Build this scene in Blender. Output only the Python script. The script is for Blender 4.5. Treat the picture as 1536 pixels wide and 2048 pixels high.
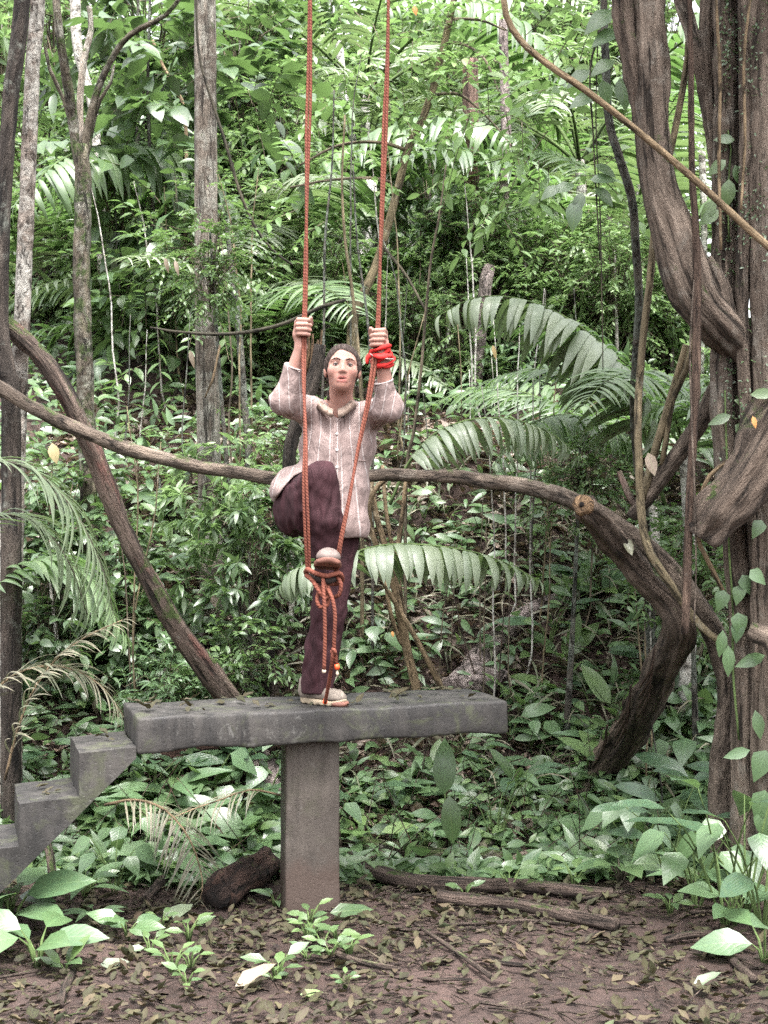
import bpy, math, random
import numpy as np
from mathutils import Vector, Matrix, noise as mnoise

for o in list(bpy.data.objects):
    bpy.data.objects.remove(o)
S = bpy.context.scene
COL = S.collection
random.seed(11)
RNG = np.random.default_rng(11)

# ------------------------------------------------------------------ camera
F, CH = 3040.0, 1.85                      # focal length in photo pixels, eye height
cam = bpy.data.cameras.new('camera')
cam.sensor_fit = 'VERTICAL'
cam.sensor_height = 24.0
cam.lens = F / 2048 * 24.0
cam.clip_start, cam.clip_end = 0.05, 2000
cam.dof.use_dof = True
cam.dof.focus_distance = 7.1
cam.dof.aperture_fstop = 9.0
cam_ob = bpy.data.objects.new('camera', cam)
cam_ob.location = (0, 0, CH)
cam_ob.rotation_euler = (math.radians(90), 0, 0)
COL.objects.link(cam_ob)
S.camera = cam_ob

# ------------------------------------------------------------------ sky, sun, exposure (bright overcast day)
SUN_EL, SUN_AZ = math.radians(71), math.radians(160)   # high, behind the camera and a little to the right
world = bpy.data.worlds.new('World')
S.world = world
world.use_nodes = True
wn = world.node_tree
wn.nodes.clear()
sky = wn.nodes.new('ShaderNodeTexSky')
sky.sky_type = 'NISHITA'
sky.sun_disc = False
sky.sun_elevation = SUN_EL
sky.sun_rotation = SUN_AZ
sky.dust_density = 6.0
sky.air_density = 1.0
sky.ozone_density = 1.0
hs = wn.nodes.new('ShaderNodeHueSaturation')
hs.inputs['Saturation'].default_value = 0.16           # cloud cover takes the blue out
bg = wn.nodes.new('ShaderNodeBackground')
bg.inputs['Strength'].default_value = 0.15
wo = wn.nodes.new('ShaderNodeOutputWorld')
wn.links.new(sky.outputs[0], hs.inputs['Color'])
wn.links.new(hs.outputs[0], bg.inputs['Color'])
wn.links.new(bg.outputs[0], wo.inputs['Surface'])

sun = bpy.data.lights.new('sun', 'SUN')
sun.energy = 1.5
sun.angle = math.radians(25)
sun.color = (1.0, 0.96, 0.92)
sun_ob = bpy.data.objects.new('sun', sun)
sdir = Vector((math.sin(SUN_AZ) * math.cos(SUN_EL), math.cos(SUN_AZ) * math.cos(SUN_EL), math.sin(SUN_EL)))
sun_ob.rotation_euler = sdir.to_track_quat('Z', 'Y').to_euler()
sun_ob.location = (0, 0, 30)
COL.objects.link(sun_ob)

S.view_settings.view_transform = 'Standard'
S.view_settings.look = 'None'
S.view_settings.exposure = 2.55
S.view_settings.gamma = 1.0
S.cycles.max_bounces = 7
S.cycles.diffuse_bounces = 4
S.cycles.glossy_bounces = 2
S.cycles.transmission_bounces = 3
S.cycles.transparent_max_bounces = 4
S.cycles.use_denoising = False
S.cycles.use_adaptive_sampling = True
S.cycles.adaptive_threshold = 0.015
S.cycles.caustics_reflective = False
S.cycles.caustics_refractive = False


# ------------------------------------------------------------------ helpers: geometry of the place
def smooth01(t):
    t = np.clip(t, 0, 1)
    return t * t * (3 - 2 * t)


def hz(x, y):
    """height of the ground: a flat clearing, then a forest slope that is lower to the right"""
    x = np.asarray(x, float); y = np.asarray(y, float)
    t = np.maximum(y - 7.7 - 0.25 * np.sin(x * 1.1 + 0.6), 0)
    a = np.where(t < 1.3, 0.277 * t * t, 0.468 + 0.72 * (t - 1.3))
    a = np.minimum(a, 2.2)
    yy = np.minimum(np.maximum(y - 11.4, 0), 26)
    b = 0.40 * yy * (1 - 0.8 * smooth01((x / np.maximum(y, 1) - 0.13) / 0.10))
    n = 0.025 * np.sin(x * 1.7 + 1.3) * np.sin(y * 1.3) + 0.02 * np.sin(x * 3.9 + y * 2.1) + 0.012 * np.sin(x * 7.3 - y * 5.1)
    n = n * (0.6 + 3.0 * smooth01((y - 8) / 2))
    side = 0.10 * smooth01((np.abs(x + 0.1) - 1.1) / 1.2)
    return a + b + n + side * smooth01((y - 5) / 2)


def P(px, py, Y):
    """the point of the place that is Y metres away in the direction of photo pixel px, py"""
    return Vector(((px - 768) / F * Y, Y, CH - (py - 1024) / F * Y))


def G(px, py):
    """where the ray through a pixel below the horizon meets the ground"""
    Y = 4.5
    while Y < 40:
        p = P(px, py, Y)
        if p.z <= float(hz(p.x, p.y)):
            return p
        Y += 0.02
    return p


def where(px, py):
    """words for a place in the woods, by the landmarks next to it"""
    h = [(110, 'behind the two edge trunks'), (200, 'behind the mossy forked tree'), (360, 'left of the straight trunk'), (470, 'behind the straight trunk'), (600, 'left of the first rope'),
         (690, 'just right of the first rope'), (790, 'beside the second rope'), (900, 'past the second rope'), (1020, 'by the dead palm trunk'), (1140, 'under the tan slanting pole'), (1240, 'left of the lichen-spotted stem'), (1350, 'behind the S-shaped liana'), (9999, 'beside the big trunk')]
    v = [(170, 'at the very top'), (330, 'high up'), (480, 'above the hands'), (640, 'level with the hands'), (800, 'level with the head'), (960, 'just above the liana'), (1130, 'just below the liana'), (1300, 'low on the slope'), (1420, 'near the slab height'), (1560, 'just under slab height'), (1680, 'low down'), (9999, 'at the edge of the mud')]
    return next(w for a, w in h if px < a) + ', ' + next(w for a, w in v if py < a)


def W(px, Y):
    return px / F * Y


# ------------------------------------------------------------------ helpers: objects
def build(name, V, faces, mat=None, parent=None, attrs=None, smooth=True, link=True, loc=None):
    """faces: list of integer arrays of shape (n,3) or (n,4)"""
    V = np.asarray(V, dtype=np.float64).reshape(-1, 3)
    if loc is not None:
        V = V - np.asarray(loc)
    me = bpy.data.meshes.new(name)
    fl = [np.asarray(f, dtype=np.int32) for f in faces if len(f)]
    me.vertices.add(len(V))
    me.vertices.foreach_set('co', V.astype(np.float32).ravel())
    loops = np.concatenate([f.ravel() for f in fl])
    counts = np.concatenate([np.full(len(f), f.shape[1], np.int32) for f in fl])
    starts = np.concatenate([[0], np.cumsum(counts)[:-1]]).astype(np.int32)
    me.loops.add(len(loops))
    me.loops.foreach_set('vertex_index', loops)
    me.polygons.add(len(counts))
    me.polygons.foreach_set('loop_start', starts)
    me.update(calc_edges=True)
    if smooth:
        me.polygons.foreach_set('use_smooth', np.ones(len(counts), bool))
    for k, a in (attrs or {}).items():
        a = np.asarray(a, dtype=np.float32)
        if a.ndim == 2:
            at = me.attributes.new(k, 'FLOAT_VECTOR', 'POINT')
            at.data.foreach_set('vector', a.ravel())
        else:
            at = me.attributes.new(k, 'FLOAT', 'POINT')
            at.data.foreach_set('value', a)
    if mat is not None:
        me.materials.append(MAT[mat] if isinstance(mat, str) else mat)
    if not link:
        return me
    ob = bpy.data.objects.new(name, me)
    COL.objects.link(ob)
    if loc is not None:
        ob.location = loc
    if parent is not None:
        ob.parent = parent
    return ob


def place(name, me, parent=None, M=None):
    ob = bpy.data.objects.new(name, me)
    if parent is not None:
        ob.parent = parent
    if M is not None:
        ob.matrix_basis = M
    COL.objects.link(ob)
    return ob


def tag(o, label, cat, group=None, kind=None):
    if label:
        o['label'] = label
    if cat:
        o['category'] = cat
    if group:
        o['group'] = group
    if kind:
        o['kind'] = kind
    return o


def thing(name, loc, label, cat, group=None):
    o = bpy.data.objects.new(name, None)
    o.empty_display_size = 0.1
    o.location = loc
    COL.objects.link(o)
    return tag(o, label, cat, group)


class MB:
    """collects shapes into one mesh"""
    def __init__(s):
        s.V = []; s.F = {3: [], 4: []}; s.A = []; s.n = 0

    def add(s, V, faces, A=None):
        V = np.asarray(V, float).reshape(-1, 3)
        for f in faces:
            f = np.asarray(f, int)
            if len(f):
                s.F[f.shape[1]].append(f + s.n)
        s.V.append(V)
        s.A.append(np.zeros((len(V), 3)) if A is None else np.asarray(A, float))
        s.n += len(V)
        return s

    def build(s, name, mat, parent=None, loc=None, attr='bk', **k):
        fs = [np.concatenate(s.F[q]) for q in (3, 4) if s.F[q]]
        return build(name, np.concatenate(s.V), fs, mat, parent, {attr: np.concatenate(s.A)}, loc=loc, **k)


def spline(pts, rad, step):
    """Catmull-Rom through pts, resampled about every step metres"""
    pts = [np.array(p, float) for p in pts]
    rad = list(rad)
    P_ = [2 * pts[0] - pts[1]] + pts + [2 * pts[-1] - pts[-2]]
    out, ro = [], []
    for i in range(len(pts) - 1):
        p0, p1, p2, p3 = P_[i:i + 4]
        n = max(1, int(np.linalg.norm(p2 - p1) / step))
        for k in range(n):
            t = k / n
            out.append(0.5 * ((2 * p1) + (-p0 + p2) * t + (2 * p0 - 5 * p1 + 4 * p2 - p3) * t * t + (-p0 + 3 * p1 - 3 * p2 + p3) * t ** 3))
            ro.append(rad[i] * (1 - t) + rad[i + 1] * t)
    out.append(pts[-1]); ro.append(rad[-1])
    return np.array(out), np.array(ro)


def tube(pts, rad, seg=10, step=0.06, rough=0.06, flute=0.0, nfl=5, twist=0.0, seed=0, cap=True, wob=0.0):
    """a tapering, slightly irregular stem; returns V, faces, bark coordinates"""
    if np.isscalar(rad):
        rad = [rad] * len(pts)
    C, R = spline(pts, rad, step)
    n = len(C)
    T = np.gradient(C, axis=0)
    T /= np.linalg.norm(T, axis=1)[:, None] + 1e-9
    ref = np.array([0, 1.0, 0]) if abs(T[0][1]) < 0.8 else np.array([1.0, 0, 0])
    u = np.cross(T[0], ref); u /= np.linalg.norm(u)
    Us = []
    for i in range(n):
        u = u - T[i] * np.dot(u, T[i]); u /= np.linalg.norm(u) + 1e-9
        Us.append(u.copy())
    Us = np.array(Us); Vs = np.cross(T, Us)
    L = np.concatenate([[0], np.cumsum(np.linalg.norm(np.diff(C, axis=0), axis=1))])
    a = np.arange(seg) * 2 * math.pi / seg
    rr = np.ones((n, seg))
    if flute:
        rr += flute * np.cos(nfl * a[None, :] + twist * L[:, None] + seed) + 0.5 * flute * np.cos((nfl + 2) * a[None, :] - 0.6 * twist * L[:, None] + 2 * seed)
    if rough:
        for i in range(n):
            for j in range(seg):
                q = (math.cos(a[j]) * 1.3 + seed * 7.1, math.sin(a[j]) * 1.3, L[i] / max(R[i], 0.01) * 0.35)
                q2 = (math.cos(a[j]) * 3.1 + seed * 3.1, math.sin(a[j]) * 3.1, L[i] / max(R[i], 0.01) * 0.9)
                rr[i, j] += rough * (1.6 * mnoise.noise(q) + 0.8 * mnoise.noise(q2))
    if wob:
        for i in range(n):
            q = (L[i] * 2.3 + seed * 5, seed, 0.3)
            C[i] += wob * R[i] * np.array(mnoise.noise_vector(q))
    rad3 = (R[:, None] * rr)[:, :, None]
    V = C[:, None, :] + rad3 * (np.cos(a)[None, :, None] * Us[:, None, :] + np.sin(a)[None, :, None] * Vs[:, None, :])
    bk = np.stack([np.cos(a)[None, :] * R[:, None] + seed * 3.7, np.sin(a)[None, :] * R[:, None], np.repeat(L[:, None], seg, 1)], -1)
    idx = np.arange(n * seg).reshape(n, seg)
    q = np.stack([idx[:-1], np.roll(idx, -1, 1)[:-1], np.roll(idx, -1, 1)[1:], idx[1:]], -1).reshape(-1, 4)
    V = V.reshape(-1, 3); bk = bk.reshape(-1, 3)
    tri = []
    if cap:
        V = np.vstack([V, C[0], C[-1]]); bk = np.vstack([bk, bk[0], bk[n * seg - 1]])
        b0, b1 = n * seg, n * seg + 1
        for j in range(seg):
            tri.append((b0, idx[0][(j + 1) % seg], idx[0][j])); tri.append((b1, idx[-1][j], idx[-1][(j + 1) % seg]))
    return V, [np.array(tri, int).reshape(-1, 3), q], bk


def frame(d, up):
    """rotation whose Y axis is d and whose Z axis is as near to up as it can be"""
    d = np.asarray(d, float); d = d / (np.linalg.norm(d) + 1e-9)
    x = np.cross(d, up); nx = np.linalg.norm(x)
    if nx < 1e-4:
        x = np.cross(d, [1, 0.3, 0.1]); nx = np.linalg.norm(x)
    x /= nx
    z = np.cross(x, d)
    return np.stack([x, d, z], 1)


def mat4(R, p, s=1.0):
    M = Matrix.Identity(4)
    for i in range(3):
        for j in range(3):
            M[i][j] = float(R[i][j]) * (s if np.isscalar(s) else s[j])
        M[i][3] = float(p[i])
    return M


def frames(D, UP):
    D = D / (np.linalg.norm(D, axis=1)[:, None] + 1e-9)
    X = np.cross(D, UP)
    X /= np.linalg.norm(X, axis=1)[:, None] + 1e-9
    Z = np.cross(X, D)
    return np.stack([X, D, Z], 2)


# ------------------------------------------------------------------ leaf shapes (unit length along +Y, top side +Z)
def leaf_shape(n=3, w=0.42, peak=0.45, fold=0.18, droop=0.25, wav=0.0, seed=0, tipw=1.0):
    v = np.linspace(0, 1, n + 2)
    ww = np.sin(np.pi * v ** (math.log(0.5) / math.log(peak))) ** tipw * w / 2
    th = droop * v
    y = v * (1 - 0.12 * droop); z = -droop * v ** 2 * 0.8
    V, A = [], []
    V.append((0, 0, 0)); A.append((0, 0, 0))
    for i in range(1, n + 1):
        e = wav * math.sin(i * 2.1 + seed)
        V += [(-ww[i], y[i], z[i] + fold * ww[i] + e * ww[i]), (0, y[i], z[i]), (ww[i], y[i], z[i] + fold * ww[i] - e * ww[i])]
        A += [(-1, v[i], 0), (0, v[i], 0), (1, v[i], 0)]
    V.append((0, y[-1], z[-1])); A.append((0, 1, 0))
    t = len(V) - 1
    tri = [(0, 2, 1), (0, 3, 2)]
    q = []
    for i in range(n - 1):
        a = 1 + 3 * i; b = a + 3
        q += [(a, a + 1, b + 1, b), (a + 1, a + 2, b + 2, b + 1)]
    a = 1 + 3 * (n - 1)
    tri += [(a, a + 1, t), (a + 1, a + 2, t)]
    return np.array(V), [np.array(tri), np.array(q, int).reshape(-1, 4)], np.array(A)


def many(shape, R, pos, scale):
    """copies of a leaf shape as one mesh: R (N,3,3), pos (N,3), scale (N,) or (N,3)"""
    V, fs, A = shape
    scale = np.asarray(scale, float)
    if scale.ndim == 1:
        scale = np.repeat(scale[:, None], 3, 1)
    N = len(pos)
    X = np.einsum('nij,nkj->nki', R, V[None] * scale[:, None, :]) + pos[:, None, :]
    off = (np.arange(N) * len(V))[:, None, None]
    return X.reshape(-1, 3), [(f[None] + off).reshape(-1, f.shape[1]) for f in fs if len(f)], np.tile(A, (N, 1))


# ------------------------------------------------------------------ materials
MAT = {}


def nmat(name):
    m = bpy.data.materials.new(name)
    m.use_nodes = True
    nt = m.node_tree
    nt.nodes.clear()
    out = nt.nodes.new('ShaderNodeOutputMaterial')
    MAT[name] = m
    return m, nt, out


def N(nt, typ, **k):
    n = nt.nodes.new('ShaderNode' + typ)
    for a, b in k.items():
        if a in n.inputs:
            n.inputs[a].default_value = b
        else:
            setattr(n, a, b)
    return n


def ramp(nt, src, stops, interp='LINEAR'):
    r = nt.nodes.new('ShaderNodeValToRGB')
    r.color_ramp.interpolation = interp
    e = r.color_ramp.elements
    while len(e) < len(stops):
        e.new(0.5)
    for i, (p, c) in enumerate(stops):
        e[i].position = p
        e[i].color = (*c, 1) if not np.isscalar(c) else (c, c, c, 1)
    nt.links.new(src, r.inputs[0])
    return r.outputs[0]


def mixc(nt, fac, a, b, mode='MIX'):
    m = nt.nodes.new('ShaderNodeMix')
    m.data_type = 'RGBA'; m.blend_type = mode
    for sock, v in ((m.inputs[0], fac), (m.inputs[6], a), (m.inputs[7], b)):
        if isinstance(v, (int, float)):
            sock.default_value = v
        elif isinstance(v, tuple):
            sock.default_value = (*v, 1)
        else:
            nt.links.new(v, sock)
    return m.outputs[2]


def math_(nt, op, a, b=None, c=None):
    m = nt.nodes.new('ShaderNodeMath'); m.operation = op
    for i, v in enumerate((a, b, c)):
        if v is None:
            continue
        if isinstance(v, (int, float)):
            m.inputs[i].default_value = v
        else:
            nt.links.new(v, m.inputs[i])
    return m.outputs[0]


def mapping(nt, src, scale):
    m = nt.nodes.new('ShaderNodeMapping')
    m.inputs['Scale'].default_value = scale
    nt.links.new(src, m.inputs[0])
    return m.outputs[0]


def noise(nt, vec, scale, detail=5, rough=0.6, dist=0.0):
    n = N(nt, 'TexNoise', Scale=scale, Detail=detail, Roughness=rough, Distortion=dist)
    nt.links.new(vec, n.inputs['Vector'])
    return n.outputs['Fac']


def finish(nt, out, col, rough=0.8, bump=None, bstr=0.5, bdist=0.01, spec=0.4, **k):
    p = N(nt, 'BsdfPrincipled')
    if isinstance(col, tuple):
        p.inputs['Base Color'].default_value = (*col, 1)
    else:
        nt.links.new(col, p.inputs['Base Color'])
    if isinstance(rough, (int, float)):
        p.inputs['Roughness'].default_value = rough
    else:
        nt.links.new(rough, p.inputs['Roughness'])
    p.inputs['Specular IOR Level'].default_value = spec
    for a, b in k.items():
        p.inputs[a.replace('_', ' ')].default_value = b
    if bump is not None:
        b = N(nt, 'Bump', Strength=bstr, Distance=bdist)
        nt.links.new(bump, b.inputs['Height'])
        nt.links.new(b.outputs[0], p.inputs['Normal'])
    nt.links.new(p.outputs[0], out.inputs[0])
    return p


def bark(name, c1, c2, lichen=0.0, moss=0.0, lich=(0.42, 0.43, 0.38), fs=26, zst=0.16, bstr=0.8, rings=0.0, mossc=(0.05, 0.085, 0.018), red=None, crack=30.0):
    m, nt, out = nmat(name)
    at = N(nt, 'Attribute', attribute_name='bk').outputs['Vector']
    st = mapping(nt, at, (1, 1, zst))
    f = noise(nt, st, fs, 7, 0.65, 0.6)
    big = noise(nt, at, 2.2, 4, 0.6)
    col = mixc(nt, ramp(nt, f, [(0.32, 0.0), (0.68, 1.0)]), c1, c2)
    col = mixc(nt, ramp(nt, big, [(0.35, 0.0), (0.7, 0.75)]), col, tuple(0.55 * x for x in c1))
    if red is not None:
        rn = noise(nt, mapping(nt, at, (1, 1, 0.3)), 9, 4)
        col = mixc(nt, ramp(nt, rn, [(0.52, 0.0), (0.62, 0.8)]), col, red)
    if lichen:
        l1 = noise(nt, at, 13, 6, 0.7, 0.4)
        l2 = noise(nt, at, 3.1, 3, 0.5)
        lm = math_(nt, 'ADD', math_(nt, 'MULTIPLY', l1, 0.6), math_(nt, 'MULTIPLY', l2, 0.4))
        t = 0.62 - 0.22 * lichen
        col = mixc(nt, ramp(nt, lm, [(t, 0.0), (t + 0.11, 0.72)]), col, lich)
    if moss:
        m1 = noise(nt, at, 7, 6, 0.7, 0.8)
        geo = N(nt, 'NewGeometry')
        sx = N(nt, 'SeparateXYZ'); nt.links.new(geo.outputs['Normal'], sx.inputs[0])
        mm = math_(nt, 'ADD', m1, math_(nt, 'MULTIPLY', sx.outputs[2], 0.14))
        t = 0.68 - 0.25 * moss
        col = mixc(nt, ramp(nt, mm, [(t, 0.0), (t + 0.07, 0.9)]), col, mossc)
    cr = noise(nt, mapping(nt, at, (1, 1, max(0.1, zst * 0.7))), crack, 6, 0.72, 0.5)
    col = mixc(nt, ramp(nt, cr, [(0.40, 0.92), (0.50, 0.0)]), col, tuple(0.16 * x for x in c1))
    hi = noise(nt, mapping(nt, at, (1, 1, max(0.15, zst))), crack * 0.45, 4, 0.6, 0.4)
    col = mixc(nt, ramp(nt, hi, [(0.50, 0.0), (0.64, 0.6)]), col, tuple(min(1, 1.5 * x) for x in c2))
    h = math_(nt, 'ADD', f, math_(nt, 'MULTIPLY', cr, 1.5))
    if rings:
        r = noise(nt, mapping(nt, at, (0.2, 0.2, 1)), 22, 2)
        h = math_(nt, 'ADD', h, math_(nt, 'MULTIPLY', r, rings))
    finish(nt, out, col, 0.86, h, min(1.0, bstr * 1.3), 0.06, 0.25)


def leafmat(name, cols, rough=0.38, trans=0.28, tcol=None, veins=0.0, spec=0.5, rib=(0.16, 0.22, 0.08), pleat=0.0, hole=0.0, sheen=None):
    """cols: list of leaf colours; each leaf picks one of them"""
    m, nt, out = nmat(name)
    grey = lambda c, k: tuple(k * x + (1 - k) * (0.3 * c[0] + 0.6 * c[1] + 0.1 * c[2]) for x in c)
    cols = [grey(c, 0.80) for c in cols]
    tcol = grey(tcol or (0.16, 0.34, 0.03), 0.85)
    geo = N(nt, 'NewGeometry'); oi = N(nt, 'ObjectInfo')
    rnd = math_(nt, 'FRACT', math_(nt, 'ADD', geo.outputs['Random Per Island'], oi.outputs['Random']))
    n = len(cols)
    col = ramp(nt, rnd, [((i + 0.5) / n, c) for i, c in enumerate(cols)])
    at = N(nt, 'Attribute', attribute_name='lf').outputs['Vector']
    sep = N(nt, 'SeparateXYZ'); nt.links.new(at, sep.inputs[0])
    au = math_(nt, 'ABSOLUTE', sep.outputs[0])
    tc = N(nt, 'TexCoord').outputs['Object']
    blot = noise(nt, tc, 14, 3, 0.6)
    col = mixc(nt, ramp(nt, blot, [(0.3, 0.0), (0.75, 0.35)]), col, (0.10, 0.13, 0.05), 'MIX')
    bump = None
    if veins:
        ribm = ramp(nt, au, [(0.0, 1.0), (0.09, 0.0)])
        ph = math_(nt, 'SUBTRACT', math_(nt, 'MULTIPLY', sep.outputs[1], 7.0), math_(nt, 'MULTIPLY', au, 2.2))
        vn = math_(nt, 'POWER', math_(nt, 'ABSOLUTE', math_(nt, 'SINE', math_(nt, 'MULTIPLY', ph, math.pi))), 0.5)
        col = mixc(nt, math_(nt, 'MULTIPLY', ribm, 0.4), col, rib)
        col = mixc(nt, math_(nt, 'MULTIPLY', math_(nt, 'SUBTRACT', 1.0, vn), 0.09 * veins), col, rib)
        bump = math_(nt, 'SUBTRACT', vn, math_(nt, 'MULTIPLY', ribm, 0.8))
    if pleat:
        bump = math_(nt, 'ABSOLUTE', math_(nt, 'SINE', math_(nt, 'MULTIPLY', sep.outputs[0], 14.0)))
    if bump is None:
        bump = noise(nt, tc, 40, 2)
    r = ramp(nt, noise(nt, tc, 9, 2), [(0.3, rough * 0.75), (0.7, min(1, rough * 1.35))])
    back = geo.outputs['Backfacing']
    pal = mixc(nt, math_(nt, 'MULTIPLY', back, 0.35), col, (0.14, 0.18, 0.10))
    p = N(nt, 'BsdfPrincipled')
    nt.links.new(pal, p.inputs['Base Color'])
    nt.links.new(r, p.inputs['Roughness'])
    p.inputs['Specular IOR Level'].default_value = spec
    b = N(nt, 'Bump', Strength=0.2 + 0.3 * pleat, Distance=0.002)
    nt.links.new(bump, b.inputs['Height'])
    nt.links.new(b.outputs[0], p.inputs['Normal'])
    t = N(nt, 'BsdfTranslucent')
    tm = mixc(nt, 0.55, pal, tcol)
    nt.links.new(tm, t.inputs['Color'])
    mx = N(nt, 'MixShader'); mx.inputs[0].default_value = trans
    nt.links.new(p.outputs[0], mx.inputs[1]); nt.links.new(t.outputs[0], mx.inputs[2])
    nt.links.new(mx.outputs[0], out.inputs[0])


leafmat('leaf_dark', [(0.036, 0.080, 0.032), (0.045, 0.100, 0.036), (0.062, 0.125, 0.040), (0.050, 0.112, 0.046)], 0.32, 0.25, veins=1.0, spec=0.7)
leafmat('leaf_mid', [(0.055, 0.115, 0.034), (0.080, 0.160, 0.042), (0.115, 0.205, 0.050), (0.070, 0.145, 0.052)], 0.34, 0.34, veins=1.0, spec=0.7)
leafmat('leaf_bright', [(0.085, 0.19, 0.04), (0.115, 0.235, 0.048), (0.14, 0.27, 0.055), (0.075, 0.165, 0.04), (0.17, 0.29, 0.06)], 0.42, 0.40, tcol=(0.20, 0.38, 0.06), veins=0.7)
leafmat('leaf_blue', [(0.055, 0.120, 0.050), (0.070, 0.150, 0.060), (0.090, 0.175, 0.066), (0.065, 0.140, 0.046)], 0.33, 0.25, veins=1.0, rib=(0.14, 0.23, 0.10), spec=0.6)
leafmat('leaf_pleat', [(0.03, 0.075, 0.04), (0.04, 0.095, 0.045)], 0.27, 0.2, pleat=1.0)
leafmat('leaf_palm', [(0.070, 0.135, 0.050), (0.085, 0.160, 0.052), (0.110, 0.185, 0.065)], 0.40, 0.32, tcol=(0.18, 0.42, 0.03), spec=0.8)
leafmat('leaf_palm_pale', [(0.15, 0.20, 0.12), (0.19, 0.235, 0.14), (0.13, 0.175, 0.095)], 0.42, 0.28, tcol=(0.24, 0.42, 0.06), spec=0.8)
leafmat('leaf_palm_dull', [(0.075, 0.11, 0.06), (0.095, 0.13, 0.07), (0.06, 0.09, 0.045)], 0.5, 0.25, tcol=(0.16, 0.28, 0.05), spec=0.4)
leafmat('leaf_straw', [(0.15, 0.13, 0.085), (0.20, 0.17, 0.115), (0.115, 0.105, 0.07), (0.09, 0.10, 0.055)], 0.5, 0.12, tcol=(0.25, 0.22, 0.11))
leafmat('leaf_far', [(0.085, 0.165, 0.05), (0.12, 0.22, 0.062), (0.17, 0.29, 0.075), (0.095, 0.185, 0.07), (0.22, 0.34, 0.11)], 0.4, 0.45, tcol=(0.22, 0.40, 0.08), spec=0.7)
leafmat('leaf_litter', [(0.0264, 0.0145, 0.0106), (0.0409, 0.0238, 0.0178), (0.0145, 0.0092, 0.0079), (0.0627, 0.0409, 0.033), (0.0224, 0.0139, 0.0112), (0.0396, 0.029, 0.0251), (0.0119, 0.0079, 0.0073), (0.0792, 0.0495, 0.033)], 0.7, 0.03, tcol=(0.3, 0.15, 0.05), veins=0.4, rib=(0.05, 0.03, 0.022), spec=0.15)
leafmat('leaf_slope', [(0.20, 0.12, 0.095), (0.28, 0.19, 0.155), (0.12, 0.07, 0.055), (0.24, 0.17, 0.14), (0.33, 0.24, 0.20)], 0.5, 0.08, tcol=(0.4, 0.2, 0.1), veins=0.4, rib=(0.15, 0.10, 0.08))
leafmat('leaf_dry', [(0.20, 0.13, 0.095), (0.16, 0.10, 0.07), (0.26, 0.18, 0.135)], 0.55, 0.15, tcol=(0.4, 0.22, 0.12), veins=0.5)
leafmat('leaf_yellow', [(0.50, 0.32, 0.10), (0.42, 0.33, 0.14)], 0.5, 0.3, tcol=(0.7, 0.5, 0.1))
leafmat('leaf_orange', [(0.75, 0.26, 0.02), (0.6, 0.3, 0.03)], 0.5, 0.3, tcol=(0.9, 0.4, 0.02))
leafmat('leaf_red', [(0.32, 0.035, 0.025), (0.40, 0.06, 0.03)], 0.45, 0.2, tcol=(0.7, 0.1, 0.03))

bark('bark_brown', (0.1312, 0.105, 0.082), (0.2706, 0.2255, 0.1845), lichen=0.8, moss=0.15, lich=(0.46, 0.45, 0.39))
bark('bark_pale', (0.2, 0.175, 0.15), (0.42, 0.4, 0.36), lichen=0.75, lich=(0.55, 0.55, 0.51), zst=1.2, fs=16, bstr=0.35, rings=0.5)
bark('bark_two', (0.123, 0.0943, 0.0738), (0.2706, 0.2296, 0.1968), lichen=0.85, lich=(0.45, 0.44, 0.40), zst=0.6, bstr=0.5, rings=0.4)
bark('bark_white', (0.42, 0.4, 0.38), (0.62, 0.6, 0.58), lichen=0.5, lich=(0.72, 0.71, 0.70), zst=1.5, fs=14, bstr=0.25, rings=0.6)
bark('bark_mossy', (0.075, 0.06, 0.042), (0.19, 0.16, 0.12), lichen=0.65, moss=0.75, lich=(0.38, 0.38, 0.32), fs=20, zst=0.4)
bark('bark_dark', (0.035, 0.028, 0.024), (0.1, 0.08, 0.066), lichen=0.35, lich=(0.26, 0.28, 0.24))
bark('bark_liana', (0.0779, 0.0582, 0.0451), (0.1968, 0.1558, 0.123), lichen=0.25, moss=0.15, lich=(0.28, 0.24, 0.2), zst=0.35, fs=34, bstr=0.6)
bark('bark_fibrous', (0.075, 0.048, 0.036), (0.2, 0.135, 0.1), lichen=0.1, fs=30, zst=0.05, bstr=1.0)
bark('bark_strangler', (0.123, 0.0918, 0.0705), (0.2542, 0.2009, 0.1599), lichen=0.45, moss=0.25, lich=(0.30, 0.275, 0.235), fs=22, zst=0.09, bstr=0.9, crack=30.0)
bark('bark_root', (0.0697, 0.0508, 0.0394), (0.1722, 0.1312, 0.1025), lichen=0.2, moss=0.2, lich=(0.22, 0.19, 0.16), fs=20, zst=0.12, bstr=1.0, crack=34.0)
bark('bark_dead', (0.0697, 0.0476, 0.0369), (0.1804, 0.1353, 0.1107), lichen=0.15, moss=0.42, fs=30, zst=0.1, bstr=1.0, red=(0.19, 0.085, 0.07))
bark('bark_tan', (0.1394, 0.0984, 0.0574), (0.246, 0.1804, 0.1107), lichen=0.3, lich=(0.4, 0.34, 0.24), fs=24, zst=0.3, bstr=0.4, rings=0.4)
bark('bark_olive', (0.1066, 0.0861, 0.0508), (0.205, 0.164, 0.1025), lichen=0.3, moss=0.15, fs=24, zst=0.3, bstr=0.3, rings=0.3)
bark('bark_lichen', (0.055, 0.05, 0.042), (0.13, 0.11, 0.09), lichen=0.85, lich=(0.24, 0.27, 0.23), fs=30, zst=0.5)
bark('bark_rotten', (0.028, 0.018, 0.015), (0.085, 0.048, 0.036), fs=22, zst=0.3, bstr=1.0, moss=0.05)
bark('bark_log', (0.055, 0.04, 0.032), (0.15, 0.11, 0.09), moss=0.12, lichen=0.15, lich=(0.22, 0.18, 0.15), fs=26, zst=0.14)
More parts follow.
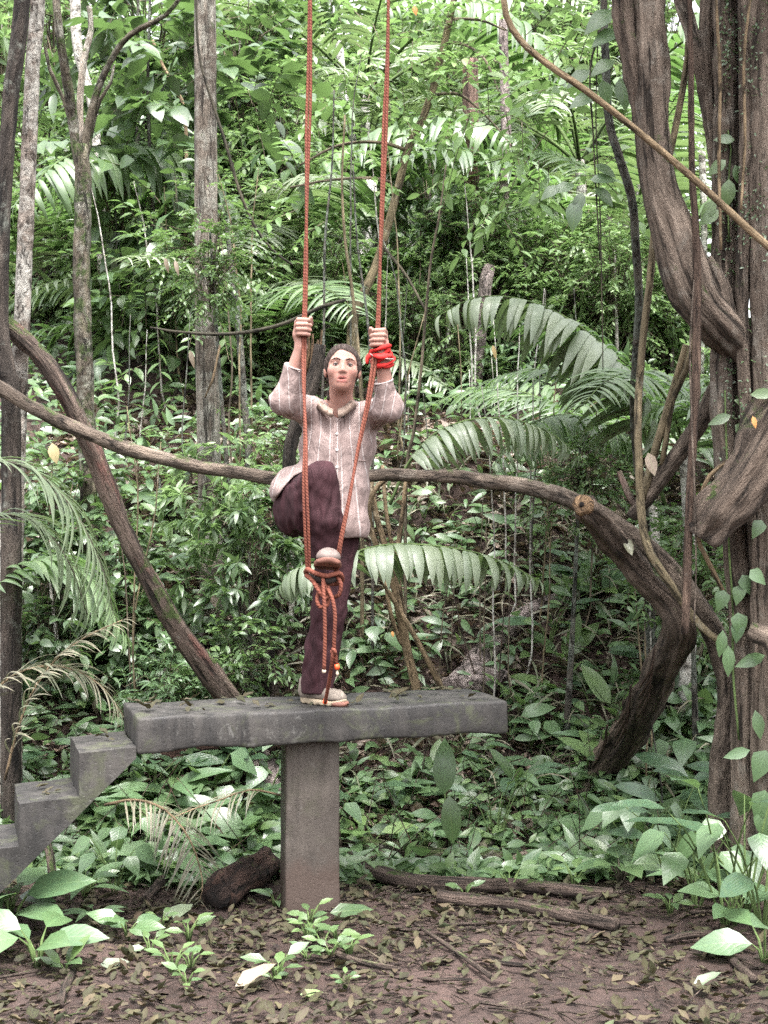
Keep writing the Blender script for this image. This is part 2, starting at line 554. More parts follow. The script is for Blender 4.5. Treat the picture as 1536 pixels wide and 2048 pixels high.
bark('bark_greylog', (0.19, 0.15, 0.14), (0.42, 0.35, 0.33), moss=0.1, lichen=0.35, lich=(0.45, 0.40, 0.38), fs=20, zst=0.5)
bark('bark_palm', (0.1, 0.06, 0.045), (0.24, 0.16, 0.13), fs=30, zst=0.06, bstr=1.0, red=(0.20, 0.09, 0.07))
bark('wood_splinter', (0.16, 0.095, 0.05), (0.34, 0.22, 0.125), fs=34, zst=0.05, bstr=1.0)
bark('hollow_shade', (0.012, 0.008, 0.007), (0.03, 0.018, 0.014), fs=20)  # near-black colour standing for the shade inside hollow wood
bark('twig', (0.06, 0.05, 0.035), (0.16, 0.13, 0.09), fs=30, zst=0.2, bstr=0.3)
bark('stem_green', (0.06, 0.1, 0.03), (0.12, 0.17, 0.06), fs=30, zst=0.2, bstr=0.2)
bark('stem_dark', (0.03, 0.028, 0.02), (0.07, 0.06, 0.04), fs=30, zst=0.2, bstr=0.3)


def mud():
    m, nt, out = nmat('mud')
    tc = N(nt, 'TexCoord').outputs['Object']
    a = noise(nt, tc, 1.3, 5, 0.6)
    b = noise(nt, tc, 14, 8, 0.7, 0.5)
    c = noise(nt, tc, 70, 4, 0.7)
    col = mixc(nt, ramp(nt, b, [(0.3, 0.0), (0.7, 1.0)]), (0.018, 0.010, 0.008), (0.066, 0.039, 0.031))
    col = mixc(nt, ramp(nt, a, [(0.46, 0.0), (0.68, 0.6)]), col, (0.105, 0.067, 0.056))
    col = mixc(nt, ramp(nt, c, [(0.45, 0.0), (0.75, 0.6)]), col, (0.022, 0.014, 0.012))
    h = math_(nt, 'ADD', math_(nt, 'MULTIPLY', b, 1.0), math_(nt, 'MULTIPLY', c, 0.35))
    r = ramp(nt, a, [(0.35, 0.45), (0.6, 0.85)])
    finish(nt, out, col, r, h, 0.9, 0.05, 0.4)


def concrete(name, c1, c2, dark, amt, moss):
    m, nt, out = nmat(name)
    tc = N(nt, 'TexCoord').outputs['Object']
    a = noise(nt, tc, 3.6, 8, 0.72, 0.5)
    st = noise(nt, mapping(nt, tc, (1, 1, 0.16)), 11, 6, 0.7, 0.3)
    c = noise(nt, tc, 75, 6, 0.75)
    d = noise(nt, tc, 1.25, 4, 0.55)
    col = mixc(nt, ramp(nt, a, [(0.36, 0.0), (0.64, 1.0)]), c1, c2)
    col = mixc(nt, ramp(nt, st, [(0.46, 0.0), (0.66, amt)]), col, dark)
    col = mixc(nt, ramp(nt, d, [(0.42, amt), (0.58, 0.0)]), col, dark)
    col = mixc(nt, ramp(nt, c, [(0.56, 0.0), (0.70, 0.6)]), col, tuple(x * 0.4 for x in c1))
    w = noise(nt, tc, 17, 7, 0.78, 0.8)
    w2 = noise(nt, tc, 2.3, 2, 0.5)
    col = mixc(nt, ramp(nt, math_(nt, 'ADD', w, math_(nt, 'MULTIPLY', w2, 0.35)), [(0.77, 0.0), (0.86, 0.32)]), col, (0.20, 0.195, 0.18))
    g = noise(nt, tc, 7, 6, 0.7, 0.5)
    col = mixc(nt, ramp(nt, g, [(0.53, 0.0), (0.66, moss)]), col, (0.055, 0.062, 0.03))
    sz = N(nt, 'SeparateXYZ'); nt.links.new(tc, sz.inputs[0])
    spl = math_(nt, 'SUBTRACT', sz.outputs[2], math_(nt, 'MULTIPLY', noise(nt, tc, 12, 5, 0.7), 0.38))
    col = mixc(nt, ramp(nt, spl, [(0.0, 0.75), (0.12, 0.0)]), col, (0.05, 0.032, 0.025))
    vor = N(nt, 'TexVoronoi', Scale=46.0)
    nt.links.new(tc, vor.inputs['Vector'])
    pit = ramp(nt, vor.outputs['Distance'], [(0.05, 0.0), (0.22, 1.0)])
    h = math_(nt, 'ADD', math_(nt, 'ADD', a, math_(nt, 'MULTIPLY', c, 0.35)), math_(nt, 'MULTIPLY', pit, 0.25))
    finish(nt, out, col, ramp(nt, a, [(0.3, 0.45), (0.7, 0.9)]), h, 0.45, 0.012, 0.4)


mud()
concrete('concrete_slab', (0.018, 0.0165, 0.016), (0.050, 0.045, 0.041), (0.008, 0.0075, 0.0075), 0.85, 0.55)
concrete('concrete_pillar', (0.062, 0.050, 0.041), (0.125, 0.105, 0.09), (0.028, 0.022, 0.018), 0.7, 0.2)


def plain(name, c, rough=0.6, nz=30, var=0.25, bst=0.2, **k):
    m, nt, out = nmat(name)
    tc = N(nt, 'TexCoord').outputs['Object']
    f = noise(nt, tc, nz, 4)
    col = mixc(nt, ramp(nt, f, [(0.3, 0.0), (0.7, 1.0)]), tuple(x * (1 - var) for x in c), tuple(min(1, x * (1 + var)) for x in c))
    finish(nt, out, col, rough, f, bst, 0.003, **k)


def rope_mat():
    m, nt, out = nmat('rope')
    at = N(nt, 'Attribute', attribute_name='bk').outputs['Vector']
    sx = N(nt, 'SeparateXYZ'); nt.links.new(at, sx.inputs[0])
    ang = math_(nt, 'ARCTAN2', sx.outputs[1], sx.outputs[0])
    ph = math_(nt, 'ADD', math_(nt, 'MULTIPLY', ang, 2.0), math_(nt, 'MULTIPLY', sx.outputs[2], 420.0))
    w = math_(nt, 'SINE', ph)
    f = noise(nt, at, 24, 5, 0.7)
    col = mixc(nt, ramp(nt, f, [(0.3, 0.0), (0.7, 1.0)]), (0.125, 0.038, 0.025), (0.21, 0.075, 0.05))
    col = mixc(nt, ramp(nt, w, [(0.0, 0.0), (1.0, 0.18)]), col, (0.26, 0.10, 0.07))
    col = mixc(nt, ramp(nt, noise(nt, at, 5, 3), [(0.4, 0.0), (0.65, 0.5)]), col, (0.13, 0.05, 0.04))
    finish(nt, out, col, 0.85, w, 0.35, 0.002, 0.15)


rope_mat()
plain('rope_tape', (0.85, 0.10, 0.03), 0.45)
plain('rope_tip', (0.45, 0.36, 0.28), 0.7)
plain('rest_dark', (0.022, 0.015, 0.013), 0.8)
plain('mic_black', (0.015, 0.015, 0.015), 0.5)
plain('button_white', (0.75, 0.70, 0.68), 0.3)
plain('eye_white', (0.30, 0.24, 0.225), 0.4, var=0.05)
plain('eye_iris', (0.012, 0.007, 0.005), 0.5, var=0.1)
plain('brow', (0.045, 0.026, 0.019), 0.7)
plain('bandana', (0.50, 0.035, 0.032), 0.95, 26, 0.4, 0.8, spec=0.1)
plain('cuff_cloth', (0.325, 0.273, 0.26), 0.85)


def cloth(name, c):
    m, nt, out = nmat(name)
    tc = N(nt, 'TexCoord').outputs['Object']
    fold = noise(nt, mapping(nt, tc, (1, 1, 0.28)), 17, 5, 0.6, 0.8)
    weave = noise(nt, tc, 90, 3)
    col = mixc(nt, ramp(nt, fold, [(0.35, 0.0), (0.68, 1.0)]), tuple(0.7 * x for x in c), tuple(1.5 * x for x in c))
    finish(nt, out, col, 0.85, math_(nt, 'ADD', fold, math_(nt, 'MULTIPLY', weave, 0.03)), 0.7, 0.02, 0.2)


cloth('trouser_cloth', (0.032, 0.0125, 0.0155))
plain('shoe_upper', (0.156, 0.13, 0.1073), 0.8, 40, 0.35, 0.4)
plain('shoe_grey', (0.13, 0.10, 0.09), 0.8, 40, 0.3, 0.4)
plain('shoe_sole', (0.299, 0.2405, 0.169), 0.7, 18, 0.25, 0.4)
plain('shoe_rubber', (0.1625, 0.0715, 0.052), 0.7, 18, 0.3, 0.4)
plain('bandana_white', (0.5, 0.38, 0.36), 0.8)

# ================================================================== THE GROUND
def make_ground():
    ys = np.concatenate([np.linspace(-60, 3.8, 20), np.linspace(4.0, 11, 190), np.linspace(11.15, 40, 120), np.linspace(42, 260, 30)])
    xs = np.concatenate([np.linspace(-160, -13, 18), np.linspace(-12, -3.1, 50), np.linspace(-3, 3, 170), np.linspace(3.1, 12, 50), np.linspace(13, 160, 18)])
    X, Y = np.meshgrid(xs, ys)
    Z = hz(X, Y)
    near = (np.abs(X) < 4) & (Y > 3.5) & (Y < 12)
    for i, j in zip(*np.nonzero(near)):
        q = (X[i, j] * 2.6, Y[i, j] * 2.6, 0.5)
        Z[i, j] += 0.022 * mnoise.noise(q) + 0.014 * mnoise.noise((X[i, j] * 8, Y[i, j] * 8, 3.1)) + 0.006 * mnoise.noise((X[i, j] * 21, Y[i, j] * 21, 7.7))
    V = np.stack([X, Y, Z], -1).reshape(-1, 3)
    ny, nx = X.shape
    idx = np.arange(ny * nx).reshape(ny, nx)
    q = np.stack([idx[:-1, :-1], idx[:-1, 1:], idx[1:, 1:], idx[1:, :-1]], -1).reshape(-1, 4)
    o = build('ground', V, [q], 'mud')
    tag(o, 'brown muddy forest floor of the clearing and slope', 'ground', kind='structure')
    return o


GROUND = make_ground()


# ================================================================== CONCRETE PLATFORM WITH STAIRS
def roundbox(size, r, n, jit=0.0, seed=0.0, fmap=None):
    """a box 0..size with rounded, slightly worn edges and subdivided faces"""
    hs = np.array(size) / 2
    mb = MB()
    for ax in range(3):
        a1, a2 = [k for k in range(3) if k != ax]
        def line(k):
            h = hs[k]
            inner = np.linspace(-(h - r), h - r, max(2, int(2 * (h - r) / n)))
            return np.concatenate([[-h, -h + 0.3 * r], inner, [h - 0.3 * r, h]])
        u, v = np.meshgrid(line(a1), line(a2), indexing='ij')
        for sgn in (-1, 1):
            Q = np.zeros(u.shape + (3,))
            Q[..., a1] = u; Q[..., a2] = v; Q[..., ax] = sgn * hs[ax]
            c = np.clip(Q, -(hs - r), hs - r)
            d = Q - c
            Q = c + r * d / (np.linalg.norm(d, axis=-1, keepdims=True) + 1e-9)
            V = Q.reshape(-1, 3) + hs
            if jit:
                V = np.array([p + jit * np.array(mnoise.noise_vector((p[0] * 6 + seed, p[1] * 6, p[2] * 6))) + 0.35 * jit * np.array(mnoise.noise_vector((p[0] * 23 + seed, p[1] * 23, p[2] * 23))) for p in V])
            if fmap is not None:
                V = fmap(V)
            idx = np.arange(len(V)).reshape(u.shape)
            q = np.stack([idx[:-1, :-1], idx[1:, :-1], idx[1:, 1:], idx[:-1, 1:]], -1).reshape(-1, 4)
            flip = (sgn < 0) ^ (ax == 1)
            mb.add(V, [q[:, ::-1] if flip else q], V)
    return mb


E1 = np.array([0.938, 0.347, 0.0])          # along the front edge of the slab, away to the right
E2 = np.array([-0.27, 0.963, 0.0])          # along its left end, away from us
CORNER = np.array([-1.062, 6.55, 0.0])      # front left corner
SLAB_TOP, SLAB_T, SLAB_L, SLAB_D = 0.96, 0.149, 1.757, 0.56


def on_slab(a, b, z=0.0):
    p = CORNER + E1 * a + E2 * b
    return np.array([p[0], p[1], SLAB_TOP + z])


def make_platform():
    base = Vector((-0.33, 7.0, 0.0))
    t = thing('concrete_platform', base, 'grey concrete platform on one square pillar with steps at its side', 'platform')

    def smap(V):
        W_ = CORNER + V[:, 0:1] * E1 + V[:, 1:2] * E2
        W_[:, 2] = SLAB_TOP - SLAB_T + V[:, 2]
        low = V[:, 2] < 0.03
        for i in np.nonzero(low)[0]:
            W_[i, 2] += 0.012 * mnoise.noise((V[i, 0] * 5, V[i, 1] * 5, 9.0)) + 0.006 * mnoise.noise((V[i, 0] * 19, V[i, 1] * 9, 2.0))
        return W_
    s = roundbox((SLAB_L, SLAB_D, SLAB_T), 0.014, 0.03, 0.007, 1.0, smap).build('slab', 'concrete_slab', t, loc=None)
    s.matrix_parent_inverse = Matrix.Translation(-base)
    s['label'] = 'flat dark slab strewn with wet leaves'
    ang = math.radians(9)
    w = 0.245
    c, sn = math.cos(ang), math.sin(ang)

    def pmap(V):
        k = 1.0 + 0.05 * (1 - V[:, 2:3] / 1.1)
        q = (V[:, :2] - w / 2) * k
        return np.stack([q[:, 0] * c - q[:, 1] * sn - 0.345, q[:, 0] * sn + q[:, 1] * c + 7.06, V[:, 2] - 0.28], -1)
    p = roundbox((w, w, 1.092), 0.012, 0.05, 0.004, 4.0, pmap).build('pillar', 'concrete_pillar', t)
    p.matrix_parent_inverse = Matrix.Translation(-base)
    # the flight of steps: one casting with a stepped top and a sloping underside
    zt = [0.835, 0.635, 0.445, 0.255, 0.065, -0.12]
    mb = MB()

    def wp(sv, z, b):
        q = CORNER - sv * E1 + (0.012 + b) * E2
        p = np.array([q[0], q[1], z])
        n1 = np.array(mnoise.noise_vector((p[0] * 7, p[1] * 7, p[2] * 7))); n2 = np.array(mnoise.noise_vector((p[0] * 26, p[1] * 26, p[2] * 26)))
        return p + 0.005 * n1 + 0.0022 * n2

    def sheet(fn, nu, nv, flip=False):
        V = np.array([fn(u, v) for u in np.linspace(0, 1, nu + 1) for v in np.linspace(0, 1, nv + 1)])
        idx = np.arange(len(V)).reshape(nu + 1, nv + 1)
        q = np.stack([idx[:-1, :-1], idx[1:, :-1], idx[1:, 1:], idx[:-1, 1:]], -1).reshape(-1, 4)
        mb.add(V, [q[:, ::-1] if flip else q], V)
    D_ = 0.50
    for i in range(len(zt) - 1):
        s0, s1, z, zn = 0.25 * i + (0.004 if i == 0 else 0), 0.25 * (i + 1), zt[i], zt[i + 1]
        bot = lambda sv: 0.79 - 0.93 * sv
        for b, fl in ((0.0, False), (D_, True)):
            sheet(lambda u, v: wp(s0 + (s1 - s0) * u, bot(s0 + (s1 - s0) * u) + (z - 0.012 * u - bot(s0 + (s1 - s0) * u)) * v, b), 8, 10, fl)
        sheet(lambda u, v: wp(s0 + (s1 - s0) * u, z - 0.012 * u, D_ * v), 8, 14)
        sheet(lambda u, v: wp(s1, zn + (z - 0.012 - zn) * u, D_ * v), 7, 14, True)
        sheet(lambda u, v: wp(s0 + (s1 - s0) * u, bot(s0 + (s1 - s0) * u), D_ * v), 8, 14, True)
    ob = mb.build('stair_flight', 'concrete_slab', t)
    ob.matrix_parent_inverse = Matrix.Translation(-base)
    return t


PLATFORM = make_platform()


# ================================================================== BODIES GROWN FROM SMOOTH DISTANCE FIELDS
def rcone(p, a, b, r1, r2):
    a = np.asarray(a, float); b = np.asarray(b, float)
    ba = b - a
    t = np.clip(((p - a) @ ba) / (ba @ ba), 0, 1)
    return np.linalg.norm(p - a - t[:, None] * ba, axis=1) - (r1 + t * (r2 - r1))


def ellip(p, c, r, M=None):
    q = p - np.asarray(c, float)
    if M is not None:
        q = q @ M
    r = np.asarray(r, float)
    k0 = np.linalg.norm(q / r, axis=1)
    k1 = np.linalg.norm(q / (r * r), axis=1) + 1e-9
    return k0 * (k0 - 1) / k1


def smin(a, b, k):
    h = np.clip(0.5 + 0.5 * (b - a) / k, 0, 1)
    return b * (1 - h) + a * h - k * h * (1 - h)


def smax(a, b, k):
    return -smin(-a, -b, k)


def sunion(ds, k):
    d = ds[0]
    for e in ds[1:]:
        d = smin(d, e, k)
    return d


def polygonise(f, lo, hi, h, B=6):
    lo = np.array(lo, float); hi = np.array(hi, float)
    nb = np.ceil((hi - lo) / (h * B)).astype(int)
    g = [lo[k] + h * B * (np.arange(nb[k]) + 0.5) - h / 2 for k in range(3)]
    Cc = np.stack(np.meshgrid(*g, indexing='ij'), -1)
    dc = f(Cc.reshape(-1, 3)).reshape(nb)
    act = np.abs(dc) < B * h * 1.5
    D = np.repeat(np.repeat(np.repeat(dc, B, 0), B, 1), B, 2).astype(np.float32)
    ids = np.argwhere(act)
    loc = np.stack(np.meshgrid(*[np.arange(B)] * 3, indexing='ij'), -1).reshape(-1, 3)
    G_ = (ids[:, None, :] * B + loc[None]).reshape(-1, 3)
    for k in range(0, len(G_), 200000):
        gg = G_[k:k + 200000]
        D[gg[:, 0], gg[:, 1], gg[:, 2]] = f(lo + gg * h)
    S_ = D < 0
    c8 = [(i, j, k) for i in (0, 1) for j in (0, 1) for k in (0, 1)]
    n = np.array(D.shape) - 1
    cnt = sum(S_[i:i + n[0], j:j + n[1], k:k + n[2]].astype(np.int8) for i, j, k in c8)
    cells = np.argwhere((cnt > 0) & (cnt < 8))
    vid = -np.ones(n, int); vid[tuple(cells.T)] = np.arange(len(cells))
    acc = np.zeros((len(cells), 3)); w = np.zeros(len(cells))
    for a in c8:
        for ax in range(3):
            if a[ax]:
                continue
            b = list(a); b[ax] = 1
            A_ = cells + a; B_ = cells + b
            da = D[tuple(A_.T)]; db = D[tuple(B_.T)]
            m = (da < 0) != (db < 0)
            t = np.where(m, da / (da - db + 1e-12), 0)
            pt = A_ + t[:, None] * (B_ - A_)
            acc[m] += pt[m]; w[m] += 1
    V = lo + h * acc / w[:, None]
    quads = []
    for ax in range(3):
        s0 = [slice(None)] * 3; s1 = [slice(None)] * 3
        s0[ax] = slice(0, -1); s1[ax] = slice(1, None)
        e = np.argwhere(S_[tuple(s0)] != S_[tuple(s1)])
        o1, o2 = [k for k in range(3) if k != ax]
        ok = (e[:, o1] > 0) & (e[:, o2] > 0) & (e[:, o1] < n[o1]) & (e[:, o2] < n[o2])
        e = e[ok]
        ins = S_[tuple(e.T)]
        def cell(d1, d2):
            c = e.copy(); c[:, o1] -= d1; c[:, o2] -= d2
            return vid[tuple(c.T)]
        q = np.stack([cell(1, 1), cell(0, 1), cell(0, 0), cell(1, 0)], 1)
        flip = ins if ax != 1 else ~ins
        q = np.where(flip[:, None], q, q[:, ::-1])
        quads.append(q)
    Q = np.concatenate(quads)
    Q = Q[(Q >= 0).all(1)]
    return V, Q


def relax(V, Q, it=2, lam=0.5):
    e = np.concatenate([Q[:, [0, 1]], Q[:, [1, 2]], Q[:, [2, 3]], Q[:, [3, 0]]])
    for _ in range(it):
        acc = np.zeros_like(V); c = np.zeros(len(V))
        np.add.at(acc, e[:, 0], V[e[:, 1]]); np.add.at(acc, e[:, 1], V[e[:, 0]])
        np.add.at(c, e[:, 0], 1); np.add.at(c, e[:, 1], 1)
        V = V + lam * (acc / np.maximum(c, 1)[:, None] - V)
    return V


WDIR = [np.array(v, float) / np.linalg.norm(v) for v in ((1, .3, .5), (-.4, .8, .6), (.2, -.5, 1), (.9, -.2, -.4), (-.6, -.5, .5))]


def wrinkle(p, f, seed=0.0):
    s = 0
    for i, d in enumerate(WDIR):
        q = p @ d * f * (1 + 0.37 * i) + 1.7 * np.sin(p[:, (i + 1) % 3] * f * 0.45 + i + seed)
        s = s + np.sin(q + 2.1 * i + seed) / (1 + 0.35 * i)
    return s / 2.6


# ------------------------------------------------------------------ the person
def A(px, py, Y):
    return np.array(P(px, py, Y))


PERSON_BASE = Vector((-0.29, 7.03, SLAB_TOP))
HC = A(685, 738, 7.0)                        # middle of the head, at the eyes
tilt, roll = math.radians(9), math.radians(3)
_f = np.array([0.05, -math.cos(tilt), math.sin(tilt)]); _f /= np.linalg.norm(_f)
_u = np.array([math.sin(roll), 0, 1.0]); _u -= _f * (_u @ _f); _u /= np.linalg.norm(_u)
_r = np.cross(_u, _f) * -1.0
if _r[0] < 0:
    _r = -_r
HM = np.stack([_r, _f, _u], 1)               # head axes: right in the picture, forward, up


def hd(x, y, z):
    return HC + HM @ np.array([x, y, z])


SH = {'l': A(614, 822, 7.07), 'r': A(741, 830, 7.07)}
EL = {'l': A(570, 797, 6.84), 'r': A(776, 812, 6.86)}
WR = {'l': A(602, 694, 6.79), 'r': A(763, 706, 6.79)}
HN = {'l': A(608, 655, 6.77), 'r': A(755, 676, 6.77)}


def fingers(side):
    """four fingers closed round the rope, and the thumb; list of (a, b, ra, rb)"""
    s = -1.0 if side == 'l' else 1.0          # the palm is on the outer side
    o = HN[side]
    tiltx = -0.10 if side == 'l' else -0.16    # lean of the rope in the hand
    segs = []
    for i in range(4):
        z = 0.030 - 0.0205 * i
        k = [0.95, 1.04, 1.0, 0.84][i]
        ox = -tiltx * 0 + z * (0.03 if side == 'l' else 0.13)
        j = [(s * 0.032 * k + ox, 0.016, z - 0.003), (s * 0.026 * k + ox, -0.024 * k, z + 0.002), (s * -0.012 * k + ox, -0.033 * k, z), (s * -0.028 * k + ox, -0.010, z - 0.002), (s * -0.016 + ox, 0.012, z - 0.004)]
        rr = [0.0112, 0.0112, 0.0104, 0.0094, 0.0085]
        for a in range(4):
            segs.append((o + np.array(j[a]), o + np.array(j[a + 1]), rr[a], rr[a + 1]))
    th = [(s * 0.022, 0.030, -0.030), (s * -0.004, 0.030, -0.002), (s * -0.030, 0.010, 0.020), (s * -0.030, -0.016, 0.040)]
    rt = [0.0145, 0.013, 0.0115, 0.0095]
    for a in range(3):
        segs.append((o + np.array(th[a]), o + np.array(th[a + 1]), rt[a], rt[a + 1]))
    return segs, s, o


def body_field(p):
    q = (p - HC) @ HM
    d = ellip(q, (0, -0.015, 0.030), (0.074, 0.094, 0.084))
    d = smin(d, ellip(q, (0, 0.022, -0.032), (0.062, 0.067, 0.084)), 0.02)
    d = smin(d, ellip(q, (0, 0.052, -0.094), (0.028, 0.024, 0.019)), 0.03)
    for s in (-1, 1):
        d = smin(d, ellip(q, (s * 0.042, 0.045, -0.024), (0.024, 0.027, 0.024)), 0.025)
        d = smin(d, rcone(q, (s * 0.012, 0.076, 0.022), (s * 0.046, 0.060, 0.024), 0.010, 0.009), 0.014)
        d = smax(d, -ellip(q, (s * 0.031, 0.096, 0.002), (0.018, 0.021, 0.0090)), 0.010)
        d = smin(d, ellip(q, (s * 0.077, -0.004, -0.014), (0.010, 0.020, 0.030)), 0.008)
        d = smin(d, ellip(q, (s * 0.0120, 0.086, -0.034), (0.0080, 0.010, 0.007)), 0.006)
    d = smin(d, rcone(q, (0, 0.077, 0.012), (0, 0.095, -0.029), 0.0070, 0.0095), 0.014)
    d = smin(d, ellip(q, (0, 0.069, -0.062), (0.027, 0.016, 0.018)), 0.016)
    d = smin(d, rcone(q, (-0.018, 0.077, -0.0605), (0.018, 0.077, -0.0605), 0.0058, 0.0058), 0.006)
    d = smin(d, rcone(q, (-0.016, 0.076, -0.0745), (0.016, 0.076, -0.0745), 0.0072, 0.0072), 0.006)
    d = smax(d, -ellip(q, (0, 0.088, -0.0675), (0.022, 0.012, 0.0030)), 0.003)
    # neck, trunk
    d = smin(d, rcone(p, hd(0, -0.018, -0.075), A(678, 832, 7.07), 0.053, 0.060), 0.03)
    d = smin(d, rcone(p, SH['l'], SH['r'], 0.052, 0.052), 0.04)
    d = smin(d, ellip(p, A(676, 890, 7.10), (0.145, 0.10, 0.17)), 0.05)
    d = smin(d, ellip(p, A(664, 985, 7.11), (0.145, 0.105, 0.16)), 0.05)
    # legs
    d = smin(d, rcone(p, A(690, 1040, 7.10), A(657, 1222, 7.05), 0.080, 0.055), 0.04)
    d = smin(d, rcone(p, A(657, 1222, 7.05), A(630, 1388, 7.06), 0.055, 0.036), 0.02)
    d = smin(d, rcone(p, A(612, 1020, 7.10), A(641, 955, 6.76), 0.085, 0.058), 0.04)
    d = smin(d, rcone(p, A(641, 955, 6.76), A(652, 1112, 6.83), 0.056, 0.036), 0.02)
    for s in ('l', 'r'):
        d = smin(d, rcone(p, SH[s], EL[s], 0.047, 0.040), 0.03)
        d = smin(d, rcone(p, EL[s], WR[s], 0.041, 0.0265), 0.015)
        segs, sg, o = fingers(s)
        h = rcone(p, WR[s], o + np.array([sg * 0.024, 0.022, -0.032]), 0.0265, 0.025)
        h = smin(h, rcone(p, o + np.array([sg * 0.030, 0.022, -0.030]), o + np.array([sg * 0.030, 0.020, 0.026]), 0.019, 0.015), 0.018)
        fg = None
        for a, b, ra, rb in segs:
            e = rcone(p, a, b, ra, rb)
            fg = e if fg is None else np.minimum(fg, e)
        h = smin(h, fg, 0.005)
        d = smin(d, h, 0.012)
    return d


def skin_mat():
    m, nt, out = nmat('skin')
    tc = N(nt, 'TexCoord').outputs['Object']
    lip = N(nt, 'Attribute', attribute_name='lip').outputs['Fac']
    f = noise(nt, tc, 22, 4)
    col = mixc(nt, ramp(nt, f, [(0.3, 0.0), (0.7, 1.0)]), (0.31, 0.165, 0.13), (0.38, 0.215, 0.175))
    col = mixc(nt, lip, col, (0.26, 0.085, 0.075))
    p = finish(nt, out, col, 0.62, noise(nt, tc, 120, 4), 0.25, 0.003, 0.22)
    p.inputs['Subsurface Weight'].default_value = 0.12
    p.inputs['Subsurface Radius'].default_value = (0.012, 0.005, 0.003)


def shirt_mat():
    m, nt, out = nmat('shirt_cloth')
    su = N(nt, 'Attribute', attribute_name='su').outputs['Fac']
    tc = N(nt, 'TexCoord').outputs['Object']
    wob = math_(nt, 'MULTIPLY', math_(nt, 'SUBTRACT', noise(nt, tc, 9, 3), 0.5), 0.012)
    x = math_(nt, 'FRACT', math_(nt, 'DIVIDE', math_(nt, 'ADD', su, wob), 0.044))
    line = ramp(nt, math_(nt, 'ABSOLUTE', math_(nt, 'SUBTRACT', x, 0.5)), [(0.0, 1.0), (0.035, 1.0), (0.065, 0.0)])
    x2 = math_(nt, 'FRACT', math_(nt, 'DIVIDE', math_(nt, 'ADD', su, wob), 0.022))
    line2 = ramp(nt, math_(nt, 'ABSOLUTE', math_(nt, 'SUBTRACT', x2, 0.5)), [(0.0, 1.0), (0.10, 0.0)])
    f = noise(nt, tc, 10, 4)
    weave = math_(nt, 'ADD', math_(nt, 'MULTIPLY', noise(nt, tc, 220, 2), 0.01), noise(nt, mapping(nt, tc, (1.3, 1, 0.7)), 15, 4, 0.55, 1.2))
    col = mixc(nt, ramp(nt, f, [(0.3, 0.0), (0.7, 1.0)]), (0.215, 0.158, 0.147), (0.285, 0.22, 0.205))
    col = mixc(nt, math_(nt, 'MULTIPLY', line2, 0.18), col, (0.40, 0.33, 0.31))
    col = mixc(nt, math_(nt, 'MULTIPLY', line, 0.5), col, (0.55, 0.50, 0.485))
    p = finish(nt, out, col, 0.85, weave, 0.6, 0.022, 0.2)


def collar_mat():
    m, nt, out = nmat('collar_cloth')
    tc = N(nt, 'TexCoord').outputs['Object']
    f = noise(nt, tc, 26, 3, 0.5, 0.6)
    col = ramp(nt, f, [(0.36, (0.15, 0.10, 0.078)), (0.48, (0.25, 0.19, 0.155)), (0.60, (0.20, 0.145, 0.115))])
    finish(nt, out, col, 0.85)


def hair_mat():
    m, nt, out = nmat('hair')
    tc = N(nt, 'TexCoord').outputs['Object']
    f = noise(nt, mapping(nt, tc, (3.0, 0.5, 0.8)), 55, 5, 0.6)
    col = ramp(nt, f, [(0.3, (0.016, 0.010, 0.008)), (0.55, (0.045, 0.031, 0.026)), (0.75, (0.11, 0.088, 0.080))])
    finish(nt, out, col, 0.7, f, 1.0, 0.010, 0.15)


skin_mat(); shirt_mat(); collar_mat(); hair_mat()


def shirt_field(p):
    d = rcone(p, A(622, 824, 7.07), A(733, 832, 7.07), 0.066, 0.066)
    d = smin(d, ellip(p, A(674, 895, 7.08), (0.180, 0.125, 0.17)), 0.06)
    d = smin(d, ellip(p, A(664, 975, 7.08), (0.178, 0.130, 0.16)), 0.06)
    d = smin(d, ellip(p, A(692, 1045, 7.07), (0.108, 0.120, 0.14)), 0.05)
    d = smin(d, ellip(p, A(600, 975, 7.06), (0.132, 0.165, 0.10)), 0.05)
    d = smin(d, ellip(p, A(580, 985, 7.04), (0.090, 0.165, 0.075)), 0.04)
    for s, cf, mid in (('l', A(590, 735, 6.81), A(569, 802, 6.845)), ('r', A(765, 762, 6.82), A(776, 815, 6.865))):
        sl = rcone(p, SH[s], mid, 0.068, 0.063)
        sl = smin(sl, rcone(p, mid, cf, 0.061, 0.046), 0.03)
        ax = cf - EL[s]; ax = ax / np.linalg.norm(ax)
        sl = smax(sl, (p - cf) @ ax, 0.004)
        d = smin(d, sl, 0.03)
    wr = wrinkle(p * np.array([1.5, 1.0, 0.6]), 30, 0.4) * 0.0075 + wrinkle(p * np.array([1.2, 1, 0.9]), 64, 2.0) * 0.003
    d = d + wr
    # hem: level on the right, pulled up and back over the lifted thigh on the left
    hx = [A(k, 0, 7.0)[0] for k in (536, 547, 590, 612, 626, 640, 735)]
    zc = np.interp(p[:, 0], hx, [A(0, k, 7.0)[2] for k in (1010, 1006, 954, 940, 940, 1072, 1078)])
    zb = np.interp(p[:, 0], hx, [A(0, k, 7.0)[2] for k in (1008, 1010, 1030, 1050, 1060, 1072, 1078)])
    zc = np.where(p[:, 1] > 7.10, np.minimum(zb, zc), zc)
    d = smax(d, zc + 0.004 * np.sin(p[:, 0] * 40) - p[:, 2], 0.006)
    # neck opening
    d = smax(d, -rcone(p, A(674, 780, 6.99), A(676, 826, 6.98), 0.064, 0.030), 0.008)
    return d


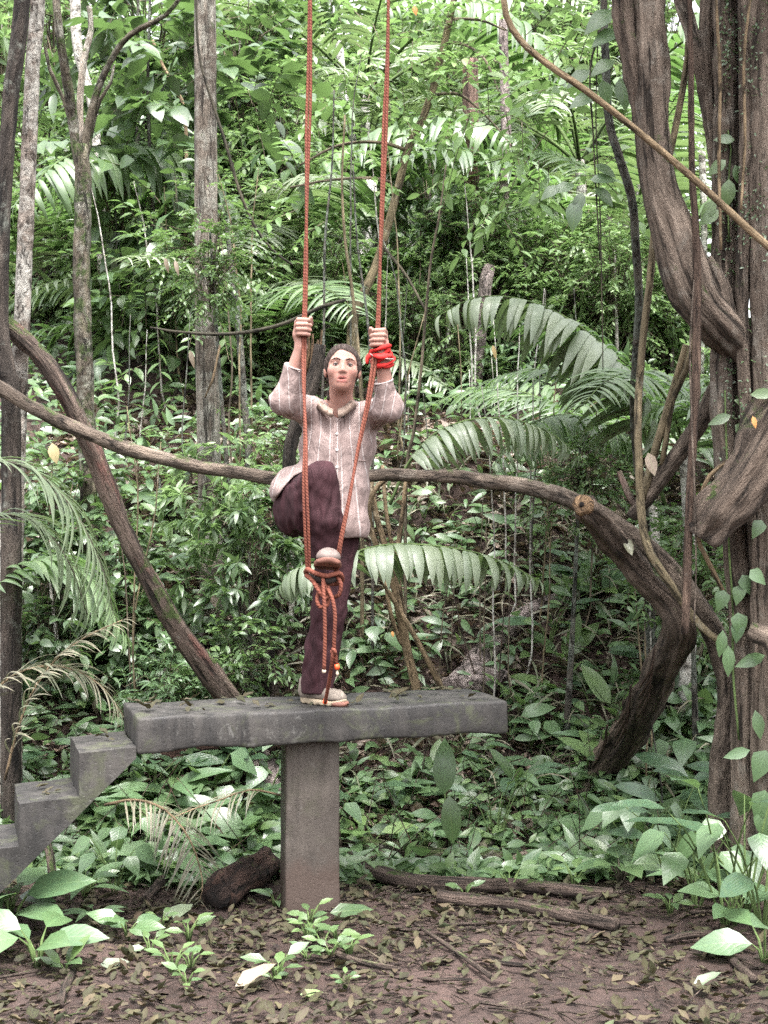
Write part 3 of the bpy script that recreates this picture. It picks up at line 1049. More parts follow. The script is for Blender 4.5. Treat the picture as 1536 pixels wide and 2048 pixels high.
def trouser_field(p):
    d = ellip(p, A(640, 1030, 7.13), (0.165, 0.125, 0.12))
    st = rcone(p, A(682, 1050, 7.10), A(656, 1225, 7.05), 0.098, 0.078)
    st = smin(st, rcone(p, A(656, 1225, 7.05), A(633, 1384, 7.06), 0.078, 0.076), 0.02)
    d = smin(d, st, 0.04)
    th = rcone(p, A(594, 1016, 7.10), A(638, 962, 6.78), 0.104, 0.076)
    th = smin(th, ellip(p, A(585, 1018, 7.0), (0.085, 0.13, 0.128)), 0.04)
    th = smin(th, ellip(p, A(610, 1010, 6.88), (0.072, 0.09, 0.125)), 0.04)
    sh = rcone(p, A(641, 955, 6.765), A(648, 1040, 6.775), 0.074, 0.083)
    sh = smin(sh, rcone(p, A(648, 1040, 6.775), A(652, 1116, 6.82), 0.083, 0.076), 0.02)
    d = smin(d, smin(th, sh, 0.025), 0.025)
    q = p * np.array([1.6, 1.2, 0.55])
    for a, b, nf, amp in ((A(594, 1016, 7.10), A(640, 958, 6.77), 9, 0.0075), (A(641, 955, 6.765), A(652, 1116, 6.82), 7, 0.0065), (A(682, 1050, 7.10), A(633, 1384, 7.06), 7, 0.006)):
        ax = (b - a) / np.linalg.norm(b - a)
        e1 = np.cross(ax, [0.3, 1, 0.2]); e1 /= np.linalg.norm(e1); e2 = np.cross(ax, e1)
        r = p - a
        t_ = r @ ax
        ph = np.arctan2(r @ e1, r @ e2)
        m = np.exp(-np.maximum(rcone(p, a, b, 0.08, 0.08), 0) / 0.03)
        Lb = np.linalg.norm(b - a)
        rad = np.sqrt((r @ e1) ** 2 + (r @ e2) ** 2)
        m = m * smooth01((t_ + 0.02) / 0.08) * smooth01((Lb + 0.01 - t_) / 0.10) * smooth01(rad / 0.06)
        d = d + amp * m * np.sin(nf * ph + 2.2 * np.sin(t_ * 17) + 1.3 * np.sin(t_ * 41 + 2 * ph)) * (0.55 + 0.45 * np.sin(t_ * 13 + ph))
    q2 = p * np.array([1.6, 1.2, 0.22])
    d = d + wrinkle(q2, 62, 0.3) * 0.005 + wrinkle(q, 40, 1.1) * 0.0055 + wrinkle(p * np.array([1.4, 1.2, 0.8]), 70, 3.0) * 0.003
    # the two hems
    d = smax(d, A(0, 1386, 7.05)[2] - p[:, 2], 0.004)
    cut = np.maximum(A(0, 1116, 6.83)[2] - p[:, 2], p[:, 1] - 6.99)
    near = (p[:, 1] < 6.95) & (p[:, 0] < A(690, 0, 6.8)[0]) & (p[:, 2] < A(0, 1090, 6.8)[2])
    d = np.where(near & (p[:, 1] < 6.92), np.maximum(d, A(0, 1116 , 6.83)[2] - p[:, 2]), d)
    return d


def shoe(parent, heel, toe, up, base, wide=1.0):
    heel = np.array(heel); toe = np.array(toe)
    f = toe - heel; L = np.linalg.norm(f); f /= L
    up = np.array(up, float); up -= f * (up @ f); up /= np.linalg.norm(up)
    sd = np.cross(f, up)
    M = np.stack([f, sd, up], 1)

    def loc(p):
        return ((p - heel) @ M) / np.array([1.0, wide, 1.0 + 0.3 * (wide - 1)])

    def upper(p):
        q = loc(p)
        d = rcone(q, (0.030, 0, 0.052), (L - 0.055, 0, 0.040), 0.036, 0.034)
        d = smin(d, rcone(q, (0.036, 0, 0.060), (0.030, 0, 0.098), 0.036, 0.037), 0.03)
        d = smin(d, ellip(q, (L - 0.045, 0, 0.036), (0.045, 0.040, 0.030)), 0.02)
        d = smax(d, 0.026 - q[:, 2], 0.004)
        return d + 0.0016 * np.sin(q[:, 0] * 190) * (np.abs(q[:, 1]) < 0.03) * (q[:, 2] > 0.05)

    def solef(p):
        q = loc(p).copy()
        spring = 0.16 * np.maximum(q[:, 0] - (L - 0.07), 0) ** 2 / 0.05
        q[:, 2] -= spring
        w = 0.036 + 0.010 * np.sin(np.clip(q[:, 0] / L, 0, 1) * math.pi * 1.25 - 0.9)
        a = rcone(np.stack([q[:, 0], q[:, 1] * 0.040 / w, np.zeros(len(q))], 1), (0.036, 0, 0), (L - 0.038, 0, 0), 0.040, 0.041)
        hgt = 0.030 - 0.010 * np.clip(q[:, 0] / L, 0, 1)
        d = smax(a, np.abs(q[:, 2] - hgt / 2) - hgt / 2, 0.008)
        return d + 0.0015 * np.sin(q[:, 0] * 150) * (q[:, 2] < 0.008)

    def capf(p):
        q = loc(p)
        d = ellip(q, (L - 0.030, 0, 0.010), (0.040, 0.047, 0.020))
        return smax(smax(d, -0.003 - q[:, 2], 0.006), (L - 0.050) - q[:, 0], 0.006)
    lo = np.minimum(heel, toe) - 0.09; hi = np.maximum(heel, toe) + 0.13
    o = None
    for nm, fn, mt in (('shoe', upper, 'shoe_upper' if wide == 1.0 else 'shoe_grey'), ('sole', solef, 'shoe_sole' if wide == 1.0 else 'shoe_rubber'), ('toe_cap', capf, 'shoe_rubber'))[:3 if wide == 1.0 else 2]:
        V, Q = polygonise(fn, lo, hi, 0.0045)
        ob = build(nm, V, [Q], mt, parent if o is None else o, loc=tuple(base) if o is None else None)
        if o is None:
            o = ob
            ob.location = Vector(base) - Vector(PERSON_BASE)
        else:
            ob.matrix_parent_inverse = Matrix.Translation(-Vector(base))
    return o


def child(name, V, fs, mat, parent, attrs=None):
    """a part given in place: its vertices are moved into the person's own space"""
    V = np.asarray(V, float) - np.array(PERSON_BASE)
    return build(name, V, fs, mat, parent, attrs)


def make_person():
    t = thing('person', PERSON_BASE, 'person in striped blouse and plum trousers stepping into the rope swing', 'person')
    lo = A(528, 1400, 6.5); hi = A(815, 620, 7.4)
    lo = np.array([A(520, 0, 7.0)[0], 6.58, A(0, 1400, 7.0)[2]]); hi = np.array([A(820, 0, 7.0)[0], 7.30, A(0, 610, 6.8)[2]])
    V, Q = polygonise(body_field, lo, hi, 0.0046)
    q = (V - HC) @ HM
    lip = np.clip(1 - np.maximum(np.abs(q[:, 0]) / 0.026, 0) ** 4, 0, 1) * (np.abs(q[:, 2] + 0.0675) < 0.0155) * (q[:, 1] > 0.066)
    red = np.exp(-((np.abs(q[:, 0]) - 0.040) ** 2 + (q[:, 2] + 0.028) ** 2) / 0.0005) + 0.8 * np.exp(-(q[:, 0] ** 2 + (q[:, 2] + 0.03) ** 2) / 0.00018)
    child('body', V, [Q], 'skin', t, {'lip': np.clip(lip * 0.85 + 0.30 * red * (q[:, 1] > 0.03), 0, 1)})

    # hair, drawn back from the forehead to a low tail
    def hair_field(p):
        q = (p - HC) @ HM
        d = ellip(q, (0, -0.020, 0.034), (0.080, 0.099, 0.088))
        d = smin(d, ellip(q, (0, -0.05, -0.02), (0.072, 0.07, 0.07)), 0.03)
        line = 0.027 + 0.50 * (q[:, 2] + 0.01) + 0.004 * np.sin(q[:, 0] * 90) - 1.6 * np.maximum(np.abs(q[:, 0]) - 0.035, 0) ** 1.5
        d = smax(d, q[:, 1] - line, 0.008)
        d = smax(d, -(q[:, 2] + 0.075 + 0.3 * q[:, 1]), 0.01)
        for sx in (-1, 1):
            d = smin(d, ellip(q, (sx * 0.071, -0.012, 0.008), (0.017, 0.036, 0.046)), 0.012)
        d = smin(d, ellip(q, (-0.01, -0.105, -0.01), (0.038, 0.035, 0.04)), 0.015)
        d = smin(d, rcone(q, (-0.02, -0.095, -0.03), (-0.052, -0.045, -0.105), 0.024, 0.012), 0.015)
        d = smin(d, rcone(q, (-0.052, -0.045, -0.105), (-0.060, -0.03, -0.14), 0.012, 0.006), 0.01)
        return d + 0.0007 * np.sin(np.arctan2(q[:, 0], q[:, 2] + 0.05) * 60 + 3 * np.sin(q[:, 1] * 30))
    V, Q = polygonise(hair_field, HC - 0.2, HC + 0.16, 0.0042)
    child('hair', V, [Q], 'hair', t)
    mb = MB()
    rs = random.Random(5)
    for k in range(7):
        sx = -1 if k % 3 else 1
        mb.add(*tube([hd(sx * 0.074, 0.012, 0.02 - 0.004 * k), hd(sx * 0.083, 0.008 - 0.004 * k, -0.012), hd(sx * 0.080, -0.004, -0.052 - 0.012 * (k % 3))], [0.0012, 0.0013, 0.0006], 4, 0.02, 0))
    child('hair_strands', np.concatenate(mb.V), [np.concatenate(mb.F[q]) for q in (3, 4) if mb.F[q]], 'hair', t)
    for s in (-1, 1):
        # eyeball, iris, lid line, brow
        c = hd(s * 0.0315, 0.0685, 0.0015)
        u = np.linspace(0, math.pi, 9); w = np.linspace(0, 2 * math.pi, 14, endpoint=False)
        for nm, r, off, mt, sq in (('eye', 0.0132, 0.0, 'eye_white', 1.0), ('iris', 0.0068, 0.0080, 'eye_iris', 0.95)):
            Vs = np.array([[r * math.sin(a) * math.cos(b), r * math.cos(a), r * math.sin(a) * math.sin(b)] for a in u for b in w])
            cc = c + HM @ np.array([0, off, -0.001 if nm == 'iris' else 0])
            idx = np.arange(len(Vs)).reshape(len(u), len(w))
            qq = np.stack([idx[:-1], np.roll(idx, -1, 1)[:-1], np.roll(idx, -1, 1)[1:], idx[1:]], -1).reshape(-1, 4)
            child(nm, Vs @ HM.T + cc, [qq], mt, t)
        lid = [hd(s * 0.0315 + x, 0.081 - 0.35 * abs(x), z) for x, z in ((-0.0160, -0.0005), (-0.008, 0.0044), (0, 0.0056), (0.008, 0.0044), (0.0160, -0.0010))]
        Vt, ft, _ = tube(lid, [0.0010, 0.0026, 0.0032, 0.0026, 0.0010], 6, 0.004, 0, cap=True)
        child('eyelid', Vt, ft, 'brow', t)
        bw = [hd(s * x, y, z) for x, y, z in ((0.012, 0.0885, 0.021), (0.024, 0.087, 0.027), (0.038, 0.079, 0.029), (0.052, 0.067, 0.024))]
        Vt, ft, _ = tube(bw, [0.0020, 0.0030, 0.0026, 0.0010], 6, 0.005, 0)
        child('eyebrow', Vt, ft, 'brow', t)

    ml = [hd(x, 0.0815 - 6.0 * x * x, -0.0675 + 0.6 * x * x * 10) for x in (-0.021, -0.010, 0, 0.010, 0.021)]
    Vt, ft, _ = tube(ml, [0.0008, 0.0016, 0.0018, 0.0016, 0.0008], 5, 0.005, 0)
    child('mouth_line', Vt, ft, 'brow', t)

    # blouse
    V, Q = polygonise(shirt_field, lo, hi, 0.0052)
    V = relax(V, Q, 1, 0.4)
    cx = A(672, 0, 7.08)
    ang = np.arctan2(V[:, 0] - cx[0], -(V[:, 1] - 7.10))
    flare = 1 + 1.5 * np.clip((A(0, 860, 7.05)[2] - V[:, 2]), 0, 0.5)
    su = (V[:, 0] - cx[0]) / flare
    su = np.where(np.abs(ang) > 1.2, np.sign(ang) * (0.17 + 0.12 * (np.abs(ang) - 1.2)), su)
    for s in ('l', 'r'):
        a, b = SH[s], EL[s]
        ds = rcone(V, a + 0.35 * (b - a), b, 0.074, 0.071); df = rcone(V, b, WR[s], 0.07, 0.03)
        isarm = (np.minimum(ds, df) < 0.022) & ((V[:, 0] < A(592, 0, 7)[0]) if s == 'l' else (V[:, 0] > A(752, 0, 7)[0]) | (V[:, 1] < 6.93) & (V[:, 0] > A(735, 0, 7)[0]))
        axis = (WR[s] - SH[s]); axis /= np.linalg.norm(axis)
        e1 = np.cross(axis, [0, 1, 0]); e1 /= np.linalg.norm(e1); e2 = np.cross(axis, e1)
        mid = np.where(((V - EL[s]) @ axis)[:, None] > 0, EL[s] + ((V - EL[s]) @ axis)[:, None] * axis, EL[s])
        rel = V - EL[s]
        su = np.where(isarm, rel @ e1 + 0.3 * np.maximum(0, -(rel @ axis)) * (1 if s == 'l' else -1), su)
    shirt = child('blouse', V, [Q], 'shirt_cloth', t, {'su': su})
    shirt['label'] = 'loose beige blouse with thin white stripes'

    def sub(name, V, fs, mat, par):
        return build(name, np.asarray(V, float) - np.array(PERSON_BASE), fs, mat, par)
    # collar: a turned-down band round the neck, open at the front
    n = 26
    ring, fs = [], []
    for i in range(n):
        a = math.radians(-172 + 344 * i / (n - 1))
        cxn = A(672, 808, 7.03)
        out = np.array([math.sin(a), math.cos(a), 0])
        drop = 0.052 * max(0, -math.cos(a)) ** 2
        flap = 0.030 + 0.014 * max(0, -math.cos(a)) ** 3
        top = cxn + out * np.array([0.074, 0.072, 0]) + np.array([0, 0, 0.024 - drop])
        bot = cxn + out * np.array([0.098, 0.104, 0]) + np.array([0, 0, 0.024 - drop - flap])
        inn = cxn + out * np.array([0.068, 0.066, 0]) + np.array([0, 0, -0.016 - drop])
        ring += [inn, top, bot, bot - np.array([0, 0, 0.0]) - out * 0.008]
    for i in range(n - 1):
        a, b = 4 * i, 4 * i + 4
        for k in range(3):
            fs.append((a + k, b + k, b + k + 1, a + k + 1))
    sub('collar', ring, [np.array(fs)], 'collar_cloth', shirt)
    # placket and buttons
    def front(px, py):
        """the point on the front of the blouse behind a pixel"""
        y = 6.75
        while y < 7.1:
            p = A(px, py, y)
            if shirt_field(p[None])[0] < 0.003:
                return p
            y += 0.004
        return p
    pk, fs = [], []
    rows = list(range(836, 1060, 14))
    for py in rows:
        c = front(674, py)
        for dx in (-0.017, -0.016, 0.016, 0.017):
            pk.append(c + np.array([dx, (-0.004 if abs(dx) < 0.0165 else 0.004), 0]))
    for i in range(len(rows) - 1):
        for k in range(3):
            fs.append((4 * i + k, 4 * i + 4 + k, 4 * i + 5 + k, 4 * i + 1 + k))
    pm = sub('placket', pk, [np.array(fs)], 'shirt_cloth', shirt)
    at = pm.data.attributes.new('su', 'FLOAT', 'POINT'); at.data.foreach_set('value', np.array([[0.004, 0.005, 0.037, 0.039]] * len(rows), dtype=np.float32).ravel())
    for py in (868, 900, 934, 968):
        c = front(674, py) + np.array([0, -0.006, 0])
        Vb, fb, _ = tube([c + np.array([0, 0.003, 0]), c, c - np.array([0, 0.003, 0])], [0.0062, 0.0066, 0.0052], 10, 0.01, 0)
        sub('button', Vb, fb, 'button_white', shirt)
    # chest pocket edge
    c = [front(706 + 26 * k, 920 + 2 * k) + np.array([0, -0.003, 0]) for k in (0, 0.5, 1)]
    Vb, fb, _ = tube(c, 0.0022, 6, 0.01, 0)
    sub('pocket_edge', Vb, fb, 'shirt_cloth', shirt)
    # cuffs
    for cf, el, r in ((A(590, 735, 6.81), EL['l'], 0.046), (A(765, 762, 6.82), EL['r'], 0.046)):
        ax = cf - el; ax /= np.linalg.norm(ax)
        e1 = np.cross(ax, [0, 1, 0]); e1 /= np.linalg.norm(e1); e2 = np.cross(ax, e1)
        pts = [cf + r * (math.cos(a) * e1 + math.sin(a) * e2) * (1 + 0.06 * math.sin(3 * a)) for a in np.linspace(0, 2 * math.pi, 18)]
        Vb, fb, _ = tube(pts, 0.0045, 7, 0.02, 0)
        sub('cuff', Vb, fb, 'cuff_cloth', shirt)
    # clip microphone
    c = front(686, 838) + np.array([0, -0.014, 0.012])
    Vb, fb, _ = tube([c + np.array([-0.011, 0, 0]), c, c + np.array([0.011, 0, 0.003])], [0.006, 0.008, 0.005], 8, 0.006, 0)
    sub('clip_microphone', Vb, fb, 'mic_black', shirt)
    wire = [c, c + np.array([0.008, 0.006, -0.02]), c + np.array([0.004, 0.010, -0.045])]
    Vb, fb, _ = tube(wire, 0.0012, 5, 0.01, 0)
    sub('microphone_wire', Vb, fb, 'mic_black', shirt)

    V, Q = polygonise(trouser_field, lo, hi, 0.0052)
    V = relax(V, Q, 1, 0.4)
    child('trousers', V, [Q], 'trouser_cloth', t)['label'] = 'wide dark plum trousers'

    # shoes
    h0 = np.array([A(604, 0, 7.10)[0], 7.10, SLAB_TOP + 0.002]); t0 = np.array([A(690, 0, 6.94)[0], 6.94, SLAB_TOP + 0.002])
    shoe(t, h0, t0, (0, 0, 1), h0)
    h1 = A(651, 1140, 6.87); t1 = A(657, 1140, 6.62); t1 = t1 + np.array([0, 0, 0.020])
    shoe(t, h1, t1, (0.06, 0, 1), h1, 1.3)['label'] = 'worn shoe lifted into the rope loop'

    # red bandana tied round the wrist
    ax = WR['r'] - EL['r']; ax /= np.linalg.norm(ax)
    e1 = np.cross(ax, [0, 1, 0]); e1 /= np.linalg.norm(e1); e2 = np.cross(ax, e1)
    c0 = WR['r'] - ax * 0.020
    mb = MB()
    for k in range(8):
        pts = []
        for a in np.linspace(0, 2 * math.pi, 22):
            rr = 0.037 + 0.004 * math.sin(2 * a + k) + 0.004 * (k % 3)
            pts.append(c0 + ax * (0.0115 * (k - 3.5) + 0.012 * math.sin(a + k * 1.7)) + rr * (math.cos(a) * e1 + math.sin(a) * e2))
        mb.add(*tube(pts, [0.0085 + 0.003 * math.sin(j * 0.9 + k * 2) for j in range(22)], 8, 0.012, 0.25, seed=k))
    V = np.concatenate(mb.V)
    bo = build('bandana', V - np.array(PERSON_BASE), [np.concatenate(mb.F[k]) for k in (3, 4) if mb.F[k]], 'bandana', t)
    bo['label'] = 'bright red bandana tied round the wrist'
    kn = [c0 + np.array([-0.040, -0.012, 0.012]), c0 + np.array([-0.062, -0.012, 0.0]), c0 + np.array([-0.068, -0.014, -0.03])]
    Vb, fb, _ = tube(kn, [0.014, 0.012, 0.006], 8, 0.01, 0.1)
    build('bandana_knot', Vb - np.array(PERSON_BASE), fb, 'bandana', bo)
    wl = [c0 + ax * 0.03 + 0.052 * (math.cos(a) * e1 + math.sin(a) * e2) - ax * 0.05 * (a / 3.4) for a in np.linspace(0.2, 3.4, 10)]
    Vb, fb, _ = tube(wl, 0.003, 6, 0.02, 0)
    build('bandana_edge', Vb - np.array(PERSON_BASE), fb, 'bandana_white', bo)
    # white bead bracelet string by the other wrist
    return t


PERSON = make_person()


# ================================================================== ROPE SWING
def make_swing():
    foot = A(652, 1150, 6.76)
    t = thing('rope_swing', Vector(foot), 'red rope swing of two doubled ropes knotted under a foot loop', 'rope swing')
    base = np.array(foot)

    def part(name, pts, rad, mat='rope', seg=8, step=0.02, par=t):
        V, fs, bk = tube(pts, rad, seg, step, 0.0)
        return build(name, V - base, fs, mat, par, {'bk': bk})

    def strands(pts, label, turns, r0=0.0068):
        C, _ = spline(pts, [1] * len(pts), 0.03)
        L = np.concatenate([[0], np.cumsum(np.linalg.norm(np.diff(C, axis=0), axis=1))])
        for k in (0, 1):
            a = L * turns + 0.9 * np.sin(L * 1.7) + k * math.pi
            prof = 0.0064 * (1 + 0.18 * np.sin(L * 3) + 0.12 * np.sin(L * 11))
            Q = C + np.stack([np.cos(a) * prof, 0.8 * np.sin(a) * prof, 0 * a], 1)
            part('rope_strand', list(Q), r0, step=0.05)['label'] = label
    top_l = A(621, -1100, 6.80); top_r = A(792, -1100, 6.80)
    strands([top_l, A(620, 0, 6.79), A(615, 300, 6.78), A(611, 560, 6.77), A(609, 640, 6.77), A(608, 700, 6.765), A(608, 780, 6.73), A(611, 880, 6.67), A(610, 960, 6.64), A(613, 1050, 6.66), A(617, 1145, 6.72)],
            'rope on the side of the lifted knee', 2.4)
    strands([top_r, A(777, 0, 6.79), A(770, 250, 6.78), A(761, 500, 6.77), A(756, 650, 6.77), A(750, 712, 6.765), A(737, 800, 6.75), A(716, 900, 6.73), A(698, 1000, 6.70), A(681, 1085, 6.70), A(674, 1135, 6.74), A(668, 1165, 6.76)],
            'rope on the side of the red bandana', 2.2)
    # loop that the shoe stands in, and the knot below it
    part('foot_loop', [A(615, 1138, 6.70), A(630, 1146, 6.68), A(655, 1152, 6.68), A(678, 1146, 6.70), A(684, 1160, 6.76), A(668, 1168, 6.86), A(630, 1160, 6.86), A(612, 1146, 6.78), A(615, 1138, 6.70)], 0.011)
    part('foot_loop', [A(612, 1150, 6.72), A(622, 1158, 6.70), A(636, 1175, 6.70), A(650, 1190, 6.71)], 0.0105)
    part('foot_loop', [A(672, 1150, 6.72), A(682, 1168, 6.71), A(678, 1190, 6.72), A(666, 1196, 6.73)], 0.0095)
    part('foot_rest', [A(618, 1152, 6.76), A(634, 1156, 6.72), A(656, 1160, 6.71), A(680, 1154, 6.74)], [0.012, 0.020, 0.021, 0.012], 'rest_dark', 10)
    part('knot', [A(628, 1166, 6.69), A(640, 1185, 6.675), A(652, 1197, 6.68), A(660, 1186, 6.70), A(652, 1172, 6.71), A(640, 1180, 6.70), A(634, 1200, 6.69), A(640, 1214, 6.68), A(653, 1212, 6.685), A(656, 1198, 6.70), A(646, 1160, 6.69)], 0.0095, step=0.012)
    part('rope_tail', [A(646, 1152, 6.69), A(647, 1180, 6.665), A(649, 1212, 6.66), A(650, 1280, 6.68), A(648, 1340, 6.70)], 0.0085)
    tl = part('rope_tail', [A(655, 1178, 6.68), A(664, 1195, 6.66), A(670, 1230, 6.66), A(668, 1290, 6.69), A(671, 1312, 6.70), A(673, 1330, 6.70)], 0.0085)
    long = part('rope_tail', [A(668, 1296, 6.685), A(665, 1312, 6.69), A(662, 1340, 6.73), A(656, 1375, 6.80), A(650, 1406, 6.88)], 0.0085)
    part('tail_knot', [A(664, 1298, 6.685), A(670, 1302, 6.672), A(672, 1308, 6.685), A(665, 1310, 6.70), A(663, 1302, 6.69)], 0.0065, step=0.01)
    part('end_tape', [A(673, 1328, 6.70), A(674, 1334, 6.70), A(674, 1339, 6.70)], [0.0095, 0.0115, 0.010], 'rope_tape')
    part('end_tape', [A(651, 1400, 6.87), A(650, 1404, 6.88), A(649, 1407, 6.88)], [0.0095, 0.0112, 0.010], 'rope_tape')
    part('frayed_end', [A(648, 1338, 6.70), A(648, 1343, 6.70), A(648, 1346, 6.70)], [0.0085, 0.0095, 0.008], 'rope_tip')
    part('frayed_end', [A(674, 1340, 6.70), A(674.5, 1347, 6.70), A(675, 1352, 6.70)], [0.003, 0.007, 0.004], 'rope_tip')
    return t


SWING = make_swing()

# ================================================================== TRUNKS, LIANAS AND FALLEN WOOD
def stem_part(par, base, name, pts, wpx, mat, seg=12, step=0.07, **k):
    """pts: (px, py, Y); wpx: width in photo pixels at each point"""
    c = [A(*p) for p in pts]
    r = [max(0.002, W(w, p[2]) / 2) for w, p in zip(wpx, pts)]
    V, fs, bk = tube(c, r, seg, step, **k)
    return build(name, V - np.array(base), fs, mat, par, {'bk': bk})


def to_ground(pts, wpx, up=0.0, flare=1.35):
    """carry a stem on to the ground below its last point, with a root flare; and on upwards out of the picture"""
    pts, wpx = list(pts), list(wpx)
    p = pts[-1]
    q = A(*p)
    g = float(hz(q[0], q[1]))
    if q[2] > g + 0.25:
        py = 1024 + (CH - g - 0.22) * F / p[2]
        pts.append((p[0], py, p[2])); wpx.append(wpx[-1] * 1.05)
    py = 1024 + (CH - g + 0.12) * F / p[2]
    pts.append((pts[-1][0] + (random.uniform(-45, 45) if wpx[-1] < 8 else 0), py, p[2])); wpx.append(wpx[-1] * flare)
    if up:
        a, b = pts[0], pts[1]
        k = up * F / a[2] / max(1.0, b[1] - a[1])
        pts.insert(0, (a[0] + (a[0] - b[0]) * min(k, 1.2), a[1] - up * F / a[2], a[2])); wpx.insert(0, wpx[0] * 0.9)
    return pts, wpx


def tree(name, label, cat, stems, group=None, part='trunk'):
    """stems: list of dicts(pts, w, mat, ...); the first one is the main stem and stands on the ground"""
    last = A(*stems[0]['pts'][-1])
    base = np.array([last[0], last[1], max(last[2], float(hz(last[0], last[1])) - 0.1)])
    t = thing(name, Vector(base), label, cat, group)
    for i, s in enumerate(stems):
        s = dict(s)
        pts, w, mat = s.pop('pts'), s.pop('w'), s.pop('mat')
        nm = s.pop('name', part if i == 0 else 'branch')
        stem_part(t, base, nm, pts, w, mat, seed=s.pop('seed', i + len(label) * 0.37), **s)
    t['base'] = [float(v) for v in base]
    return t


# --- standing trees of the left half
p, w = to_ground([(46, -20, 7.9), (22, 190, 7.9), (8, 400, 7.9), (2, 640, 7.9), (14, 740, 7.9), (22, 850, 7.9)], [34, 33, 30, 30, 34, 40], 1.5)
tree('slender_tree', 'dark leaning trunk at the very edge beside a pale trunk', 'tree', [dict(pts=p, w=w, mat='bark_dark', seg=12)])
p, w = to_ground([(76, -20, 8.1), (66, 120, 8.1), (57, 330, 8.1), (47, 560, 8.1), (40, 720, 8.1), (30, 900, 8.1), (20, 1100, 8.1), (14, 1300, 8.1)], [29, 30, 31, 32, 34, 42, 52, 58], 1.5)
TREE_PALE = tree('slender_tree', 'tall trunk, pale grey at the top and brown lower down', 'tree', [dict(pts=p, w=w, mat='bark_two', seg=14)])
p, w = to_ground([(162, 290, 9.4), (166, 400, 9.4), (163, 560, 9.4), (168, 700, 9.4), (172, 820, 9.4), (178, 1000, 9.4), (184, 1200, 9.4)], [30, 34, 34, 35, 34, 36, 40])
tree('mossy_tree', 'mossy lichen-spotted tree forking into several thin limbs', 'tree', [
    dict(pts=p, w=w, mat='bark_mossy', seg=14, step=0.05, rough=0.12),
    dict(pts=[(110, -40, 9.2), (118, 60, 9.2), (134, 160, 9.3), (146, 240, 9.4), (160, 330, 9.4)], w=[14, 17, 20, 22, 24], mat='bark_mossy'),
    dict(pts=[(380, -30, 9.0), (330, 30, 9.1), (262, 68, 9.2), (222, 120, 9.3), (192, 190, 9.35), (172, 280, 9.4), (168, 350, 9.4)], w=[8, 10, 12, 13, 15, 18, 22], mat='bark_mossy'),
    dict(pts=[(178, 12, 9.6), (182, 60, 9.6), (168, 120, 9.5), (160, 200, 9.45), (160, 290, 9.4)], w=[10, 12, 14, 14, 16], mat='bark_brown'),
    dict(pts=[(86, 70, 9.3), (100, 140, 9.35), (128, 200, 9.4), (156, 300, 9.4)], w=[6, 8, 9, 11], mat='bark_mossy'),
    dict(pts=[(228, 130, 9.3), (222, 165, 9.3), (200, 200, 9.35), (186, 250, 9.4), (170, 330, 9.4)], w=[5, 6, 8, 9, 11], mat='bark_mossy'),
])
p, w = to_ground([(410, -20, 10.0), (411, 200, 10.0), (412, 420, 10.0), (413, 640, 10.0), (417, 850, 10.0), (421, 1050, 10.0), (424, 1250, 10.0)], [43, 45, 46, 46, 47, 47, 50], 1.5)
TREE_STRAIGHT = tree('straight_tree', 'thick straight brown trunk with pale lichen patches', 'tree', [dict(pts=p, w=w, mat='bark_brown', seg=18, rough=0.03)])
p, w = to_ground([(452, 440, 11.2), (464, 540, 11.2), (476, 640, 11.2), (487, 780, 11.2), (497, 900, 11.2), (502, 1050, 11.2)], [8, 11, 13, 14, 15, 16])
tree('sapling', 'thin grey sapling just beyond the thick straight trunk', 'sapling', [dict(pts=p, w=w, mat='bark_lichen', seg=8)])
# dark thin stem hooked over beside the straight trunk
p, w = to_ground([(392, -30, 9.6), (394, 60, 9.6), (402, 130, 9.6), (428, 215, 9.6), (455, 300, 9.6), (480, 385, 9.6), (508, 450, 9.6), (545, 500, 9.6), (585, 530, 9.6)], [4, 5, 5, 6, 6, 6, 6, 5, 4])
tag(stem_part(None, (0, 0, 0), 'hanging_vine', p[:-2], w[:-2], 'stem_dark', 6), 'thin dark vine sagging from the straight trunk to the first rope', 'vine')
tag(stem_part(None, (0, 0, 0), 'hanging_vine', [(300, 655, 8.6), (340, 662, 8.6), (430, 669, 8.6), (510, 662, 8.6), (575, 645, 8.6), (640, 615, 8.6), (690, 600, 8.7)], [4, 5, 7, 8, 8, 8, 7], 'stem_dark', 7), 'thin dark stem running level behind the raised hand with no bandana', 'vine')
tag(stem_part(None, (0, 0, 0), 'dead_twig', [(440, 690, 9.0), (425, 760, 9.0), (410, 795, 9.0)], [4, 5, 3], 'bark_tan', 6), 'short pale twig caught before the straight trunk', 'twig')

# leaning dead stem
tree('leaning_dead_tree', 'long leaning dead stem with torn reddish bark and moss', 'dead tree', [
    dict(pts=[(-30, 618, 8.0), (10, 648, 8.0), (70, 700, 8.0), (125, 775, 8.0), (160, 845, 8.02), (190, 910, 8.05), (225, 1005, 8.1), (262, 1090, 8.15), (310, 1180, 8.2), (355, 1260, 8.27), (405, 1330, 8.37), (452, 1392, 8.5), (485, 1440, 8.75), (502, 1472, 9.05)],
         w=[34, 36, 36, 36, 34, 36, 38, 36, 38, 40, 44, 46, 44, 40], mat='bark_dead', seg=14, step=0.045, rough=0.14, flute=0.10, nfl=3, twist=2.0)], part='trunk')

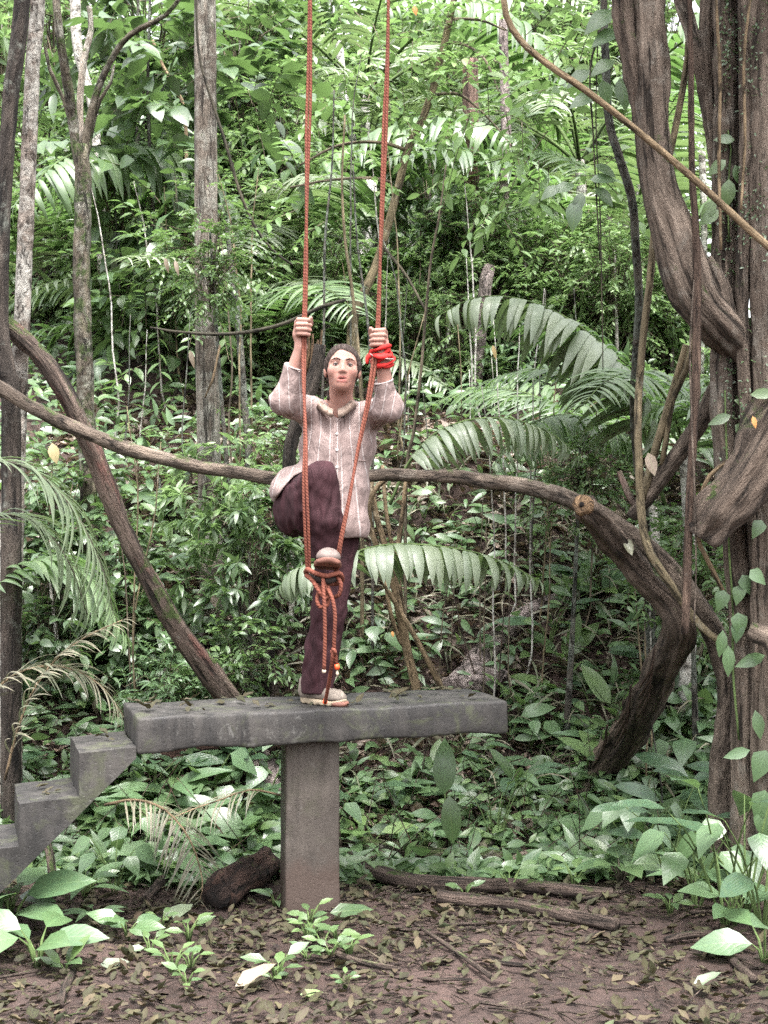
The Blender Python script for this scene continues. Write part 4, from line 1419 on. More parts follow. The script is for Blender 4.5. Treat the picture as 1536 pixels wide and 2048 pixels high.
# snapped mottled tree behind the person
t_ = tree('snapped_tree', 'thin mottled tree snapped off in splinters behind the head', 'dead tree', [
    dict(pts=to_ground([(640, 690, 9.2), (627, 760, 9.2), (600, 830, 9.2), (580, 900, 9.2), (577, 990, 9.2), (573, 1085, 9.2), (556, 1180, 9.2), (540, 1250, 9.2), (536, 1320, 9.2), (545, 1390, 9.2)], [0] * 10)[0],
         w=[26, 30, 30, 27, 22, 24, 24, 26, 30, 30, 34, 40], mat='bark_dark', seg=12, step=0.05),
])
bs = np.array(t_['base'])
stem_part(t_, bs, 'pale_bark', [(577, 1040, 9.19), (573, 1086, 9.19), (563, 1140, 9.19), (554, 1188, 9.19)], [23, 26, 26, 22], 'bark_pale', 12, 0.03, rough=0.04)
for k, (dx, top) in enumerate(((-12, 664), (-5, 668), (3, 680), (9, 660), (14, 690), (0, 700))):
    stem_part(t_, bs, 'splinter', [(632 + dx * 1.3, top, 9.19 + 0.01 * (k % 3)), (630 + dx * 1.1, 700, 9.19), (624 + dx, 745, 9.2)], [3, 8, 7], 'wood_splinter', 6, 0.03, rough=0.2)

# --- the long liana that runs across behind the person
LI = [(-40, 758, 7.75), (0, 775, 7.75), (55, 808, 7.75), (120, 842, 7.75), (190, 872, 7.75), (262, 899, 7.75), (330, 917, 7.75), (400, 935, 7.74), (470, 944, 7.72), (540, 955, 7.70), (620, 962, 7.68), (700, 958, 7.66), (770, 950, 7.64), (840, 953, 7.62), (905, 953, 7.6),
      (965, 962, 7.6), (1030, 970, 7.58), (1100, 985, 7.56), (1160, 1008, 7.54), (1225, 1045, 7.52), (1290, 1092, 7.5), (1345, 1145, 7.5), (1390, 1205, 7.5), (1430, 1275, 7.5), (1455, 1360, 7.48), (1452, 1450, 7.45), (1440, 1530, 7.42), (1445, 1640, 7.4), (1450, 1830, 7.35)]
LW = [28, 29, 28, 29, 28, 28, 28, 27, 27, 26, 26, 26, 26, 24, 27, 31, 31, 32, 36, 36, 37, 40, 44, 46, 46, 44, 48, 52, 60]
tree('liana', 'long thick liana sagging right across the clearing behind the person', 'liana', [dict(pts=LI, w=LW, mat='bark_liana', seg=14, step=0.045, rough=0.10, wob=0.12)], part='stem')

# --- broken crooked stem under the liana on the right
t_ = tree('crooked_tree', 'crooked shaggy trunk with a cut hollow stub leaning under the liana', 'dead tree', [
    dict(pts=[(1168, 1012, 7.06), (1205, 1052, 7.2), (1245, 1105, 7.32), (1290, 1160, 7.38), (1335, 1205, 7.4), (1358, 1245, 7.4), (1345, 1300, 7.55), (1316, 1355, 7.8), (1290, 1410, 8.1), (1262, 1465, 8.45), (1225, 1515, 8.8), (1185, 1560, 9.0), (1150, 1620, 9.1)],
         w=[46, 50, 54, 52, 52, 62, 62, 64, 64, 64, 66, 60, 54], mat='bark_root', seg=30, step=0.025, rough=0.20, flute=0.10, nfl=6, twist=2.0)])
bs = np.array(t_['base'])
stem_part(t_, bs, 'cut_end', [(1163, 1007, 7.035), (1169, 1013, 7.062)], [40, 45], 'wood_splinter', 14, 0.01, rough=0.05)
stem_part(t_, bs, 'hollow', [(1163, 1008, 7.022), (1168, 1013, 7.05)], [10, 12], 'hollow_shade', 8, 0.01)  # solid dark plug, no real hole: its shade is painted
for k in range(9):
    u = k / 8
    x0, y0 = 1330 - 95 * u, 1330 + 160 * u
    stem_part(t_, bs, 'bark_strip', [(x0 - 20 + 9 * (k % 4), y0 - 40, 7.42 + 1.05 * u ** 1.4), (x0 - 28 + 10 * (k % 4), y0 + 5, 7.46 + 1.15 * u ** 1.4), (x0 - 50 + 10 * (k % 4), y0 + 45, 7.62 + 1.2 * u ** 1.4)], [4, 8, 4], 'bark_fibrous', 6, 0.03, rough=0.25)

# branch rising right from the crossing, with two tan shoots
tree('branch_stem', 'dark slanting branch rising from the liana to the big trunk', 'branch', [
    dict(pts=[(1480, 690, 7.35), (1440, 760, 7.4), (1410, 830, 7.45), (1370, 890, 7.5), (1330, 945, 7.55), (1290, 1000, 7.6), (1262, 1035, 7.6)], w=[40, 38, 36, 36, 34, 34, 24], mat='bark_liana', seg=12),
    dict(pts=[(1372, 690, 7.45), (1352, 760, 7.5), (1325, 850, 7.52), (1300, 940, 7.55), (1286, 1000, 7.58)], w=[13, 15, 16, 17, 18], mat='bark_olive', name='shoot'),
    dict(pts=[(1398, 640, 7.4), (1372, 740, 7.45), (1345, 800, 7.5), (1332, 880, 7.52), (1324, 930, 7.54)], w=[12, 13, 13, 12, 12], mat='bark_olive', name='shoot'),
    dict(pts=[(1238, 942, 7.6), (1255, 985, 7.6), (1275, 1020, 7.6)], w=[10, 14, 18], mat='bark_dead', name='stub'),
], part='branch')

# --- the big strangler tree at the right edge
STR = [
    ([(1450, -60, 7.12), (1452, 200, 7.12), (1448, 420, 7.12), (1447, 600, 7.12), (1446, 800, 7.12), (1460, 1000, 7.12), (1482, 1200, 7.12), (1490, 1400, 7.12), (1496, 1600, 7.12), (1496, 1800, 7.12)], [46, 48, 50, 50, 48, 50, 52, 56, 64, 90]),
    ([(1530, -60, 7.0), (1532, 200, 7.0), (1530, 500, 7.0), (1538, 800, 7.0), (1545, 1100, 7.0), (1548, 1400, 7.0), (1550, 1650, 7.0), (1552, 1820, 7.0)], [66, 68, 66, 64, 66, 66, 76, 110]),
    ([(1620, -60, 7.2), (1622, 300, 7.2), (1625, 700, 7.2), (1625, 1200, 7.2), (1630, 1600, 7.2), (1640, 1830, 7.2)], [140, 140, 150, 150, 170, 210]),
    ([(1489, -40, 7.02), (1492, 300, 7.0), (1484, 600, 7.0), (1494, 850, 7.0), (1512, 1100, 7.0), (1518, 1350, 7.02), (1522, 1700, 7.02)], [24, 26, 24, 26, 28, 30, 40]),
    ([(1474, -40, 7.25), (1478, 400, 7.25), (1480, 800, 7.25), (1500, 1200, 7.25), (1515, 1700, 7.25)], [40, 40, 40, 44, 60]),
    ([(1418, -40, 7.2), (1412, 100, 7.2), (1420, 210, 7.2), (1436, 330, 7.15), (1444, 450, 7.1)], [30, 32, 32, 30, 22]),
    ([(1350, -40, 7.25), (1376, 40, 7.25), (1400, 130, 7.2), (1416, 230, 7.2), (1432, 330, 7.15)], [30, 30, 28, 26, 20]),
]
stems = [dict(pts=a, w=b, mat='bark_strangler', seg=40, step=0.05, rough=0.13, flute=0.05, nfl=7, twist=0.9) for a, b in STR]
for s in stems[1:5]:
    s['name'] = 'stem'
BIG = tree('strangler_tree', 'massive brown trunk of fused stems filling the edge beside the S-shaped liana', 'tree', stems)
bs = np.array(BIG['base'])
stem_part(BIG, bs, 'root', [(1640, 790, 6.9), (1560, 860, 6.88), (1510, 930, 6.85), (1470, 990, 6.85), (1430, 1040, 6.85), (1402, 1078, 6.86)], [120, 110, 100, 96, 92, 66], 'bark_root', 40, 0.025, rough=0.24, flute=0.13, nfl=5, twist=3.0)
stem_part(BIG, bs, 'root', [(1640, 1420, 6.75), (1580, 1330, 6.75), (1540, 1275, 6.78), (1500, 1262, 6.82)], [70, 60, 50, 36], 'bark_strangler', 14, 0.05, rough=0.1)
stem_part(BIG, bs, 'overhead_branch', [(1500, -1250, 6.9), (1150, -1120, 6.82), (780, -1090, 6.8), (420, -1110, 6.8), (0, -1180, 6.9)], [120, 100, 90, 76, 60], 'bark_strangler', 14, 0.12)
stem_part(BIG, bs, 'trunk_top', [(1560, -40, 7.05), (1555, -600, 7.0), (1520, -1300, 6.9), (1480, -2200, 6.9)], [240, 230, 210, 160], 'bark_strangler', 18, 0.12, flute=0.06)

# S-shaped liana pair
t_ = tree('twin_liana', 'thick S-shaped liana of two rough strands beside the big trunk', 'liana', [
    dict(pts=[(1300, -80, 7.0), (1300, 40, 7.0), (1306, 150, 7.0), (1308, 260, 7.0), (1320, 370, 7.0), (1350, 470, 7.0), (1372, 540, 7.0), (1400, 600, 7.0), (1440, 650, 7.02), (1490, 700, 7.12), (1545, 760, 7.25), (1600, 850, 7.3)],
         w=[58, 58, 62, 60, 66, 84, 92, 90, 84, 80, 76, 70], mat='bark_strangler', seg=40, step=0.03, rough=0.15, flute=0.06, nfl=8, twist=1.2),
    dict(pts=[(1240, -60, 7.03), (1248, 40, 7.03), (1262, 110, 7.03), (1280, 200, 7.03), (1288, 290, 7.03), (1298, 380, 7.03), (1310, 440, 7.03), (1340, 500, 7.03)],
         w=[40, 44, 48, 42, 32, 30, 26, 26], mat='bark_root', seg=20, step=0.035, rough=0.2, flute=0.08, name='strand'),
    dict(pts=[(1408, 520, 7.0), (1422, 540, 7.0), (1440, 580, 7.0), (1450, 640, 7.0)], w=[34, 40, 46, 46], mat='bark_strangler', name='knob'),
], part='stem')

# thinner climbers
tree('leaning_cane', 'smooth tan pole-like liana slanting across the upper corner', 'liana', [
    dict(pts=[(1006, -30, 6.5), (1012, 30, 6.5), (1040, 80, 6.5), (1095, 128, 6.5), (1170, 180, 6.5), (1250, 242, 6.5), (1330, 308, 6.5), (1410, 378, 6.5), (1475, 438, 6.5), (1560, 515, 6.5)],
         w=[12, 13, 14, 14, 14, 14, 14, 15, 15, 15], mat='bark_tan', seg=10, step=0.05, rough=0.05)], part='stem')
p, w = to_ground([(1380, -20, 7.3), (1374, 120, 7.3), (1352, 250, 7.3), (1330, 350, 7.3), (1312, 440, 7.3), (1300, 560, 7.3), (1286, 680, 7.3), (1276, 820, 7.28), (1278, 930, 7.25), (1284, 1040, 7.25), (1300, 1105, 7.22), (1345, 1175, 7.2), (1400, 1250, 7.2), (1450, 1290, 7.2)], [12, 13, 14, 14, 15, 15, 15, 16, 16, 17, 18, 17, 15, 13])
tree('liana', 'smooth olive-tan stem winding down in front of the lichen-spotted stem', 'liana', [dict(pts=p[:-2], w=w[:-2], mat='bark_olive', seg=10, step=0.05, rough=0.05)], part='stem')
p, w = to_ground([(1208, 30, 7.6), (1212, 130, 7.6), (1218, 240, 7.6), (1240, 320, 7.6), (1264, 400, 7.65), (1272, 500, 7.75), (1278, 600, 7.9), (1272, 720, 8.1), (1268, 820, 8.3), (1276, 930, 8.6), (1290, 1050, 8.9), (1298, 1180, 9.2), (1300, 1280, 9.4)], [14, 16, 17, 18, 18, 17, 17, 18, 18, 19, 20, 22, 24], 0.8)
tree('slender_tree', 'thin dark stem blotched with grey lichen left of the S-shaped liana', 'tree', [dict(pts=p, w=w, mat='bark_lichen', seg=10, step=0.05)])
for lab, pts, w, mat in (
    ('reddish fibrous hanging vine before the S-shaped liana', [(1378, -30, 6.95), (1382, 150, 6.93), (1384, 330, 6.9), (1392, 480, 6.9), (1394, 620, 6.88), (1392, 760, 6.86), (1385, 900, 6.86), (1378, 1040, 6.86), (1374, 1160, 6.86), (1370, 1268, 6.86)], [11, 12, 13, 16, 18, 18, 17, 17, 18, 16], 'bark_fibrous'),
    ('thin root hanging straight down the face of the big trunk', [(1432, 0, 6.95), (1440, 160, 6.95), (1438, 320, 6.95), (1442, 500, 6.95)], [6, 7, 7, 6], 'bark_tan'),
    ('hair-thin dark vine hanging near the lichen-spotted stem', [(1196, 60, 7.4), (1192, 240, 7.4), (1200, 420, 7.4), (1204, 600, 7.4), (1206, 740, 7.4)], [2.5, 2.5, 2.5, 2.5, 2], 'stem_dark'),
    ('thin tan root curling out under the big root', [(1462, 918, 6.95), (1420, 950, 6.95), (1400, 1000, 6.97), (1394, 1070, 7.0), (1420, 1130, 7.0), (1450, 1190, 7.05)], [8, 9, 9, 9, 10, 9], 'bark_tan'),
    ('thin grey vine dropping in front of the crooked trunk', [(1388, 560, 6.84), (1380, 700, 6.82), (1384, 860, 6.82), (1390, 1000, 6.82), (1392, 1140, 6.82), (1388, 1250, 6.82)], [3, 4, 4, 4, 3, 3], 'bark_liana'),
    ('thin pale vine hanging in the middle of the big trunk', [(1500, 0, 6.85), (1488, 120, 6.85), (1490, 280, 6.85), (1482, 420, 6.85)], [5, 6, 6, 5], 'bark_tan'),
):
    tag(stem_part(None, (0, 0, 0), 'hanging_vine', pts, w, mat, 9, 0.05, rough=0.15), lab, 'vine')

# --- slender leafy tree whose crown hangs over the middle
p, w = to_ground([(912, -20, 12.37), (890, 80, 12.37), (868, 170, 12.37), (846, 235, 12.37), (815, 300, 12.37), (795, 380, 12.37), (776, 450, 12.37), (752, 530, 12.37), (722, 600, 12.37), (705, 650, 12.37), (700, 780, 12.37), (705, 950, 12.37)], [13, 14, 15, 15, 16, 16, 17, 17, 19, 20, 20, 22], 0.6)
MID_TREE = tree('leafy_tree', 'slender slanting tree whose bright leafy twigs hang between and beside the ropes', 'tree', [
    dict(pts=p, w=w, mat='bark_olive', seg=10),
    dict(pts=[(1010, 60, 11.97), (960, 40, 12.10), (905, 38, 12.37)], w=[4, 5, 7], mat='twig'),
    dict(pts=[(1000, 190, 11.83), (970, 120, 11.97), (930, 90, 12.24), (888, 84, 12.37)], w=[3, 5, 6, 7], mat='twig'),
    dict(pts=[(1030, 300, 11.83), (980, 240, 11.97), (920, 190, 12.10), (862, 190, 12.37)], w=[3, 4, 6, 7], mat='twig'),
    dict(pts=[(600, 330, 12.10), (680, 290, 12.10), (760, 285, 12.24), (812, 300, 12.37)], w=[4, 6, 7, 8], mat='twig'),
    dict(pts=[(580, 375, 12.10), (660, 360, 12.10), (740, 356, 12.24), (780, 365, 12.37)], w=[4, 5, 6, 8], mat='twig'),
    dict(pts=[(850, 620, 12.10), (815, 555, 12.24), (780, 510, 12.31), (765, 490, 12.37)], w=[5, 6, 7, 8], mat='stem_dark'),
])

# --- background trunks
for nm, lab, cat, pts, w, mat in (
    ('white_tree', 'white-barked forked tree between the ropes, far back', 'tree', [(742, 360, 16.2), (745, 430, 16.2), (741, 480, 16.2), (728, 520, 16.2), (722, 600, 16.2), (716, 700, 16.2)], [20, 22, 22, 26, 27, 28], 'bark_white'),
    ('white_tree', 'white leaning trunk above the fork of the white tree', 'tree', [(676, 60, 18.4), (682, 130, 18.4), (690, 200, 18.4), (700, 250, 18.4), (712, 330, 18.4), (728, 460, 18.4), (724, 640, 18.4)], [16, 16, 16, 20, 14, 12, 14], 'bark_white'),
    ('dead_palm', 'dark shaggy palm trunk hung with dead brown fibre', 'palm', [(940, 120, 14.0), (942, 260, 14.0), (944, 380, 14.0), (938, 470, 14.0), (934, 560, 14.0), (936, 760, 14.0)], [34, 30, 28, 36, 42, 40], 'bark_palm'),
    ('cut_trunk', 'pale orange cut-off trunk standing above the white-edged frond', 'dead tree', [(980, 530, 13.0), (972, 560, 13.0), (964, 640, 13.0), (955, 720, 13.0), (948, 860, 13.0)], [22, 26, 26, 26, 28], 'bark_greylog'),
    ('slender_tree', 'grey trunk standing in the gap behind the mossy tree', 'tree', [(150, -20, 14.0), (156, 100, 14.0), (186, 220, 14.0), (200, 400, 14.0), (206, 600, 14.0)], [22, 20, 18, 18, 20], 'bark_pale'),
    ('slender_tree', 'thin pale trunk in the gap between mossy and straight trees', 'tree', [(276, 20, 15.1), (274, 120, 15.1), (276, 240, 15.1), (270, 420, 15.1)], [6, 7, 8, 8], 'bark_pale'),
    ('slender_tree', 'thin pale leaning stem near the top beside the straight trunk', 'tree', [(305, 80, 14.0), (325, 130, 14.0), (350, 178, 14.0), (372, 260, 14.0)], [5, 6, 7, 7], 'bark_tan'),
    ('slender_tree', 'pale pinkish trunk rising behind bright leaves left of the tan pole', 'tree', [(1006, 40, 14.0), (1010, 200, 14.0), (1012, 330, 14.0), (1000, 480, 14.0), (990, 640, 14.0)], [18, 19, 22, 22, 24], 'bark_greylog'),
    ('slender_tree', 'distant grey trunk showing in the bright gap beside the big trunk', 'tree', [(1404, 300, 13.0), (1408, 450, 13.0), (1404, 600, 13.0), (1400, 760, 13.0)], [14, 14, 15, 16], 'bark_pale'),
):
    p, w2 = to_ground(pts, w, 1.5 if pts[0][1] < 30 else 0)
    tree(nm, lab, cat, [dict(pts=p, w=w2, mat=mat, seg=12)])

# long thin upright poles and saplings behind the swing
for lab, pts, w, mat in (
    ('thin grey pole stem standing behind the head', [(668, 180, 9.50), (664, 330, 9.50), (650, 480, 9.50), (648, 640, 9.50), (646, 760, 9.50), (640, 900, 9.50)], [3, 4, 5, 5, 6, 6], 'bark_lichen'),
    ('thin stem rising between head and bandana hand', [(690, 230, 9.60), (684, 360, 9.60), (690, 480, 9.60), (704, 580, 9.60), (716, 700, 9.60), (724, 850, 9.60)], [4, 5, 6, 7, 8, 8], 'bark_olive'),
    ('thin dark stem close behind the bandana hand', [(706, 330, 9.50), (714, 480, 9.50), (730, 600, 9.50), (740, 700, 9.50), (745, 850, 9.50)], [3, 4, 5, 6, 6], 'bark_lichen'),
    ('pale cane rising to the leaf edge right of the second rope', [(892, 330, 9.40), (880, 420, 9.40), (862, 520, 9.40), (852, 620, 9.40), (842, 740, 9.40), (828, 860, 9.40), (812, 960, 9.40)], [3, 4, 5, 6, 6, 7, 7], 'twig'),
):
    p, w2 = to_ground(pts, w)
    tree('pole_sapling', lab, 'sapling', [dict(pts=p, w=w2, mat=mat, seg=7)], 'thin poles behind the swing', part='stem')

# cluster of tan shrubby stems behind the slab
p0 = (838, 1400, 9.20)
cl = [
    [(738, 940, 9.10), (752, 1030, 9.10), (775, 1110, 9.10), (792, 1190, 9.15), (812, 1290, 9.20), p0],
    [(765, 930, 9.20), (772, 1020, 9.20), (784, 1090, 9.20), (798, 1170, 9.20), (815, 1290, 9.20), p0],
    [(812, 950, 9.15), (806, 1020, 9.15), (796, 1100, 9.15), (794, 1150, 9.20)],
    [(742, 1100, 9.05), (770, 1170, 9.05), (805, 1230, 9.10), (850, 1310, 9.10), (890, 1390, 9.10)],
    [(770, 1160, 9.15), (782, 1230, 9.15), (800, 1280, 9.20), (815, 1300, 9.20)],
    [(904, 966, 9.00), (860, 950, 9.00), (800, 948, 9.00), (757, 970, 9.02), (738, 1015, 9.05), (745, 1070, 9.10), (760, 1110, 9.10)],
]
stems = []
for i, c in enumerate(cl):
    p, w = (to_ground(c, [11, 12, 14, 15, 18, 20]) if i == 0 else (c, list(np.linspace(7, 13, len(c)))))
    stems.append(dict(pts=p, w=w, mat='bark_tan', seg=8, rough=0.08, name='stem'))
tree('bare_shrub', 'clump of bare tan stems rising from one foot behind the slab', 'shrub', stems, part='stem')
for k in range(6):
    x = 880 + 30 * k + random.uniform(-12, 12)
    top = random.uniform(980, 1180)
    Y = random.uniform(9.1, 9.8)
    lean = random.uniform(-90, 70)
    p, w = to_ground([(x + lean, top, Y), (x + lean * 0.4, top + 150, Y), (x, 1380, Y)], [1.5, 2.6, 3.4])
    tree('thin_stem', 'thin bare upright stem in the thicket behind the slab end', 'stem', [dict(pts=p, w=w, mat=random.choice(['twig', 'twig', 'bark_dead']), seg=6, wob=3.0)], 'bare upright stems behind the slab end', part='stem')

# --- fallen wood
def log(name, label, pts, w, mat, seg=12, group=None, rest=False, hollow=None, **k):
    if rest:
        q = []
        for (a, b, Y), wd in zip(pts, w):
            Y2 = 4.8
            while Y2 < 12 and P(a, b, Y2).z > float(hz(P(a, b, Y2).x, Y2)) + 0.02 + 0.4 * W(wd, Y2):
                Y2 += 0.02
            q.append((a, b, Y2))
        pts = q
    base = A(*pts[len(pts) // 2])
    t = thing(name, Vector(base), label, 'log' if 'log' in name else ('stump' if 'stump' in name else 'branch'), group)
    stem_part(t, base, 'wood', pts, w, mat, seg, 0.05, **k)
    if hollow is not None:
        a, b, Y = pts[hollow]; n = -1 if hollow == 0 else 1
        a2, b2, Y2 = pts[hollow - n]
        stem_part(t, base, 'hollow', [(a + 0.10 * (a2 - a), b + 0.1 * (b2 - b), Y + 0.1 * (Y2 - Y)), (a - 0.05 * (a2 - a), b - 0.05 * (b2 - b), Y - 0.05 * (Y2 - Y) - 0.02)], [w[hollow] * 0.72] * 2, 'hollow_shade', 10, 0.02, rough=0.12)  # solid plug on the log end, the hole's shade put into its colour
    return t


def gy(py, lift=0.0):
    """distance of the flat ground seen at height py"""
    return (CH - lift) * F / (py - 1024)


log('fallen_log', 'dark fallen log lying behind the pillar to the right', [(660, 1716, 7.9), (720, 1735, 7.8), (800, 1758, 7.7), (880, 1768, 7.62), (960, 1770, 7.6), (1060, 1772, 7.58), (1150, 1782, 7.5), (1225, 1786, 7.45)], [28, 32, 32, 34, 30, 28, 26, 20], 'bark_log', rough=0.1, rest=True)
log('fallen_log', 'nearer brown log end lying on the bare mud', [(874, 1792, 7.3), (930, 1800, 7.25), (990, 1806, 7.2), (1050, 1812, 7.15), (1130, 1830, 7.0), (1235, 1850, 6.85)], [30, 30, 28, 26, 26, 28], 'bark_log', rough=0.12, rest=True)
log('fallen_log', 'mossy thin log behind the other logs right of the pillar', [(680, 1672, 8.5), (760, 1690, 8.4), (850, 1706, 8.3), (960, 1710, 8.2), (1010, 1715, 8.1)], [22, 24, 26, 26, 24], 'bark_mossy', rough=0.1, rest=True)
log('arched_root', 'tan root arching out of the litter right of the logs', [(985, 1752, 7.7), (1030, 1722, 7.7), (1090, 1700, 7.72), (1150, 1688, 7.75), (1210, 1686, 7.75), (1280, 1700, 7.7)], [22, 24, 24, 24, 24, 24], 'bark_liana', rough=0.1, rest=True)
log('fallen_log', 'pale hollow log curving up the slope beyond the slab end', [(1150, 1195, 10.3), (1080, 1212, 10.1), (1020, 1256, 9.8), (975, 1300, 9.5), (945, 1340, 9.2), (950, 1385, 9.0)], [30, 34, 40, 44, 52, 60], 'bark_greylog', rough=0.12, flute=0.06, rest=True)
t_ = log('hollow_log', 'short log with a dark hollow end beside the slab end', [(905, 1382, 8.8), (940, 1355, 8.75), (985, 1362, 8.6), (1003, 1372, 8.55)], [60, 68, 66, 60], 'bark_greylog', rough=0.12, rest=True, hollow=3)
t_ = log('rotten_stump', 'dark rotten hollow log end beside the pillar foot', [(440, 1790, 7.0), (462, 1772, 7.15), (495, 1752, 7.35), (530, 1730, 7.6)], [66, 74, 72, 60], 'bark_rotten', 22, rough=0.2, flute=0.12, nfl=4, rest=True, hollow=0)
log('rotten_log', 'red-brown crumbling log lying under the slab', [(285, 1520, 8.8), (360, 1508, 8.8), (430, 1500, 8.85), (500, 1498, 8.9), (560, 1500, 8.9)], [40, 56, 60, 50, 44], 'bark_rotten', 14, rough=0.2, rest=True)
log('rotten_log', 'broken reddish log end slanting down just left of the pillar', [(505, 1494, 8.4), (525, 1525, 8.2), (548, 1570, 8.0), (562, 1600, 7.9)], [46, 50, 48, 40], 'bark_greylog', 14, rough=0.2, rest=True)
log('fallen_branch', 'thick dark branch lying by the stairs among herbs', [(290, 1800, 7.0), (320, 1765, 7.15), (350, 1735, 7.3)], [18, 20, 18], 'bark_log', rough=0.15, rest=True)
log('fallen_branch', 'reddish stick standing by the lowest step', [(96, 1690, 7.2), (104, 1740, 7.1), (108, 1800, 6.9)], [16, 18, 16], 'bark_dead', rough=0.12)
log('fallen_branch', 'curved brown branch lying on the slope beyond the slab', [(672, 1325, 9.0), (710, 1300, 9.1), (770, 1285, 9.2), (850, 1278, 9.2), (905, 1282, 9.2)], [10, 11, 11, 10, 8], 'bark_tan', 8, rest=True)
log('fallen_branch', 'short tan stick propped behind the slab', [(815, 1330, 8.2), (790, 1350, 8.2), (770, 1385, 8.1)], [9, 10, 9], 'bark_tan', 8, rest=True)
for lab, pts, w in (
    ('knobbly brown root crossing the mud below the pillar', [(640, 1858, 0), (655, 1895, 0), (700, 1918, 0), (760, 1932, 0), (800, 1938, 0)], [12, 14, 14, 13, 9]),
    ('long straight stick pointing toward us on bare mud', [(830, 1848, 0), (900, 1895, 0), (985, 1955, 0)], [7, 10, 11]),
    ('thin stick lying level on the mud near the logs', [(900, 1850, 0), (970, 1846, 0), (1050, 1842, 0), (1140, 1848, 0)], [7, 9, 9, 6]),
    ('short thick stick lying among dry leaves at the corner', [(118, 2008, 0), (130, 1975, 0), (146, 1945, 0)], [18, 18, 16]),
    ('stick lying at the foot of the big trunk', [(1330, 1880, 0), (1390, 1868, 0), (1450, 1872, 0)], [14, 17, 15]),
    ('dark stick angled down the mud at the side', [(1440, 1890, 0), (1470, 1925, 0), (1510, 1960, 0)], [16, 18, 16]),
    ('thin twig lying flat near the front edge of the mud', [(960, 2005, 0), (1040, 2018, 0), (1110, 2040, 0)], [6, 7, 4]),
    ('pale twig lying between seedlings and the stairs', [(0, 1955, 0), (60, 1944, 0), (100, 1936, 0)], [6, 7, 5]),
    ('thin root running out from the pillar foot', [(672, 1880, 0), (720, 1893, 0), (770, 1925, 0)], [4, 5, 5]),
):
    log('fallen_branch', lab, pts, w, 'bark_log' if w[0] > 5 else 'twig', 8, 'sticks and roots lying on the mud', rest=True, rough=0.15)

log('mossy_root', 'mossy slanting root partly hidden by herbs below the crooked trunk', [(1190, 1560, 7.9), (1120, 1595, 7.9), (1060, 1628, 7.9), (1000, 1665, 7.9), (960, 1700, 7.8)], [40, 38, 34, 30, 22], 'bark_mossy', rough=0.15, rest=True)
# many more thin stems that stripe the thicket
for i, (x0, x1, y0, y1, Y0, Y1, n, spot) in enumerate(((220, 560, 250, 900, 10.4, 13, 14, 'left of the first rope'), (600, 1000, 100, 800, 10.4, 13.5, 16, 'round and behind the ropes'), (880, 1320, 560, 1100, 9.0, 11.5, 14, 'above the liana'), (20, 300, 760, 1150, 8.4, 10, 8, 'behind the edge fronds'), (1280, 1440, 900, 1250, 8.0, 9.5, 7, 'behind the crooked trunk'))):
    for k in range(n):
        x = random.uniform(x0, x1); top = random.uniform(y0, y1); Y = random.uniform(Y0, Y1)
        ln = random.uniform(-60, 60)
        ht = random.uniform(250, 600)
        p, w = to_ground([(x + ln, top, Y), (x + ln * 0.5 + random.uniform(-12, 12), top + ht * 0.4, Y), (x, top + ht, Y)], [1.6, 3.0, 4.0])
        tree('thin_stem', 'thin bare stem ' + where(x, top), 'stem', [dict(pts=p, w=w, mat=random.choice(['bark_pale', 'bark_olive', 'twig', 'bark_lichen']), seg=5, step=0.15, wob=4.0)], 'thin bare stems in the thicket', part='stem')
# small roots and sticks on the mud
for k in range(26):
    x = random.uniform(100, 1500); y = random.uniform(1790, 2030)
    a = random.uniform(-0.5, 0.5) + (math.pi if k % 2 else 0); L = random.uniform(40, 130)
    pts = [(x + L * u * math.cos(a) + random.uniform(-6, 6), y + 0.4 * L * u * math.sin(a) + random.uniform(-4, 4), 0) for u in (0, 0.35, 0.7, 1)]
    log('fallen_stick', 'small dark stick lying on the mud of the clearing', pts, [random.uniform(4, 9)] * 3 + [3], 'bark_log', 7, 'small sticks on the mud', rest=True, rough=0.2)

# ================================================================== LEAVES, PALMS, SHRUBS, HERBS
LEAF = {
    'ovate': leaf_shape(3, 0.42, 0.45, 0.22, 0.30),
    'broad': leaf_shape(4, 0.52, 0.45, 0.16, 0.38, 0.08),
    'lance': leaf_shape(4, 0.27, 0.42, 0.25, 0.42),
    'oblong': leaf_shape(5, 0.36, 0.48, 0.15, 0.30, 0.10, 1, 0.7),
    'heart': leaf_shape(4, 0.66, 0.30, 0.14, 0.30, 0.05),
    'small': leaf_shape(2, 0.46, 0.45, 0.20, 0.25),
    'strip': leaf_shape(5, 0.075, 0.35, 0.55, 0.75, 0.0, 0, 0.6),
    'curl': leaf_shape(3, 0.48, 0.45, 0.75, -0.45, 0.35),
    'flat': leaf_shape(3, 0.50, 0.45, 0.12, 0.12, 0.25),
}
LEAFMESH = {}


def leaf_mesh(shape, mat):
    k = (shape, mat)
    if k not in LEAFMESH:
        V, fs, A_ = LEAF[shape]
        LEAFMESH[k] = build('leaf', V, fs, mat, None, {'lf': A_}, link=False)
    return LEAFMESH[k]


def unit(n):
    v = RNG.normal(size=(n, 3))
    return v / np.linalg.norm(v, axis=1)[:, None]


